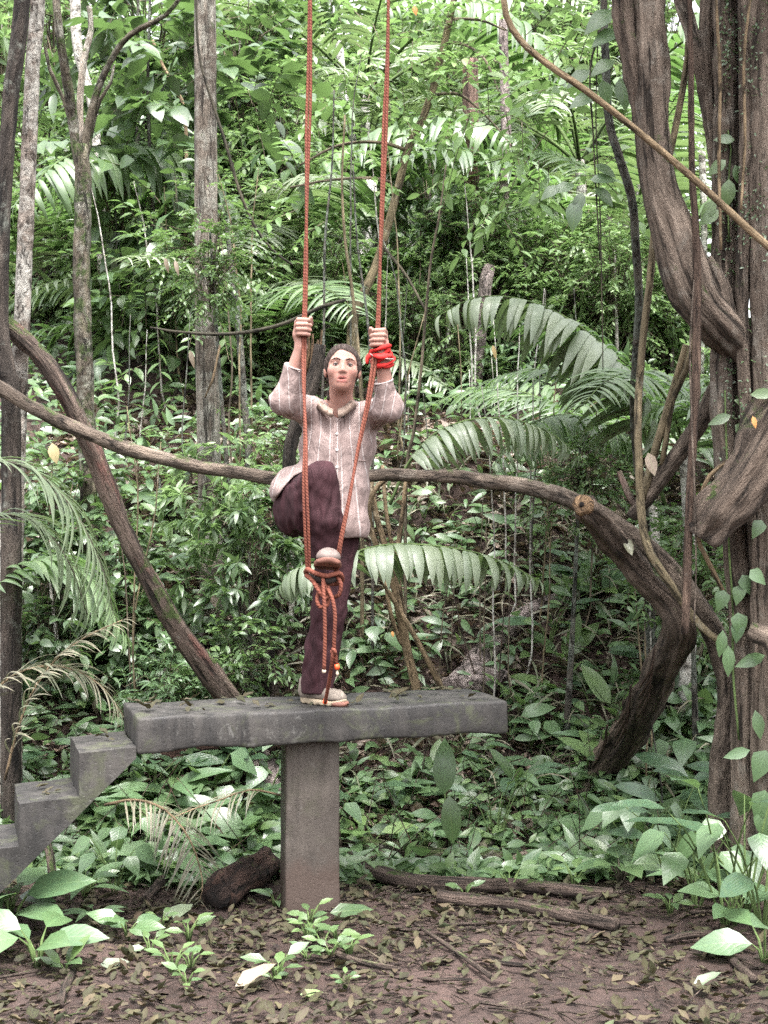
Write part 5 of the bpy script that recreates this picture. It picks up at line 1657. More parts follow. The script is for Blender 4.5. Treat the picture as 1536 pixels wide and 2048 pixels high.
def sprays(C, outward, nleaf, llen, style, twl):
    """leafy twigs from the points C: returns leaf frames, positions, sizes and the twig lines"""
    n = len(C)
    d = outward * 0.75 + unit(n) * 0.65 + np.array([0, 0, 0.15])
    d /= np.linalg.norm(d, axis=1)[:, None]
    R_, P_, S_, tw = [], [], [], []
    for i in range(n):
        L = twl * RNG.uniform(0.6, 1.3)
        sag = np.array([0, 0, -0.35 * L])
        m = nleaf + int(RNG.integers(-2, 3))
        side = np.cross(d[i], [0, 0, 1.0]); side /= np.linalg.norm(side) + 1e-9
        ts = np.linspace(0.25, 1.0, m) if style != 'whorl' else np.linspace(0.86, 1.0, m)
        for j, t in enumerate(ts):
            p = C[i] + d[i] * L * t + sag * t * t
            if style == 'whorl':
                a = j * 2.4
                ld = math.cos(a) * side + math.sin(a) * np.cross(side, d[i]) + 0.45 * d[i] + np.array([0, 0, -0.15])
            else:
                s = 1 if j % 2 else -1
                ld = s * side * 0.9 + d[i] * (0.5 + 0.6 * (t > 0.95)) + np.array([0, 0, -0.25]) + RNG.normal(size=3) * 0.22
            P_.append(p); S_.append(llen * RNG.uniform(0.65, 1.2)); R_.append(ld)
        tw.append((C[i], C[i] + d[i] * L * 0.5 + sag * 0.25, C[i] + d[i] * L + sag))
    D = np.array(R_)
    up = np.tile([0, 0, 1.0], (len(D), 1)) + RNG.normal(size=(len(D), 3)) * 0.35
    return frames(D, up), np.array(P_), np.array(S_), tw


def twig_mesh(mb, lines, r0):
    for k, (a, b, c) in enumerate(lines):
        pts = np.array([a, b, c]); rr = [r0, r0 * 0.8, r0 * 0.4]
        V = []
        for q, r in zip(pts, rr):
            for j in range(3):
                an = j * 2.094
                V.append(q + r * np.array([math.cos(an), 0.6 * math.sin(an), math.sin(an)]))
        f = []
        for s in range(2):
            for j in range(3):
                f.append((3 * s + j, 3 * s + (j + 1) % 3, 3 * s + 3 + (j + 1) % 3, 3 * s + 3 + j))
        mb.add(V, [np.array(f)], np.array(V))


def crown_points(n, ext, clumps, hollow=0.35):
    """points spread through a lumpy crown and their outward directions"""
    cc = unit(clumps) * RNG.uniform(0.25, 0.75, clumps)[:, None]
    rs = RNG.uniform(0.28, 0.5, clumps)
    k = RNG.integers(0, clumps, n)
    u = unit(n); r = RNG.uniform(hollow, 1, n) ** 0.7
    q = cc[k] + u * (rs[k] * r)[:, None]
    return q * np.array(ext), u


VARIANT = {}


def crown_variant(key, n, ext, clumps, shape, mat, llen, nleaf, style, twl):
    C, out = crown_points(n, ext, clumps)
    R_, P_, S_, tw = sprays(C, out, nleaf, llen, style, twl)
    V, fs, A_ = many(LEAF[shape], R_, P_, S_)
    foliage = build('crown', V, fs, mat, None, {'lf': A_}, link=False)
    mb = MB()
    cores = []
    for c in C[:: max(1, n // 40)]:
        cores.append((np.array([0, 0, -ext[2] * 0.9]) * RNG.uniform(0.5, 1), c * 0.5 + RNG.normal(size=3) * 0.05, c))
    twig_mesh(mb, tw, 0.004)
    twig_mesh(mb, cores, 0.009)
    fsb = [np.concatenate(mb.F[k]) for k in (3, 4) if mb.F[k]]
    twigs = build('twigs', np.concatenate(mb.V), fsb, 'twig', None, {'bk': np.concatenate(mb.A)}, link=False)
    VARIANT[key] = (foliage, twigs)


crown_variant('fine_a', 190, (1.0, 0.9, 0.9), 11, 'small', 'leaf_far', 0.105, 11, 'alt', 0.38)
crown_variant('fine_b', 190, (1.0, 0.9, 1.1), 13, 'small', 'leaf_mid', 0.10, 12, 'alt', 0.40)
crown_variant('broad_a', 130, (1.0, 0.9, 1.0), 10, 'ovate', 'leaf_mid', 0.17, 9, 'alt', 0.42)
crown_variant('broad_b', 120, (1.0, 0.9, 1.1), 9, 'broad', 'leaf_dark', 0.19, 8, 'alt', 0.42)
crown_variant('whorl_a', 95, (1.0, 0.9, 1.0), 10, 'lance', 'leaf_dark', 0.27, 9, 'whorl', 0.40)
crown_variant('whorl_b', 95, (1.0, 0.9, 1.0), 10, 'lance', 'leaf_far', 0.25, 10, 'whorl', 0.40)
crown_variant('bright_a', 150, (1.0, 0.9, 0.9), 10, 'ovate', 'leaf_bright', 0.125, 10, 'alt', 0.42)
crown_variant('blue_a', 120, (1.0, 0.9, 0.8), 10, 'lance', 'leaf_blue', 0.20, 9, 'alt', 0.38)
crown_variant('far_a', 230, (1.0, 0.9, 1.2), 16, 'ovate', 'leaf_far', 0.11, 11, 'alt', 0.33)
crown_variant('far_b', 230, (1.0, 0.9, 1.2), 16, 'ovate', 'leaf_mid', 0.12, 10, 'alt', 0.33)

SHRUBS = [0]


def shrub(px, py, Y, size, key, label, group, aspect=1.0, stem=True, name='shrub', cat='shrub'):
    """a leafy shrub or small tree whose crown sits at a pixel and which stands on the ground below"""
    c = A(px, py, Y)
    g = float(hz(c[0], c[1]))
    c[2] = max(c[2], g + 0.30 * size)
    t = thing(name, Vector((c[0], c[1], g - 0.05)), label, cat, group)
    f, tw = VARIANT[key]
    R_ = Matrix.Rotation(random.uniform(0, 6.28), 4, 'Z')
    sc = Matrix.Diagonal((size, size, size * aspect, 1))
    M = Matrix.Translation((0, 0, c[2] - g + 0.05)) @ R_ @ sc
    cr = place('crown', f, t, M); cr['kind'] = 'stuff'
    tg = place('twigs', tw, t, M); tg['kind'] = 'stuff'
    if stem:
        h = c[2] - g + 0.05 + 0.2 * size
        lean = random.uniform(-0.15, 0.15) * h
        V, fs, bk = tube([(-lean, 0.05, -0.1), (-lean * 0.4, 0, h * 0.5), (0, 0, h)], [0.016 + 0.008 * size + 0.004 * h, 0.012 + 0.006 * size, 0.008], 7, 0.25, 0.08, seed=px * 0.013)
        build('trunk', V, fs, random.choice(['bark_pale', 'bark_brown', 'bark_lichen', 'bark_olive']), t, {'bk': bk})
    return t


# ------------------------------------------------------------------ palm fronds
def strip_shape(n, fold, droop, w=0.07, base=0.25, bend=1.2):
    """a palm leaflet: unit length, folded along its middle, arching down"""
    v = np.linspace(0, 1, n + 1)
    ww = w / 2 * np.minimum(1, base + v * 5) * np.clip((1 - v) * 2.6, 0.02, 1) ** 0.8
    th = droop * v ** bend
    y = np.concatenate([[0], np.cumsum(np.cos((th[1:] + th[:-1]) / 2) / n)])
    z = -np.concatenate([[0], np.cumsum(np.sin((th[1:] + th[:-1]) / 2) / n)])
    V, A_ = [], []
    for i in range(n + 1):
        nz, ny = math.cos(th[i]), math.sin(th[i])
        V += [(-ww[i], y[i] - ny * fold * ww[i], z[i] - nz * fold * ww[i]), (0, y[i], z[i]), (ww[i], y[i] - ny * fold * ww[i], z[i] - nz * fold * ww[i])]
        A_ += [(-1, v[i], 0), (0, v[i], 0), (1, v[i], 0)]
    q = []
    for i in range(n):
        a = 3 * i
        q += [(a, a + 1, a + 4, a + 3), (a + 1, a + 2, a + 5, a + 4)]
    return np.array(V), [np.array(q)], np.array(A_)


STRIP = {
    'hang': strip_shape(7, 0.30, 1.75, 0.115, bend=0.7),
    'arch': strip_shape(6, 0.35, 1.0, 0.095),
    'thin': strip_shape(6, 0.4, 0.95, 0.032),
    'stiff': strip_shape(5, 0.4, 0.45, 0.05),
    'dead': strip_shape(6, 0.5, 1.5, 0.04),
}


def frond_layout(pts, n, L, spread=0.55, lift=0.15, start=0.12, twist=0.0, up=(0, 0, 1), jit=0.10):
    """where the leaflets of one frond sit: frames, positions, lengths; both sides of the midrib from its base to its tip"""
    C, _ = spline(pts, [1] * len(pts), 0.03)
    Ls = np.concatenate([[0], np.cumsum(np.linalg.norm(np.diff(C, axis=0), axis=1))])
    T = np.gradient(C, axis=0); T /= np.linalg.norm(T, axis=1)[:, None]
    D, Pp, Sc, Up = [], [], [], []
    up = np.array(up, float)
    for k in range(n):
        s = start + (1 - start) * (k + 0.5) / n
        i = min(len(C) - 1, int(np.searchsorted(Ls, s * Ls[-1])))
        t = T[i]
        side = np.cross(t, up); side /= np.linalg.norm(side) + 1e-9
        nrm = np.cross(side, t)
        ln = L * (0.45 + 0.55 * math.sin(math.pi * min(1, (s * 0.95 + 0.08)) ** 0.9)) * (1 if s < 0.9 else 0.8)
        for sg in (-1, 1):
            d = side * sg + t * (spread + 0.5 * max(0, s - 0.7)) + nrm * lift + RNG.normal(size=3) * jit
            D.append(d); Pp.append(C[i]); Sc.append(ln * RNG.uniform(0.88, 1.08)); Up.append(nrm * 1.0 + up * 0.5)
    return frames(np.array(D), np.array(Up)), np.array(Pp), np.array(Sc), C


def near_frond(name, label, pts, n, L, strip, mat, rib='stem_green', group=None, width=8, wscale=1.0, **k):
    """a frond whose leaflets are built one by one"""
    c = [A(*p) for p in pts]
    base = np.array(c[0])
    t = thing(name, Vector(base), label, 'palm frond', group)
    ws = list(np.linspace(width, 2.0, len(pts)))
    stem_part(t, base, 'midrib', pts, ws, rib, 7, 0.06, rough=0.03)
    R_, Pp, Sc, _ = frond_layout(c, n, L, **k)
    key = ('strip', strip, mat)
    if key not in LEAFMESH:
        V, fs, A_ = STRIP[strip]
        LEAFMESH[key] = build('leaflet', V, fs, mat, None, {'lf': A_}, link=False)
    for i in range(len(Pp)):
        place('leaflet', LEAFMESH[key], t, mat4(R_[i], Pp[i] - base, (Sc[i] * wscale, Sc[i], Sc[i])))
    return t


def palm_frond_mesh(key, length, n, L, strip, mat, arc, rise, spread=0.5, lift=0.2):
    """a frond in its own space: grows from the origin along +Y, arching over"""
    pts = []
    for s in np.linspace(0, 1, 7):
        a = rise - arc * s
        pts.append((0, s, 0) if not pts else (0, pts[-1][1] + math.cos(a) * length / 6, pts[-1][2] + math.sin(a) * length / 6))
    R_, Pp, Sc, C = frond_layout([np.array(p) for p in pts], n, L, spread, lift, 0.2)
    V, fs, A_ = many(STRIP[strip], R_, Pp, Sc)
    LEAFMESH[key] = build('leaflets', V, fs, mat, None, {'lf': A_}, link=False)
    V, fs, bk = tube(pts, list(np.linspace(0.014, 0.003, 7)), 5, 0.12, 0)
    LEAFMESH[key + '_rib'] = build('frond', V, fs, 'stem_green', None, {'bk': bk}, link=False)


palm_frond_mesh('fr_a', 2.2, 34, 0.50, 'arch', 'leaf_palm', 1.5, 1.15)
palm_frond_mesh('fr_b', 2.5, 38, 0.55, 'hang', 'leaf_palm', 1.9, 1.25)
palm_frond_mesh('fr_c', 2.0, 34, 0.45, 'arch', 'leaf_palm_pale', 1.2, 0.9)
palm_frond_mesh('fr_d', 1.6, 26, 0.42, 'dead', 'leaf_straw', 2.2, 0.5)


def palm(px, py, Y, size, nf, keys, label, group=None, stemh=None):
    """a palm whose growing point is at a pixel"""
    c = A(px, py, Y)
    g = float(hz(c[0], c[1]))
    c[2] = max(c[2], g + 0.1)
    t = thing('palm', Vector((c[0], c[1], g - 0.05)), label, 'palm', group)
    h = c[2] - g + 0.05
    if h > 0.3:
        V, fs, bk = tube([(0, 0, -0.1), (0.03, 0, h * 0.5), (0, 0, h + 0.05)], [0.035 * size + 0.02, 0.03 * size + 0.015, 0.025 * size + 0.015], 9, 0.12, 0.1, seed=px * 0.01)
        build('trunk', V, fs, 'bark_pale', t, {'bk': bk})
    a0 = random.uniform(0, 6.28)
    for k in range(nf):
        a = a0 + k * 2.399
        key = keys[k % len(keys)]
        M = Matrix.Translation((0, 0, h)) @ Matrix.Rotation(a, 4, 'Z') @ Matrix.Rotation(random.uniform(-0.35, 0.3), 4, 'X') @ Matrix.Rotation(random.uniform(-0.3, 0.3), 4, 'Y') @ Matrix.Scale(size * random.uniform(0.8, 1.15), 4)
        fr = place('frond', LEAFMESH[key + '_rib'], t, M)
        lf = place('leaflets', LEAFMESH[key], fr); lf['kind'] = 'stuff'
    return t


# ------------------------------------------------------------------ the wooded slope, far to near
WINDOWS = [(735, 560, 55), (720, 460, 45), (690, 180, 45), (690, 260, 45), (942, 330, 45), (940, 450, 50), (975, 600, 50), (1010, 280, 40), (1405, 450, 60), (1400, 150, 70), (160, 80, 30), (200, 330, 30)]


def blocked(px, py, Y, size):
    r = size * 0.85 * F / Y
    return any(abs(px - a) < r + c * 0.5 and abs(py - b) < r + c * 0.5 for a, b, c in WINDOWS)


SPECIES = {'far_a': 'pale-leaved', 'far_b': 'mid-green', 'fine_a': 'pale fine-leaved', 'fine_b': 'green fine-leaved', 'bright_a': 'bright light-green', 'whorl_b': 'pale whorled-leaf', 'whorl_a': 'dark whorled-leaf', 'broad_a': 'green broad-leaved', 'broad_b': 'dark broad-leaved', 'blue_a': 'blue-green'}


def far_woods():
    keys = ['far_a', 'far_a', 'far_b', 'fine_a', 'bright_a', 'whorl_b']
    n = 0
    # far trees on the crest of the slope
    for i in range(40):
        Y = random.uniform(20, 30)
        px = random.uniform(-120, 1330 if i % 6 else 1500)
        py = random.uniform(-60, 560)
        if 630 < px < 770 and py < 240 or 930 < px < 1010 and py < 120:
            continue
        if 1340 < px:
            py = random.uniform(330, 700)
        key = random.choice(keys)
        shrub(px, py, Y, random.uniform(1.2, 2.2), key, 'far ' + SPECIES[key] + ' tree ' + where(px, py), 'distant trees on the slope', random.uniform(1.0, 1.5), name='background_tree', cat='tree')
    # middle distance
    for i in range(64):
        Y = random.uniform(14.5, 20)
        px = random.uniform(-100, 1340)
        py = random.uniform(40, 760 if px > 560 else 900)
        size = random.uniform(0.65, 1.2)
        if 560 < px < 1330 and py < 900 and i % 4 or blocked(px, py, Y, size):
            continue
        key = random.choice(['far_a', 'far_b', 'fine_a', 'fine_b', 'broad_a', 'whorl_b', 'whorl_a', 'bright_a'])
        shrub(px, py, Y, size, key, 'dense ' + SPECIES[key] + ' shrub ' + where(px, py), 'shrubs in the thicket on the slope', random.uniform(0.9, 1.3))
    for i in range(22):
        px = random.uniform(1180, 1460); py = random.uniform(480, 900); Y = random.uniform(12, 17)
        if blocked(px, py, Y, 0.5):
            continue
        key = random.choice(['bright_a', 'fine_a', 'far_a', 'fine_b'])
        shrub(px, py, Y, random.uniform(0.4, 0.8), key, 'small ' + SPECIES[key] + ' bush ' + where(px, py), 'light green shrubs behind the lianas', 1.0)


far_woods()

PALMS = [
    (820, 330, 14.5, 1.2, 9, ['fr_c', 'fr_c', 'fr_a'], 'pale palm high between the slanting tree and dead palm trunk'),
    (1160, 330, 13.5, 1.3, 9, ['fr_b', 'fr_c'], 'silvery palm high behind the tan slanting pole'),
    (1290, 470, 12.5, 1.0, 8, ['fr_a', 'fr_c'], 'bright palm behind the S-shaped liana'),
    (1300, 1000, 10.4, 0.8, 8, ['fr_a', 'fr_b', 'fr_a'], 'deep green palm below the white-edged frond, beyond the liana'),
    (1370, 900, 9.2, 0.85, 8, ['fr_a'], 'green palm showing between the slanting branch and big trunk'),
    (520, 560, 12.0, 1.1, 9, ['fr_c', 'fr_b'], 'pale palm between the straight trunk and first rope'),
    (530, 820, 10.8, 0.9, 8, ['fr_c', 'fr_a'], 'palm low behind the raised elbow by the straight trunk'),
    (240, 560, 14.0, 1.2, 8, ['fr_c', 'fr_d'], 'partly dead palm between the mossy tree and straight trunk'),
    (60, 640, 12.0, 1.0, 8, ['fr_a', 'fr_c'], 'palm half hidden behind the two edge trunks'),
    (1230, 640, 12.0, 1.2, 9, ['fr_c', 'fr_a'], 'pale feathery palm left of the S-shaped liana'),
    (730, 200, 15.0, 1.3, 9, ['fr_c'], 'silvery palm high between the ropes'),
    (470, 780, 11.5, 1.0, 8, ['fr_c', 'fr_a'], 'palm behind the straight trunk at liana height'),
]
for px, py, Y, size, nf, keys, lab in PALMS:
    k = 1.22 if py < 900 else 1.0
    palm(px, py, Y * k, size * k, nf, keys, lab, 'palms on the slope')

# nearer leafy saplings, each with its own place
NEAR = [
    (300, 120, 10.8, 0.75, 'whorl_a', 'dark large-leaved sapling crown between mossy tree and straight trunk'),
    (480, 120, 10.9, 0.70, 'broad_b', 'dark broad-leaved crown right of the straight trunk near the top'),
    (330, 330, 10.6, 0.70, 'whorl_a', 'dark whorled foliage left of the straight trunk, below the top'),
    (490, 330, 10.8, 0.60, 'whorl_b', 'fresh whorled foliage right of the straight trunk'),
    (300, 520, 10.4, 0.62, 'broad_a', 'mid-green foliage between the mossy and straight trees'),
    (420, 490, 9.5, 0.42, 'fine_b', 'small-leaved climber wrapped round the straight trunk'),
    (330, 700, 10.2, 0.62, 'broad_b', 'dark foliage left of the straight trunk at liana height'),
    (100, 300, 10.8, 0.75, 'fine_b', 'fine foliage behind the pale trunk near the edge'),
    (110, 520, 10.5, 0.65, 'broad_a', 'foliage behind the pale trunk halfway down'),
    (240, 800, 10.0, 0.52, 'fine_b', 'fine-leaved shrub behind the leaning dead stem'),
    (540, 430, 10.4, 0.50, 'fine_b', 'fine twigs with small leaves right of the straight trunk'),
    (560, 250, 10.6, 0.48, 'bright_a', 'bright leaves beside the first rope near the top'),
    (860, 380, 10.0, 0.45, 'whorl_a', 'dark drooping leaves right of the second rope'),
    (900, 480, 9.9, 0.45, 'blue_a', 'blue-green drooping leaves above the white-edged frond'),
    (840, 700, 9.8, 0.48, 'fine_b', 'small-leaved shrub right of the bandana hand'),
    (960, 780, 9.6, 0.42, 'blue_a', 'blue-green leaves under the white-edged frond'),
    (1090, 830, 9.2, 0.42, 'blue_a', 'grey-green shrub between the two arching fronds'),
    (1160, 920, 9.2, 0.40, 'fine_b', 'shrub just above the liana before the lichen-spotted stem'),
    (320, 1060, 10.8, 0.50, 'fine_b', 'thin leafy shrub right of the leaning dead stem'),
    (250, 1180, 9.2, 0.45, 'broad_b', 'dark shrub in the shade below the leaning dead stem'),
    (480, 1010, 9.3, 0.42, 'whorl_b', 'large whorled leaves left of the lifted thigh'),
    (500, 1130, 9.0, 0.40, 'whorl_a', 'whorled leaves by the snapped tree below the thigh'),
    (470, 1200, 10.4, 0.36, 'fine_b', 'fine shrub above the left half of the slab'),
    (120, 1010, 9.4, 0.50, 'broad_b', 'dark shrub behind the edge palm fronds'),
    (100, 1200, 9.0, 0.50, 'broad_b', 'dark shrub low behind the edge palm fronds'),
    (1380, 1130, 8.8, 0.45, 'broad_a', 'shrub behind the hanging vine below the big root'),
    (480, 1330, 8.8, 0.34, 'broad_a', 'low leafy bush beyond the slab by the leaning stem'),
    (330, 1360, 8.7, 0.34, 'blue_a', 'low bush beyond the stair end of the slab'),
    (600, 900, 9.8, 0.42, 'bright_a', 'bright leaves behind the raised elbow'),
]
NEAR += [
    (1180, 570, 9.3, 0.50, 'bright_a', 'bright shrub between the lichen-spotted stem and tan pole'),
    (1255, 630, 9.2, 0.42, 'fine_a', 'fine bright shrub right behind the lichen-spotted stem'),
    (1110, 640, 9.4, 0.45, 'far_a', 'pale shrub above the white-edged frond'),
    (1050, 540, 9.6, 0.48, 'bright_a', 'bright foliage over the white-edged frond'),
    (960, 470, 9.6, 0.40, 'far_a', 'pale foliage right of the dead palm trunk'),
    (560, 590, 9.4, 0.42, 'fine_a', 'fine pale foliage left of the raised hand without bandana'),
    (650, 540, 9.6, 0.40, 'far_a', 'pale foliage between the ropes above the head'),
    (830, 590, 9.4, 0.42, 'fine_a', 'fine pale foliage right of the second rope at hand height'),
    (900, 660, 9.2, 0.38, 'far_a', 'pale shrub at the tip of the white-edged frond'),
    (500, 690, 9.3, 0.42, 'fine_a', 'pale shrub by the grey sapling'),
    (240, 420, 9.4, 0.45, 'far_a', 'pale foliage between the mossy tree and dark sapling'),
    (1330, 640, 9.3, 0.40, 'bright_a', 'bright shrub under the bend of the S-shaped liana'),
]
for px, py, Y, size, key, lab in NEAR:
    if py < 900 and 'climber' not in lab:
        size *= 1.42; Y *= 1.42              # up on the slope
    shrub(px, py, Y, size, key, lab, None)


# ------------------------------------------------------------------ trees whose single leaves are built one by one
def leafy_twigs(t, blobs, shape, mat, llen, nleaf, style, twl, single):
    """adds twigs and leaves round the blobs (px, py, Y, radius, twigs) to the tree t: the leaves nearest to us one by one, the rest in one part"""
    base = np.array(t['base'])
    C, out = [], []
    for px, py, Y, r, n in blobs:
        u = unit(n)
        C.append(A(px, py, Y) + u * (r * RNG.uniform(0.15, 1, n) ** 0.6)[:, None]); out.append(u * 0.8 + np.array([0, -0.25, 0]))
    C, out = np.concatenate(C), np.concatenate(out)
    R_, P_, S_, tw = sprays(C, out, nleaf, llen, style, twl)
    mb = MB(); twig_mesh(mb, tw, 0.0035)
    V = np.concatenate(mb.V) - base
    o = build('twigs', V, [np.concatenate(mb.F[4])], 'twig', t, {'bk': V}); o['kind'] = 'stuff'
    order = np.argsort(P_[:, 1])
    me = leaf_mesh(shape, mat)
    for i in order[:single]:
        place('leaf', me, t, mat4(R_[i], P_[i] - base, S_[i]))
    rest = order[single:]
    if len(rest):
        V, fs, A_ = many(LEAF[shape], R_[rest], P_[rest] - base, S_[rest])
        o = build('crown', V, fs, mat, t, {'lf': A_}); o['kind'] = 'stuff'


leafy_twigs(MID_TREE, [(960, 60, 12.10, 0.46, 16), (1080, 90, 12.10, 0.49, 18), (850, 90, 12.37, 0.41, 13), (1050, 220, 8.9, 0.46, 17), (940, 200, 12.10, 0.41, 12), (1100, 330, 8.9, 0.35, 10), (700, 130, 12.24, 0.41, 10),
                       (820, 180, 12.24, 0.33, 7), (690, 330, 12.10, 0.35, 9), (630, 400, 12.10, 0.38, 9), (1150, 180, 8.9, 0.29, 8), (740, 60, 12.37, 0.34, 8), (1010, 400, 12.10, 0.27, 6)],
            'ovate', 'leaf_bright', 0.115, 9, 'alt', 0.40, 280)
t_ = tree('dark_sapling', 'sapling with big drooping dark leaves beside the straight trunk', 'sapling', [dict(pts=to_ground([(300, -10, 13.04), (296, 200, 13.04), (306, 420, 13.04), (318, 640, 13.04), (330, 900, 13.04)], [5, 7, 8, 9, 10])[0], w=[5, 7, 8, 9, 10, 11, 13], mat='bark_lichen', seg=7)], part='stem')
leafy_twigs(t_, [(290, 130, 12.90, 0.47, 12), (340, 250, 12.90, 0.46, 12), (370, 110, 12.77, 0.34, 6), (250, 320, 12.90, 0.41, 8), (330, 390, 12.90, 0.46, 9), (480, 90, 13.04, 0.38, 9), (500, 230, 13.04, 0.35, 8), (350, 560, 12.77, 0.47, 10), (290, 640, 12.77, 0.47, 9), (200, 360, 13.04, 0.34, 5)],
            'broad', 'leaf_dark', 0.26, 7, 'alt', 0.46, 220)
t_ = tree('bush_sapling', 'small-leaved sapling spreading across the straight trunk at rope-hand height', 'sapling', [dict(pts=to_ground([(400, 470, 12.37), (380, 620, 12.37), (350, 800, 12.37), (345, 1000, 12.37)], [4, 6, 8, 9])[0], w=[4, 6, 8, 9, 10, 12], mat='stem_dark', seg=7)], part='stem')
leafy_twigs(t_, [(410, 470, 12.24, 0.38, 14), (330, 520, 12.37, 0.47, 14), (470, 540, 12.51, 0.38, 9), (270, 560, 12.37, 0.41, 10), (380, 620, 12.24, 0.46, 14), (300, 700, 12.37, 0.49, 13), (380, 760, 12.37, 0.41, 10), (520, 460, 12.64, 0.33, 7)],
            'ovate', 'leaf_mid', 0.135, 9, 'alt', 0.45, 250)
t_ = tree('climbing_vine', 'hanging vine with large dark leaves left of the lichen-spotted stem', 'vine', [dict(pts=[(1200, 60, 7.5), (1180, 140, 7.45), (1186, 260, 7.4), (1192, 380, 7.4), (1200, 520, 7.42)], w=[5, 4, 3, 3, 3], mat='stem_dark', seg=6)], part='stem')
bs = np.array(t_['base'])
for px, py, L, dx, dz in ((1240, 60, 0.17, -0.9, -0.4), (1230, 120, 0.15, -1, -0.5), (1180, 140, 0.15, -1, -0.6), (1205, 160, 0.14, 0.2, -1), (1190, 190, 0.15, -0.8, -0.3), (1240, 155, 0.17, 0.2, -1), (1150, 370, 0.13, -1, -0.2), (1165, 385, 0.12, -0.4, -1),
                          (1180, 360, 0.13, 0.9, 0.1), (1190, 330, 0.12, 0.9, -0.4), (1150, 400, 0.16, -0.1, -1), (1190, 375, 0.13, 0.8, -0.7), (1230, 20, 0.2, -0.8, -0.5), (1255, 80, 0.16, 0.7, -0.6), (1120, 372, 0.12, -0.9, -0.5)):
    p = A(px, py, 7.38)
    place('leaf', leaf_mesh('broad', 'leaf_dark'), t_, mat4(frame((dx, -0.35, dz), (0, -0.9, 0.6)), p - bs, L))

# ------------------------------------------------------------------ the fronds close to us, leaflet by leaflet
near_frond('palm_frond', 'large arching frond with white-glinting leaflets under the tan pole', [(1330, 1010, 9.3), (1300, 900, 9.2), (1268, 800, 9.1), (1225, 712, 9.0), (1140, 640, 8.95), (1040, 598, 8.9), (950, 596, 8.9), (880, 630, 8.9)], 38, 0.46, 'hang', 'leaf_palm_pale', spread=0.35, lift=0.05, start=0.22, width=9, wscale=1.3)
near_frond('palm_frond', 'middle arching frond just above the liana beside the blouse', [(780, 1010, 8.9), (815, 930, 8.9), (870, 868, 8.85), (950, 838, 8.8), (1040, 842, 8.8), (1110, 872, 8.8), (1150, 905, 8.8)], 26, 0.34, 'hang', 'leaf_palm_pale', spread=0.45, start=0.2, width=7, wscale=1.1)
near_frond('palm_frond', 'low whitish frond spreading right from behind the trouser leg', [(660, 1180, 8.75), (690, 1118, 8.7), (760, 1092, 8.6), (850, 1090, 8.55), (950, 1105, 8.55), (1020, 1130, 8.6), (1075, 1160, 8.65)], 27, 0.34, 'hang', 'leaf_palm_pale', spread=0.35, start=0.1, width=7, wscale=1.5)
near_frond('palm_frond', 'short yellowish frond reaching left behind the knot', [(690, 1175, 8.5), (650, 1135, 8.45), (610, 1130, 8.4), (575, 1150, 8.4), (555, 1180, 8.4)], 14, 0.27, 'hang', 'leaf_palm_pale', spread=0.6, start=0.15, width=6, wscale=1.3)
near_frond('palm_frond', 'drooping grey-green frond with long narrow leaflets at the edge', [(-120, 990, 7.2), (-40, 930, 7.2), (40, 930, 7.2), (110, 975, 7.2), (165, 1050, 7.2), (205, 1140, 7.2), (225, 1220, 7.2)], 34, 0.46, 'thin', 'leaf_palm_dull', rib='stem_dark', spread=0.8, start=0.1, width=8, wscale=1.2)
near_frond('palm_frond', 'second narrow-leafleted frond below the first at the edge', [(-130, 1150, 7.4), (-60, 1060, 7.4), (20, 1030, 7.4), (90, 1060, 7.4), (140, 1130, 7.4), (175, 1230, 7.4)], 30, 0.44, 'thin', 'leaf_palm_dull', rib='stem_dark', spread=0.8, start=0.1, width=8, wscale=1.2)
near_frond('palm_frond', 'straw-coloured frond rising beside the slab and stairs', [(10, 1560, 7.3), (32, 1470, 7.3), (62, 1390, 7.3), (110, 1320, 7.3), (170, 1275, 7.3), (245, 1240, 7.3)], 34, 0.36, 'thin', 'leaf_straw', rib='bark_tan', spread=0.7, start=0.1, width=6, wscale=1.1)
near_frond('palm_frond', 'straw-tinted frond arching over the top step', [(-80, 1480, 7.5), (-20, 1390, 7.5), (50, 1340, 7.5), (130, 1335, 7.5), (200, 1370, 7.5), (245, 1430, 7.5)], 30, 0.36, 'thin', 'leaf_straw', rib='bark_tan', spread=0.7, start=0.1, width=6, wscale=1.1)
near_frond('fallen_frond', 'dead bleached frond lying under the stairs beside the rotten log', [(210, 1610, 7.7), (270, 1600, 7.6), (330, 1620, 7.5), (380, 1680, 7.35), (405, 1760, 7.2), (400, 1800, 7.1)], 26, 0.30, 'thin', 'leaf_straw', rib='bark_tan', spread=0.9, lift=-0.1, start=0.1, width=7, wscale=1.2)
near_frond('fallen_frond', 'dry frond tips poking up beneath the slab', [(560, 1590, 8.0), (500, 1580, 7.9), (440, 1600, 7.8), (370, 1625, 7.7), (300, 1660, 7.6)], 18, 0.28, 'thin', 'leaf_straw', rib='bark_tan', spread=0.9, lift=0.0, start=0.1, width=5, wscale=1.1)
near_frond('palm_frond', 'bright green frond between slanting branch and the big trunk', [(1470, 960, 8.2), (1440, 880, 8.2), (1400, 830, 8.2), (1350, 810, 8.2), (1300, 830, 8.2)], 22, 0.36, 'arch', 'leaf_palm', spread=0.5, start=0.15, width=6)
near_frond('palm_frond', 'dark drooping frond in the shade behind the edge fronds', [(-60, 1240, 8.0), (20, 1150, 8.0), (110, 1120, 8.0), (190, 1170, 8.0), (250, 1270, 8.0)], 28, 0.45, 'arch', 'leaf_palm', rib='stem_dark', spread=0.6, start=0.1, width=7)


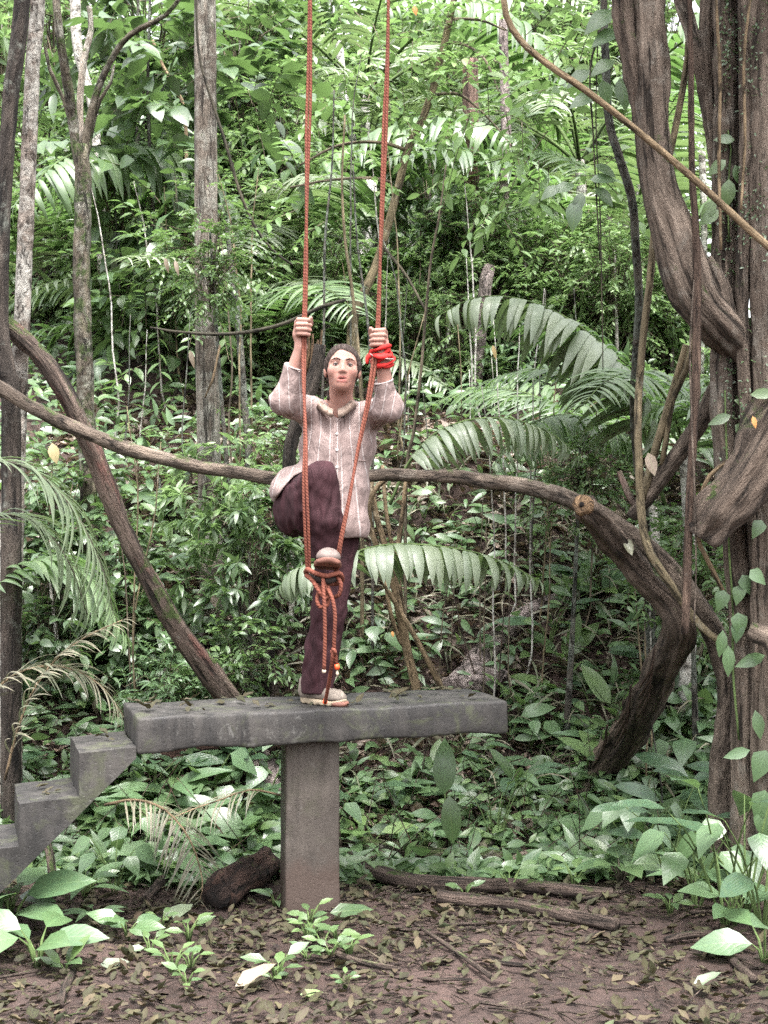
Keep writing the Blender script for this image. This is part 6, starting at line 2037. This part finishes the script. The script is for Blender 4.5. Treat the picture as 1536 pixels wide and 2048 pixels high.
# ------------------------------------------------------------------ the big tree's crown, unseen overhead
def overhead():
    bs = np.array(BIG['base'])
    f, tw = VARIANT['far_b']
    for k in range(9):
        q = np.array([random.uniform(1.5, 5.0), random.uniform(5.5, 8.5), random.uniform(7.5, 9.5)])
        M = Matrix.Translation(Vector(q - bs)) @ Matrix.Rotation(random.uniform(0, 6.28), 4, 'Z') @ Matrix.Scale(random.uniform(1.1, 1.6), 4)
        o = place('crown', f, BIG, M); o['kind'] = 'stuff'


overhead()

# ================================================================== HERBS OF THE FOREST FLOOR
def herb(px, py, kind, size, label, group=None, n=None, aim=None, seed=None):
    """a low plant standing at a pixel of the ground; its leaves are single parts"""
    g = G(px, py)
    base = np.array([g.x, g.y, float(hz(g.x, g.y))])
    rs = random.Random(seed if seed is not None else int(px * 31 + py * 17))
    K = {
        'ovate': ('broad', 'leaf_blue', 6, 0.20, 0.55), 'lance': ('lance', 'leaf_blue', 7, 0.24, 0.5), 'bright': ('oblong', 'leaf_bright', 4, 0.22, 0.5),
        'seedling': ('small', 'leaf_mid', 6, 0.075, 0.9), 'aroid': ('heart', 'leaf_blue', 5, 0.19, 1.3), 'pleat': ('oblong', 'leaf_pleat', 6, 0.30, 0.7),
        'dark': ('broad', 'leaf_dark', 7, 0.17, 0.6), 'erect': ('oblong', 'leaf_mid', 5, 0.28, 0.35), 'mid': ('ovate', 'leaf_mid', 7, 0.13, 0.7), 'tall': ('oblong', 'leaf_pleat', 7, 0.27, 1.9), 'tallheart': ('heart', 'leaf_blue', 6, 0.19, 2.4),
    }[kind]
    shape, mat, nn, L, pet = K
    n = n or nn
    L *= size
    t = thing('leafy_herb', Vector(base), label, 'plant', group)
    mb = MB()
    me = leaf_mesh(shape, mat)
    a0 = rs.uniform(0, 6.28)
    for i in range(n):
        a = a0 + i * 2.399
        if aim is not None and i < len(aim):
            dx, dy, dz, ps = aim[i]
        else:
            el = rs.uniform(0.15, 0.9)
            dx, dy, dz, ps = math.cos(a), math.sin(a) * 0.9 - 0.15, el, rs.uniform(0.6, 1.3)
        hgt = L * pet * ps
        hor = np.array([dx, dy, 0.0]); hor /= np.linalg.norm(hor) + 1e-6
        tip = hor * hgt * 0.45 + np.array([0, 0, hgt * (0.6 + 0.6 * max(dz, 0))])
        V, fs, bk = tube([(0, 0, -0.03), tuple(tip * 0.5 + np.array([0, 0, hgt * 0.15])), tuple(tip)], [0.0045 * size + 0.001, 0.0035 * size + 0.001, 0.0022], 5, 0.05, 0)
        mb.add(V, fs, bk)
        d = hor * 1.0 + np.array([0, 0, dz * 0.7 if kind != 'erect' else 2.2 * dz])
        if kind in ('aroid', 'tallheart'):
            d = hor + np.array([0, 0, -0.6])
        place('leaf', me, t, mat4(frame(d, (rs.uniform(-.3, .3), rs.uniform(-.9, -.1), 1)), tip, L * rs.uniform(0.75, 1.15)))
    mb.build('stem', 'stem_green' if kind not in ('dark',) else 'stem_dark', t)
    return t


HERBS = [
    # (px, py of the foot, kind, size, label)
    (75, 1935, 'ovate', 1.3, 'large-leaved herb at the corner below the stairs'),
    (255, 1880, 'ovate', 0.72, 'herb with drooping ovate leaves left of the pillar'),
    (190, 1850, 'lance', 0.60, 'arching herb right under the lowest steps'),
    (130, 1950, 'erect', 0.50, 'dull upright herb in front of the corner herb'),
    (345, 1955, 'seedling', 1.2, 'pale seedling on the mud left of the pillar'),
    (380, 1945, 'seedling', 1.0, 'seedling beside the pale seedling on the mud'),
    (555, 1965, 'seedling', 1.3, 'upright seedling on the mud in front of the pillar'),
    (300, 1745, 'bright', 0.95, 'fresh light-green herb with two broad leaves under the stairs'),
    (420, 1700, 'mid', 0.9, 'leafy herb under the slab left of the pillar'),
    (470, 1660, 'lance', 0.85, 'narrow-leaved herb under the slab near the broken log'),
    (350, 1650, 'ovate', 0.75, 'glossy herb in the shade under the slab'),
    (520, 1690, 'mid', 0.9, 'small herb beside the rotten stump'),
    (180, 1760, 'mid', 0.85, 'bright little herb beside the reddish stick'),
    (110, 1780, 'bright', 0.45, 'tuft of pale leaves below the third step'),
    (550, 1815, 'lance', 0.45, 'small herb touching the pillar foot'),
    (745, 1700, 'bright', 1.0, 'tall bright leaf standing right of the pillar'),
    (700, 1640, 'ovate', 0.8, 'glossy herb behind the pillar on the right'),
    (770, 1650, 'mid', 0.9, 'green herb behind the bright leaf'),
    (850, 1700, 'lance', 0.8, 'arching herb before the big paddle leaf'),
    (830, 1620, 'ovate', 0.9, 'broad herb behind the big paddle leaf'),
    (960, 1660, 'dark', 0.9, 'dark herb between the paddle leaf and the mossy root'),
    (990, 1560, 'ovate', 0.9, 'broad-leaved herb below the slab end'),
    (1040, 1600, 'erect', 0.8, 'upright green herb below the slab end'),
    (1100, 1560, 'bright', 0.7, 'bright upright shoots left of the crooked trunk foot'),
    (1060, 1500, 'aroid', 0.8, 'heart-leaved plant beyond the slab end'),
    (1150, 1640, 'lance', 0.9, 'dark narrow herb right of the mossy root'),
    (1195, 1580, 'dark', 0.95, 'dark herb under the crooked trunk foot'),
    (1240, 1640, 'mid', 1.0, 'leafy herb in the middle of the right undergrowth'),
    (1150, 1780, 'seedling', 1.5, 'seedling before the arching tan root'),
    (1090, 1770, 'mid', 0.8, 'small bright herb before the tan root'),
    (1020, 1790, 'seedling', 1.5, 'seedling standing at the dark log'),
    (1250, 1750, 'seedling', 1.4, 'seedling right of the tan root'),
    (1300, 1700, 'ovate', 0.9, 'broad herb between tan root and pleated palm seedling'),
    (1290, 1600, 'aroid', 0.9, 'heart-leaved plant right of the crooked trunk foot'),
    (1350, 1690, 'pleat', 0.85, 'pleated palm seedling left of the big trunk'),
    (1430, 1720, 'pleat', 1.0, 'large pleated palm seedling against the big trunk'),
    (1510, 1640, 'pleat', 1.05, 'pleated leaves spreading across the big trunk foot'),
    (1390, 1790, 'lance', 0.9, 'arching herb before the pleated palm seedling'),
    (1470, 1850, 'ovate', 1.05, 'large-leaved herb before the big trunk foot'),
    (1530, 1930, 'ovate', 1.15, 'large drooping leaves at the lower corner of the big trunk'),
    (1340, 1830, 'mid', 0.8, 'small herb at the edge of the mud by the big trunk'),
    (1310, 1510, 'aroid', 0.85, 'heart-leaved plant between crooked and big trunks'),
    (1380, 1560, 'aroid', 1.0, 'glossy heart-leaved plant left of the big trunk'),
    (1400, 1470, 'erect', 0.9, 'upright leaf in the gap before the big trunk'),
    (930, 1800, 'seedling', 1.0, 'tiny seedling on the near log'),
    (1450, 1852, 'tall', 1.0, 'tall pleated palm seedling standing before the big trunk'),
    (1525, 1862, 'tall', 1.15, 'tall pleated palm seedling at the very edge before the big trunk'),
    (1395, 1822, 'tallheart', 1.0, 'tall heart-leaved plant left of the pleated palm seedlings'),
    (1340, 1772, 'tall', 0.85, 'pleated palm seedling between tan root and big trunk'),
    (1490, 1840, 'tallheart', 1.1, 'tall heart-leaved plant between the pleated seedlings'),
    (1270, 1745, 'tallheart', 0.8, 'heart-leaved plant above the end of the tan root'),
    (990, 1700, 'tall', 0.75, 'strap-leaved plant between paddle leaf and mossy root'),
    (660, 1700, 'tallheart', 0.7, 'heart-leaved plant close behind the pillar'),
    (230, 1790, 'tallheart', 0.75, 'heart-leaved plant under the second step'),
    (20, 1870, 'ovate', 1.4, 'largest broad-leaved herb in the corner under the steps'),
    (20, 1830, 'ovate', 1.0, 'broad dark herb against the lowest visible step'),
    (170, 1800, 'lance', 0.9, 'arching herb between the steps and the drooping herb'),
    (400, 1790, 'ovate', 0.7, 'low broad herb before the dead bleached frond'),
    (250, 1720, 'aroid', 0.8, 'heart-leaved plant in the shade of the stairs'),
    (200, 1690, 'mid', 1.0, 'leafy herb behind the third step'),
    (620, 1610, 'erect', 0.9, 'upright leaves standing behind the pillar'),
    (480, 1560, 'pleat', 0.8, 'drooping strap-leaved plant under the slab'),
    (310, 1590, 'pleat', 0.9, 'strap-leaved plant under the top step'),
    (1190, 1700, 'ovate', 0.9, 'glossy broad herb above the tan root'),
    (1260, 1560, 'erect', 0.9, 'upright leaf clump right of the crooked trunk foot'),
    (1480, 1790, 'aroid', 1.1, 'large heart-leaved plant at the big trunk foot'),
    (1420, 1640, 'ovate', 1.1, 'big glossy herb left of the big trunk foot'),
]
for a in HERBS:
    herb(*a)

# the big paddle-shaped leaves under the slab end
t_ = thing('paddle_plant', G(905, 1700), 'plant with two large paddle leaves under the slab end', 'plant')
bs = np.array(t_.location)
for L, tip, d, upv in ((0.29, A(888, 1590, 7.75), (0.02, -0.1, 1), (0, -1, 0.1)), (0.25, A(898, 1590, 7.65), (0.10, -0.25, -1), (0.1, -1, -0.2))):
    me = leaf_mesh('oblong', 'leaf_blue' if d[2] > 0 else 'leaf_mid')
    place('leaf', me, t_, mat4(frame(d, upv), tip - bs, (L * 1.15, L, L)))
V, fs, bk = tube([(0, 0, -0.03), tuple((A(892, 1640, 7.75) - bs)), tuple(A(890, 1588, 7.74) - bs)], [0.008, 0.006, 0.005], 6, 0.05, 0)
build('stem', V, fs, 'stem_green', t_, {'bk': bk})

# heart leaves climbing the big trunk
t_ = thing('climbing_vine', Vector(A(1470, 1480, 6.95)), 'climbing vine with hanging heart leaves on the big trunk', 'vine')
bs = np.array(t_.location)
stem_part(t_, bs, 'stem', [(1478, 1480, 7.03), (1466, 1340, 7.04), (1466, 1220, 7.05), (1458, 1100, 7.05), (1456, 980, 7.05), (1452, 860, 7.05), (1450, 780, 7.05)], [5, 5, 5, 4, 4, 4, 3], 'stem_green', 6)
for px, py, L, dx, dz, sh in ((1484, 1150, .11, .5, -1, 'heart'), (1480, 1170, .10, -.2, -1, 'heart'), (1448, 1180, .11, -.3, -1, 'heart'), (1476, 1225, .12, .1, -1, 'heart'), (1500, 1140, .10, .8, -.7, 'heart'), (1446, 1260, .13, -.15, -1, 'ovate'), (1456, 1290, .15, 0, -1, 'ovate'),
                           (1476, 1245, .10, -.1, -1, 'heart'), (1468, 800, .13, 1, -.3, 'ovate'), (1500, 790, .13, .9, .1, 'ovate'), (1462, 830, .12, -.8, -.3, 'ovate'), (1470, 850, .10, .9, -.5, 'heart'), (1520, 980, .12, -.9, .2, 'ovate'), (1524, 1040, .10, -.5, -.9, 'heart'), (1530, 1310, .15, -.9, -.3, 'ovate'),
                           (1510, 1420, .14, .2, -1, 'ovate'), (1532, 1500, .16, -.4, -1, 'heart'), (1500, 1500, .13, -.9, -.2, 'ovate'), (1530, 1580, .16, -.3, -1, 'heart'), (1525, 1620, .15, .1, -1, 'heart')):
    place('leaf', leaf_mesh(sh, 'leaf_blue' if py > 900 else 'leaf_mid'), t_, mat4(frame((dx, -0.25, dz), (0, -1, 0.25)), A(px, py, 7.02 if px < 1500 else 6.90) - bs, L))
t_ = thing('climbing_vine', Vector(A(1480, 480, 6.95)), 'small climber with pale oval leaves high on the big trunk', 'vine')
bs = np.array(t_.location)
stem_part(t_, bs, 'stem', [(1458, 480, 7.05), (1456, 380, 7.05), (1462, 300, 7.05), (1456, 260, 7.05)], [4, 4, 3, 3], 'stem_green', 6)
for px, py, L, dx, dz in ((1470, 280, .10, -1, .1), (1492, 300, .10, .2, -1), (1452, 320, .11, -.8, -.6), (1470, 330, .10, .3, -1), (1458, 358, .14, -.1, -1), (1430, 400, .12, -.6, -.9), (1440, 420, .12, -.8, -.5), (1484, 335, .08, .8, -.5), (1440, 630, .10, -.9, -.4), (1490, 640, .10, .9, -.3), (1465, 660, .08, -.2, -1), (1500, 620, .09, .5, .5)):
    place('leaf', leaf_mesh('broad', 'leaf_mid' if py < 600 else 'leaf_blue'), t_, mat4(frame((dx, -0.2, dz), (0, -1, 0.3)), A(px, py, 7.03) - bs, L))

# creeping tiny-leaved moss vine on the big trunk
n = 1500
px = RNG.normal(1462, 14, n); py = RNG.uniform(-20, 1000, n)
px = np.where(RNG.random(n) < 0.4, RNG.normal(1505, 20, n), px)
keep = (np.sin(py * 0.018) * 0.5 + 0.5) * np.where(py < 480, 1, 0.45) > RNG.random(n) * 0.9
px, py = px[keep], py[keep]


def trunk_face(a):
    """how far away the front of the big trunk is at a pixel column"""
    best = 7.2
    for c, w, Y in ((1450, 48, 7.12), (1531, 66, 7.0), (1490, 25, 7.0), (1477, 40, 7.25)):
        r = W(w, Y) / 2; dx = W(a - c, Y)
        if abs(dx) < r:
            best = min(best, Y - math.sqrt(r * r - dx * dx) - 0.006)
    return best


pos = np.array([A(a, b, trunk_face(a)) for a, b in zip(px, py)])
D = np.stack([RNG.normal(size=len(pos)), -0.6 * np.ones(len(pos)), RNG.normal(size=len(pos)) - 0.4], 1)
V, fs, A_ = many(LEAF['small'], frames(D, np.tile([0, -0.7, 0.7], (len(pos), 1)) + 0.3 * RNG.normal(size=(len(pos), 3))), pos, RNG.uniform(0.012, 0.026, len(pos)))
o = build('moss_vine', V - np.array(BIG['base']), fs, 'leaf_dark', BIG, {'lf': A_}); o['kind'] = 'stuff'


# ------------------------------------------------------------------ small herbs that fill the floor between
def fill_herbs():
    spots = []
    for i in range(60):
        spots.append((random.uniform(1090, 1460), random.uniform(1180, 1520)))
    for i in range(26):
        spots.append((random.uniform(20, 520), random.uniform(1180, 1420)))
    for i in range(6):
        spots.append((random.uniform(690, 880), random.uniform(1200, 1390)))
    for i in range(18):
        spots.append((random.uniform(760, 1100), random.uniform(980, 1200)))
    for i in range(30):
        spots.append((random.uniform(0, 540), random.uniform(1600, 1790)))
    for i in range(14):
        spots.append((random.uniform(300, 700), random.uniform(1850, 1985)))
    for i in range(520):
        px = random.uniform(-40, 1560); py = random.uniform(1400, 1800)
        if 230 < px < 1020 and py < 1500:
            continue
        if px < 560 and py > 1770:
            continue
        if 560 < px < 1000 and py > 1690:
            continue
        spots.append((px, py))
    for i, (px, py) in enumerate(spots[:228]):
        k = random.choice(['mid', 'dark', 'ovate', 'lance', 'seedling', 'aroid', 'mid', 'lance', 'erect', 'pleat', 'bright', 'seedling'])
        if k in ('pleat', 'bright', 'erect') and py > 1650:
            k = 'mid'
        if py > 1830:
            k = 'seedling'
        s = random.uniform(0.6, 1.1) if py < 1560 else random.uniform(0.75, 1.3) if py < 1830 else random.uniform(0.5, 0.9) * (1.3 if k == 'seedling' else 1)
        reg = ('beyond the slab' if py < 1430 else 'under the slab') if px < 700 else (('on the slope behind the tan stems' if py < 1430 else 'right of the pillar') if px < 1010 else ('on the slope beside the crooked trunk' if py < 1520 else 'round the crooked and big trunks'))
        word = {'mid': 'small green leafy herb', 'dark': 'small dark leafy herb', 'ovate': 'low glossy broad-leaved herb', 'lance': 'low arching narrow-leaved herb', 'seedling': 'tiny-leaved seedling', 'aroid': 'low heart-leaved herb', 'erect': 'upright long-leaved herb', 'pleat': 'strap-leaved herb', 'bright': 'fresh light-green herb'}[k]
        herb(px, py, k, s, word + ' ' + where(px, py), word + 's', seed=i)


fill_herbs()


# ------------------------------------------------------------------ leaf litter, twigs and low growth too many to count
def ground_points(n, x0, x1, y0, y1):
    x = RNG.uniform(x0, x1, n); y = RNG.uniform(y0, y1, n)
    return np.stack([x, y, hz(x, y)], 1)


def litter():
    pts = ground_points(19000, -2.6, 2.6, 4.6, 12.5)
    mid = np.abs(pts[:, 0] - 0.55) / 0.9 + np.abs(pts[:, 1] - 5.7) / 0.75
    keep = (RNG.random(len(pts)) < np.clip(0.50 + 0.6 * (mid - 0.6), 0.30, 1)) & (np.abs(pts[:, 0] / pts[:, 1]) < 0.30)
    pts = pts[keep]
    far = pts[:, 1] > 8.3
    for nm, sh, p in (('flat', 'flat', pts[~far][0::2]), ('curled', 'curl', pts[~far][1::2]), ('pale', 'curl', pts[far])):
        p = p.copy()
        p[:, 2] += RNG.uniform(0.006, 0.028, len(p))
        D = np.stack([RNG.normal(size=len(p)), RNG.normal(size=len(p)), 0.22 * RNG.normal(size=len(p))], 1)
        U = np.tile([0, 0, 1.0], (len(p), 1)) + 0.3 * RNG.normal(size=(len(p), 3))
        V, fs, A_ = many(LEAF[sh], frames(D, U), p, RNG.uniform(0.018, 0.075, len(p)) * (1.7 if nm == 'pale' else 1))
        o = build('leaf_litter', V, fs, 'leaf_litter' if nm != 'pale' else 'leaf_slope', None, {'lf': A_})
        tag(o, {'flat': 'brown flat dead leaf litter covering the forest floor', 'curled': 'brown curled dead leaf litter covering the forest floor', 'pale': 'pale pinkish dry leaf litter covering the slope'}[nm], 'leaf litter', kind='stuff')
    # twigs
    p = ground_points(3200, -2.4, 2.4, 4.8, 11.0)
    mb = MB(); lines = []
    for q in p:
        a = random.uniform(0, 6.28); L = random.uniform(0.04, 0.22)
        d = np.array([math.cos(a), math.sin(a), random.uniform(-0.05, 0.15)]) * L
        q = q + np.array([0, 0, 0.012])
        lines.append((q, q + d * 0.5 + np.array([0, 0, 0.01 * random.random()]), q + d))
    twig_mesh(mb, lines, 0.0035)
    V = np.concatenate(mb.V)
    tag(build('twig_litter', V, [np.concatenate(mb.F[4])], 'bark_log', None, {'bk': V}), 'thin brown twigs scattered over the forest floor', 'twigs', kind='stuff')
    n = 900
    x = RNG.uniform(-2.6, 2.8, n); y = RNG.uniform(7.7, 11.5, n)
    mb = MB(); lines = []
    for a, b in zip(x, y):
        q = np.array([a, b, float(hz(a, b))]); d = np.array([RNG.normal() * 0.6, RNG.normal() * 0.5, RNG.uniform(0.1, 0.9)]); d *= RNG.uniform(0.15, 0.6) / np.linalg.norm(d)
        lines.append((q, q + d * 0.55 + RNG.normal(size=3) * 0.02, q + d))
    twig_mesh(mb, lines, 0.0038)
    V = np.concatenate(mb.V)
    tag(build('dead_twigs', V, [np.concatenate(mb.F[4])], 'bark_dead', None, {'bk': V}), 'tangle of dead brown twigs poking out of the undergrowth', 'twigs', kind='stuff')
    # dry stalks and grass on the slope beyond the slab
    n = 1400
    x = RNG.uniform(-0.6, 2.2, n); y = RNG.uniform(8.8, 11.6, n)
    p = np.stack([x, y, hz(x, y) - 0.01], 1)
    D = np.stack([RNG.normal(size=n) * 0.8, RNG.normal(size=n) * 0.8 - 0.2, RNG.uniform(0.05, 1.0, n)], 1)
    V, fs, A_ = many(STRIP['dead'], frames(D, np.tile([0, 0, 1.0], (n, 1)) + 0.4 * RNG.normal(size=(n, 3))), p, RNG.uniform(0.2, 0.55, n))
    tag(build('dry_stalks', V, fs, 'leaf_straw', None, {'lf': A_}), 'tangle of dry straw-coloured stalks on the slope beyond the slab', 'dry stalks', kind='stuff')
    # low green growth
    n = 26000
    y = 7.6 + 16 * RNG.random(n) ** 2.4
    x = RNG.uniform(-0.31, 0.31, n) * y
    dens = np.where((x > -0.5) & (x < 1.5) & (y > 8.9) & (y < 11.2), 0.30, 1.0) * np.where((y < 8.6) & (np.abs(x + 0.1) < 0.9), 0.35, 1)
    zz = hz(x, y); ppx = 768 + F * x / y; ppy = 1024 - (zz + 0.1 - CH) * F / y
    dens = np.where((ppx > 660) & (ppx < 1110) & (ppy > 1000) & (ppy < 1400), 0.85, dens)
    dens = np.where((ppx > 870) & (ppx < 1110) & (ppy > 1180) & (ppy < 1400), 0.35, dens)
    k = RNG.random(n) < dens
    x, y = x[k], y[k]
    h = RNG.uniform(0.01, 0.32, len(x)) * np.clip((y - 7.2) / 2.5, 0.25, 1.3)
    p = np.stack([x, y, hz(x, y) + h], 1)
    for nm, mat, sl, sh, ls in (('green_undergrowth', 'leaf_mid', slice(0, None, 3), 'ovate', 0.095), ('green_undergrowth', 'leaf_blue', slice(1, None, 3), 'lance', 0.13), ('green_undergrowth', 'leaf_dark', slice(2, None, 3), 'ovate', 0.10)):
        q = p[sl]
        D = np.stack([RNG.normal(size=len(q)), RNG.normal(size=len(q)) - 0.3, 0.3 * RNG.normal(size=len(q)) + 0.1], 1)
        V, fs, A_ = many(LEAF[sh], frames(D, np.tile([0, -0.65, 1.0], (len(q), 1)) + 0.35 * RNG.normal(size=(len(q), 3))), q, ls * RNG.uniform(0.6, 1.7, len(q)))
        word = {'leaf_mid': 'mid-green', 'leaf_blue': 'blue-green narrow', 'leaf_dark': 'dark green'}[mat]
        tag(build(nm, V, fs, mat, None, {'lf': A_}), word + ' low leaves carpeting the forest floor and slope', 'undergrowth', kind='stuff')


litter()


# ------------------------------------------------------------------ single fallen leaves
def lay(name, label, group, spots, sizes, shapes, mats, zoff=0.012):
    for i, q in enumerate(spots):
        a = random.uniform(0, 6.28)
        M = mat4(frame((math.cos(a), math.sin(a), random.uniform(-0.1, 0.2)), (random.uniform(-.3, .3), random.uniform(-.4, .1), 1)), np.array(q) + np.array([0, 0, zoff]), random.uniform(*sizes))
        o = place(name, leaf_mesh(random.choice(shapes), random.choice(mats)), None, M)
        tag(o, label, 'leaf', group)


lay('fallen_leaf', 'small wet brown leaf lying on the slab', 'leaves on the slab', [on_slab(random.uniform(0.05, 1.70), 0.54 - 0.5 * random.random() ** 2.2) for _ in range(70)], (0.03, 0.085), ['flat', 'curl'], ['leaf_litter'], 0.010)
lay('fallen_leaf', 'small brown leaf lying on a stair step', 'leaves on the steps', [CORNER - E1 * (0.25 * k + random.uniform(0.04, 0.2)) + E2 * random.uniform(0.05, 0.45) + np.array([0, 0, [0.835, 0.635, 0.445][k] - 0.004]) for k in (0, 0, 0, 0, 1, 1, 1, 1, 2, 2)], (0.03, 0.07), ['flat', 'curl'], ['leaf_litter'], 0.008)
sp = []
while len(sp) < 150:
    g = G(random.uniform(-20, 1556), random.uniform(1790, 2060))
    sp.append((g.x, g.y, float(hz(g.x, g.y))))
lay('fallen_leaf', 'brown dead leaf lying on the mud of the clearing', 'dead leaves on the mud', sp, (0.045, 0.10), ['flat', 'curl', 'curl'], ['leaf_litter'], 0.015)
for lab, px, py, L, sh, mt, a in (
    ('curled dark wet leaf standing near the slab edge', 788, 1396, 0.10, 'curl', 'leaf_litter', 0.4),
    ('pale green-grey leaf fallen on the mud by the corner herb', 200, 1940, 0.12, 'flat', 'leaf_palm_pale', 0.2),
    ('yellow-green fallen leaf on the mud below the pillar', 600, 2000, 0.09, 'flat', 'leaf_bright', 0.1),
    ('large grey-brown curled leaf on the mud left of centre', 470, 1985, 0.16, 'curl', 'leaf_dry', 0.6),
    ('big dull grey fallen leaf beside the drooping herb', 325, 1850, 0.20, 'flat', 'leaf_palm_pale', 1.2),
    ('pale tan curled leaf at the foot of the big trunk', 1400, 1790, 0.14, 'curl', 'leaf_dry', 1.0),
    ('curled tan dead leaf standing behind the tan root', 1140, 1680, 0.16, 'curl', 'leaf_dry', 1.3),
    ('pale fallen leaf on bare mud at the front right', 1385, 1985, 0.11, 'curl', 'leaf_palm_pale', 0.3),
    ('dark long leaf lying across the mud at the pillar foot', 660, 1835, 0.20, 'flat', 'leaf_dark', 0.0),
):
    if py < 1420:
        q = on_slab(1.20, 0.16)
    else:
        g = G(px, py); q = np.array([g.x, g.y, float(hz(g.x, g.y))])
    o = place('fallen_leaf', leaf_mesh(sh, mt), None, mat4(frame((math.cos(a), math.sin(a) * 0.5, 0.15), (0, -0.5, 1)), q + np.array([0, 0, 0.02]), L))
    tag(o, lab, 'leaf')

# coloured leaves caught in the thicket
for lab, px, py, Y, L, mt, sh in (
    ('orange flower cluster high beside the slanting tree', 828, 12, 8.9, 0.06, 'leaf_orange', 'broad'),
    ('yellow dead leaf hanging before the liana at the edge', 104, 886, 7.6, 0.11, 'leaf_yellow', 'broad'),
    ('orange speck of fruit behind the bare tan stems', 784, 1262, 8.4, 0.035, 'leaf_orange', 'broad'),
    ('pink-brown dead leaf hung on the olive-tan stem', 1296, 905, 7.2, 0.12, 'leaf_dry', 'flat'),
    ('pale torn leaf hung under the liana by the hollow stub', 1250, 1075, 7.25, 0.10, 'leaf_straw', 'curl'),
    ('yellow leaf on the big trunk near the root', 1505, 832, 6.8, 0.06, 'leaf_orange', 'ovate'),
    ('yellow leaf pair above the white-edged frond', 985, 690, 8.6, 0.09, 'leaf_yellow', 'lance'),
    ('pale dead leaves cluster on the straight trunk low down', 428, 1185, 9.6, 0.12, 'leaf_dry', 'curl'),
    ('tan dead leaf hanging before the straight trunk', 380, 700, 9.3, 0.12, 'leaf_dry', 'lance'),
    ('tan dead leaf left of the straight trunk at climber height', 330, 515, 9.1, 0.10, 'leaf_dry', 'lance'),
    ('second tan dead leaf near the climber on the straight trunk', 350, 520, 9.05, 0.10, 'leaf_dry', 'lance'),
):
    o = place('hanging_leaf', leaf_mesh(sh, mt), None, mat4(frame((0.25, -0.35, -1), (0, -1, 0.2)), A(px, py, Y), L))
    tag(o, lab, 'leaf')
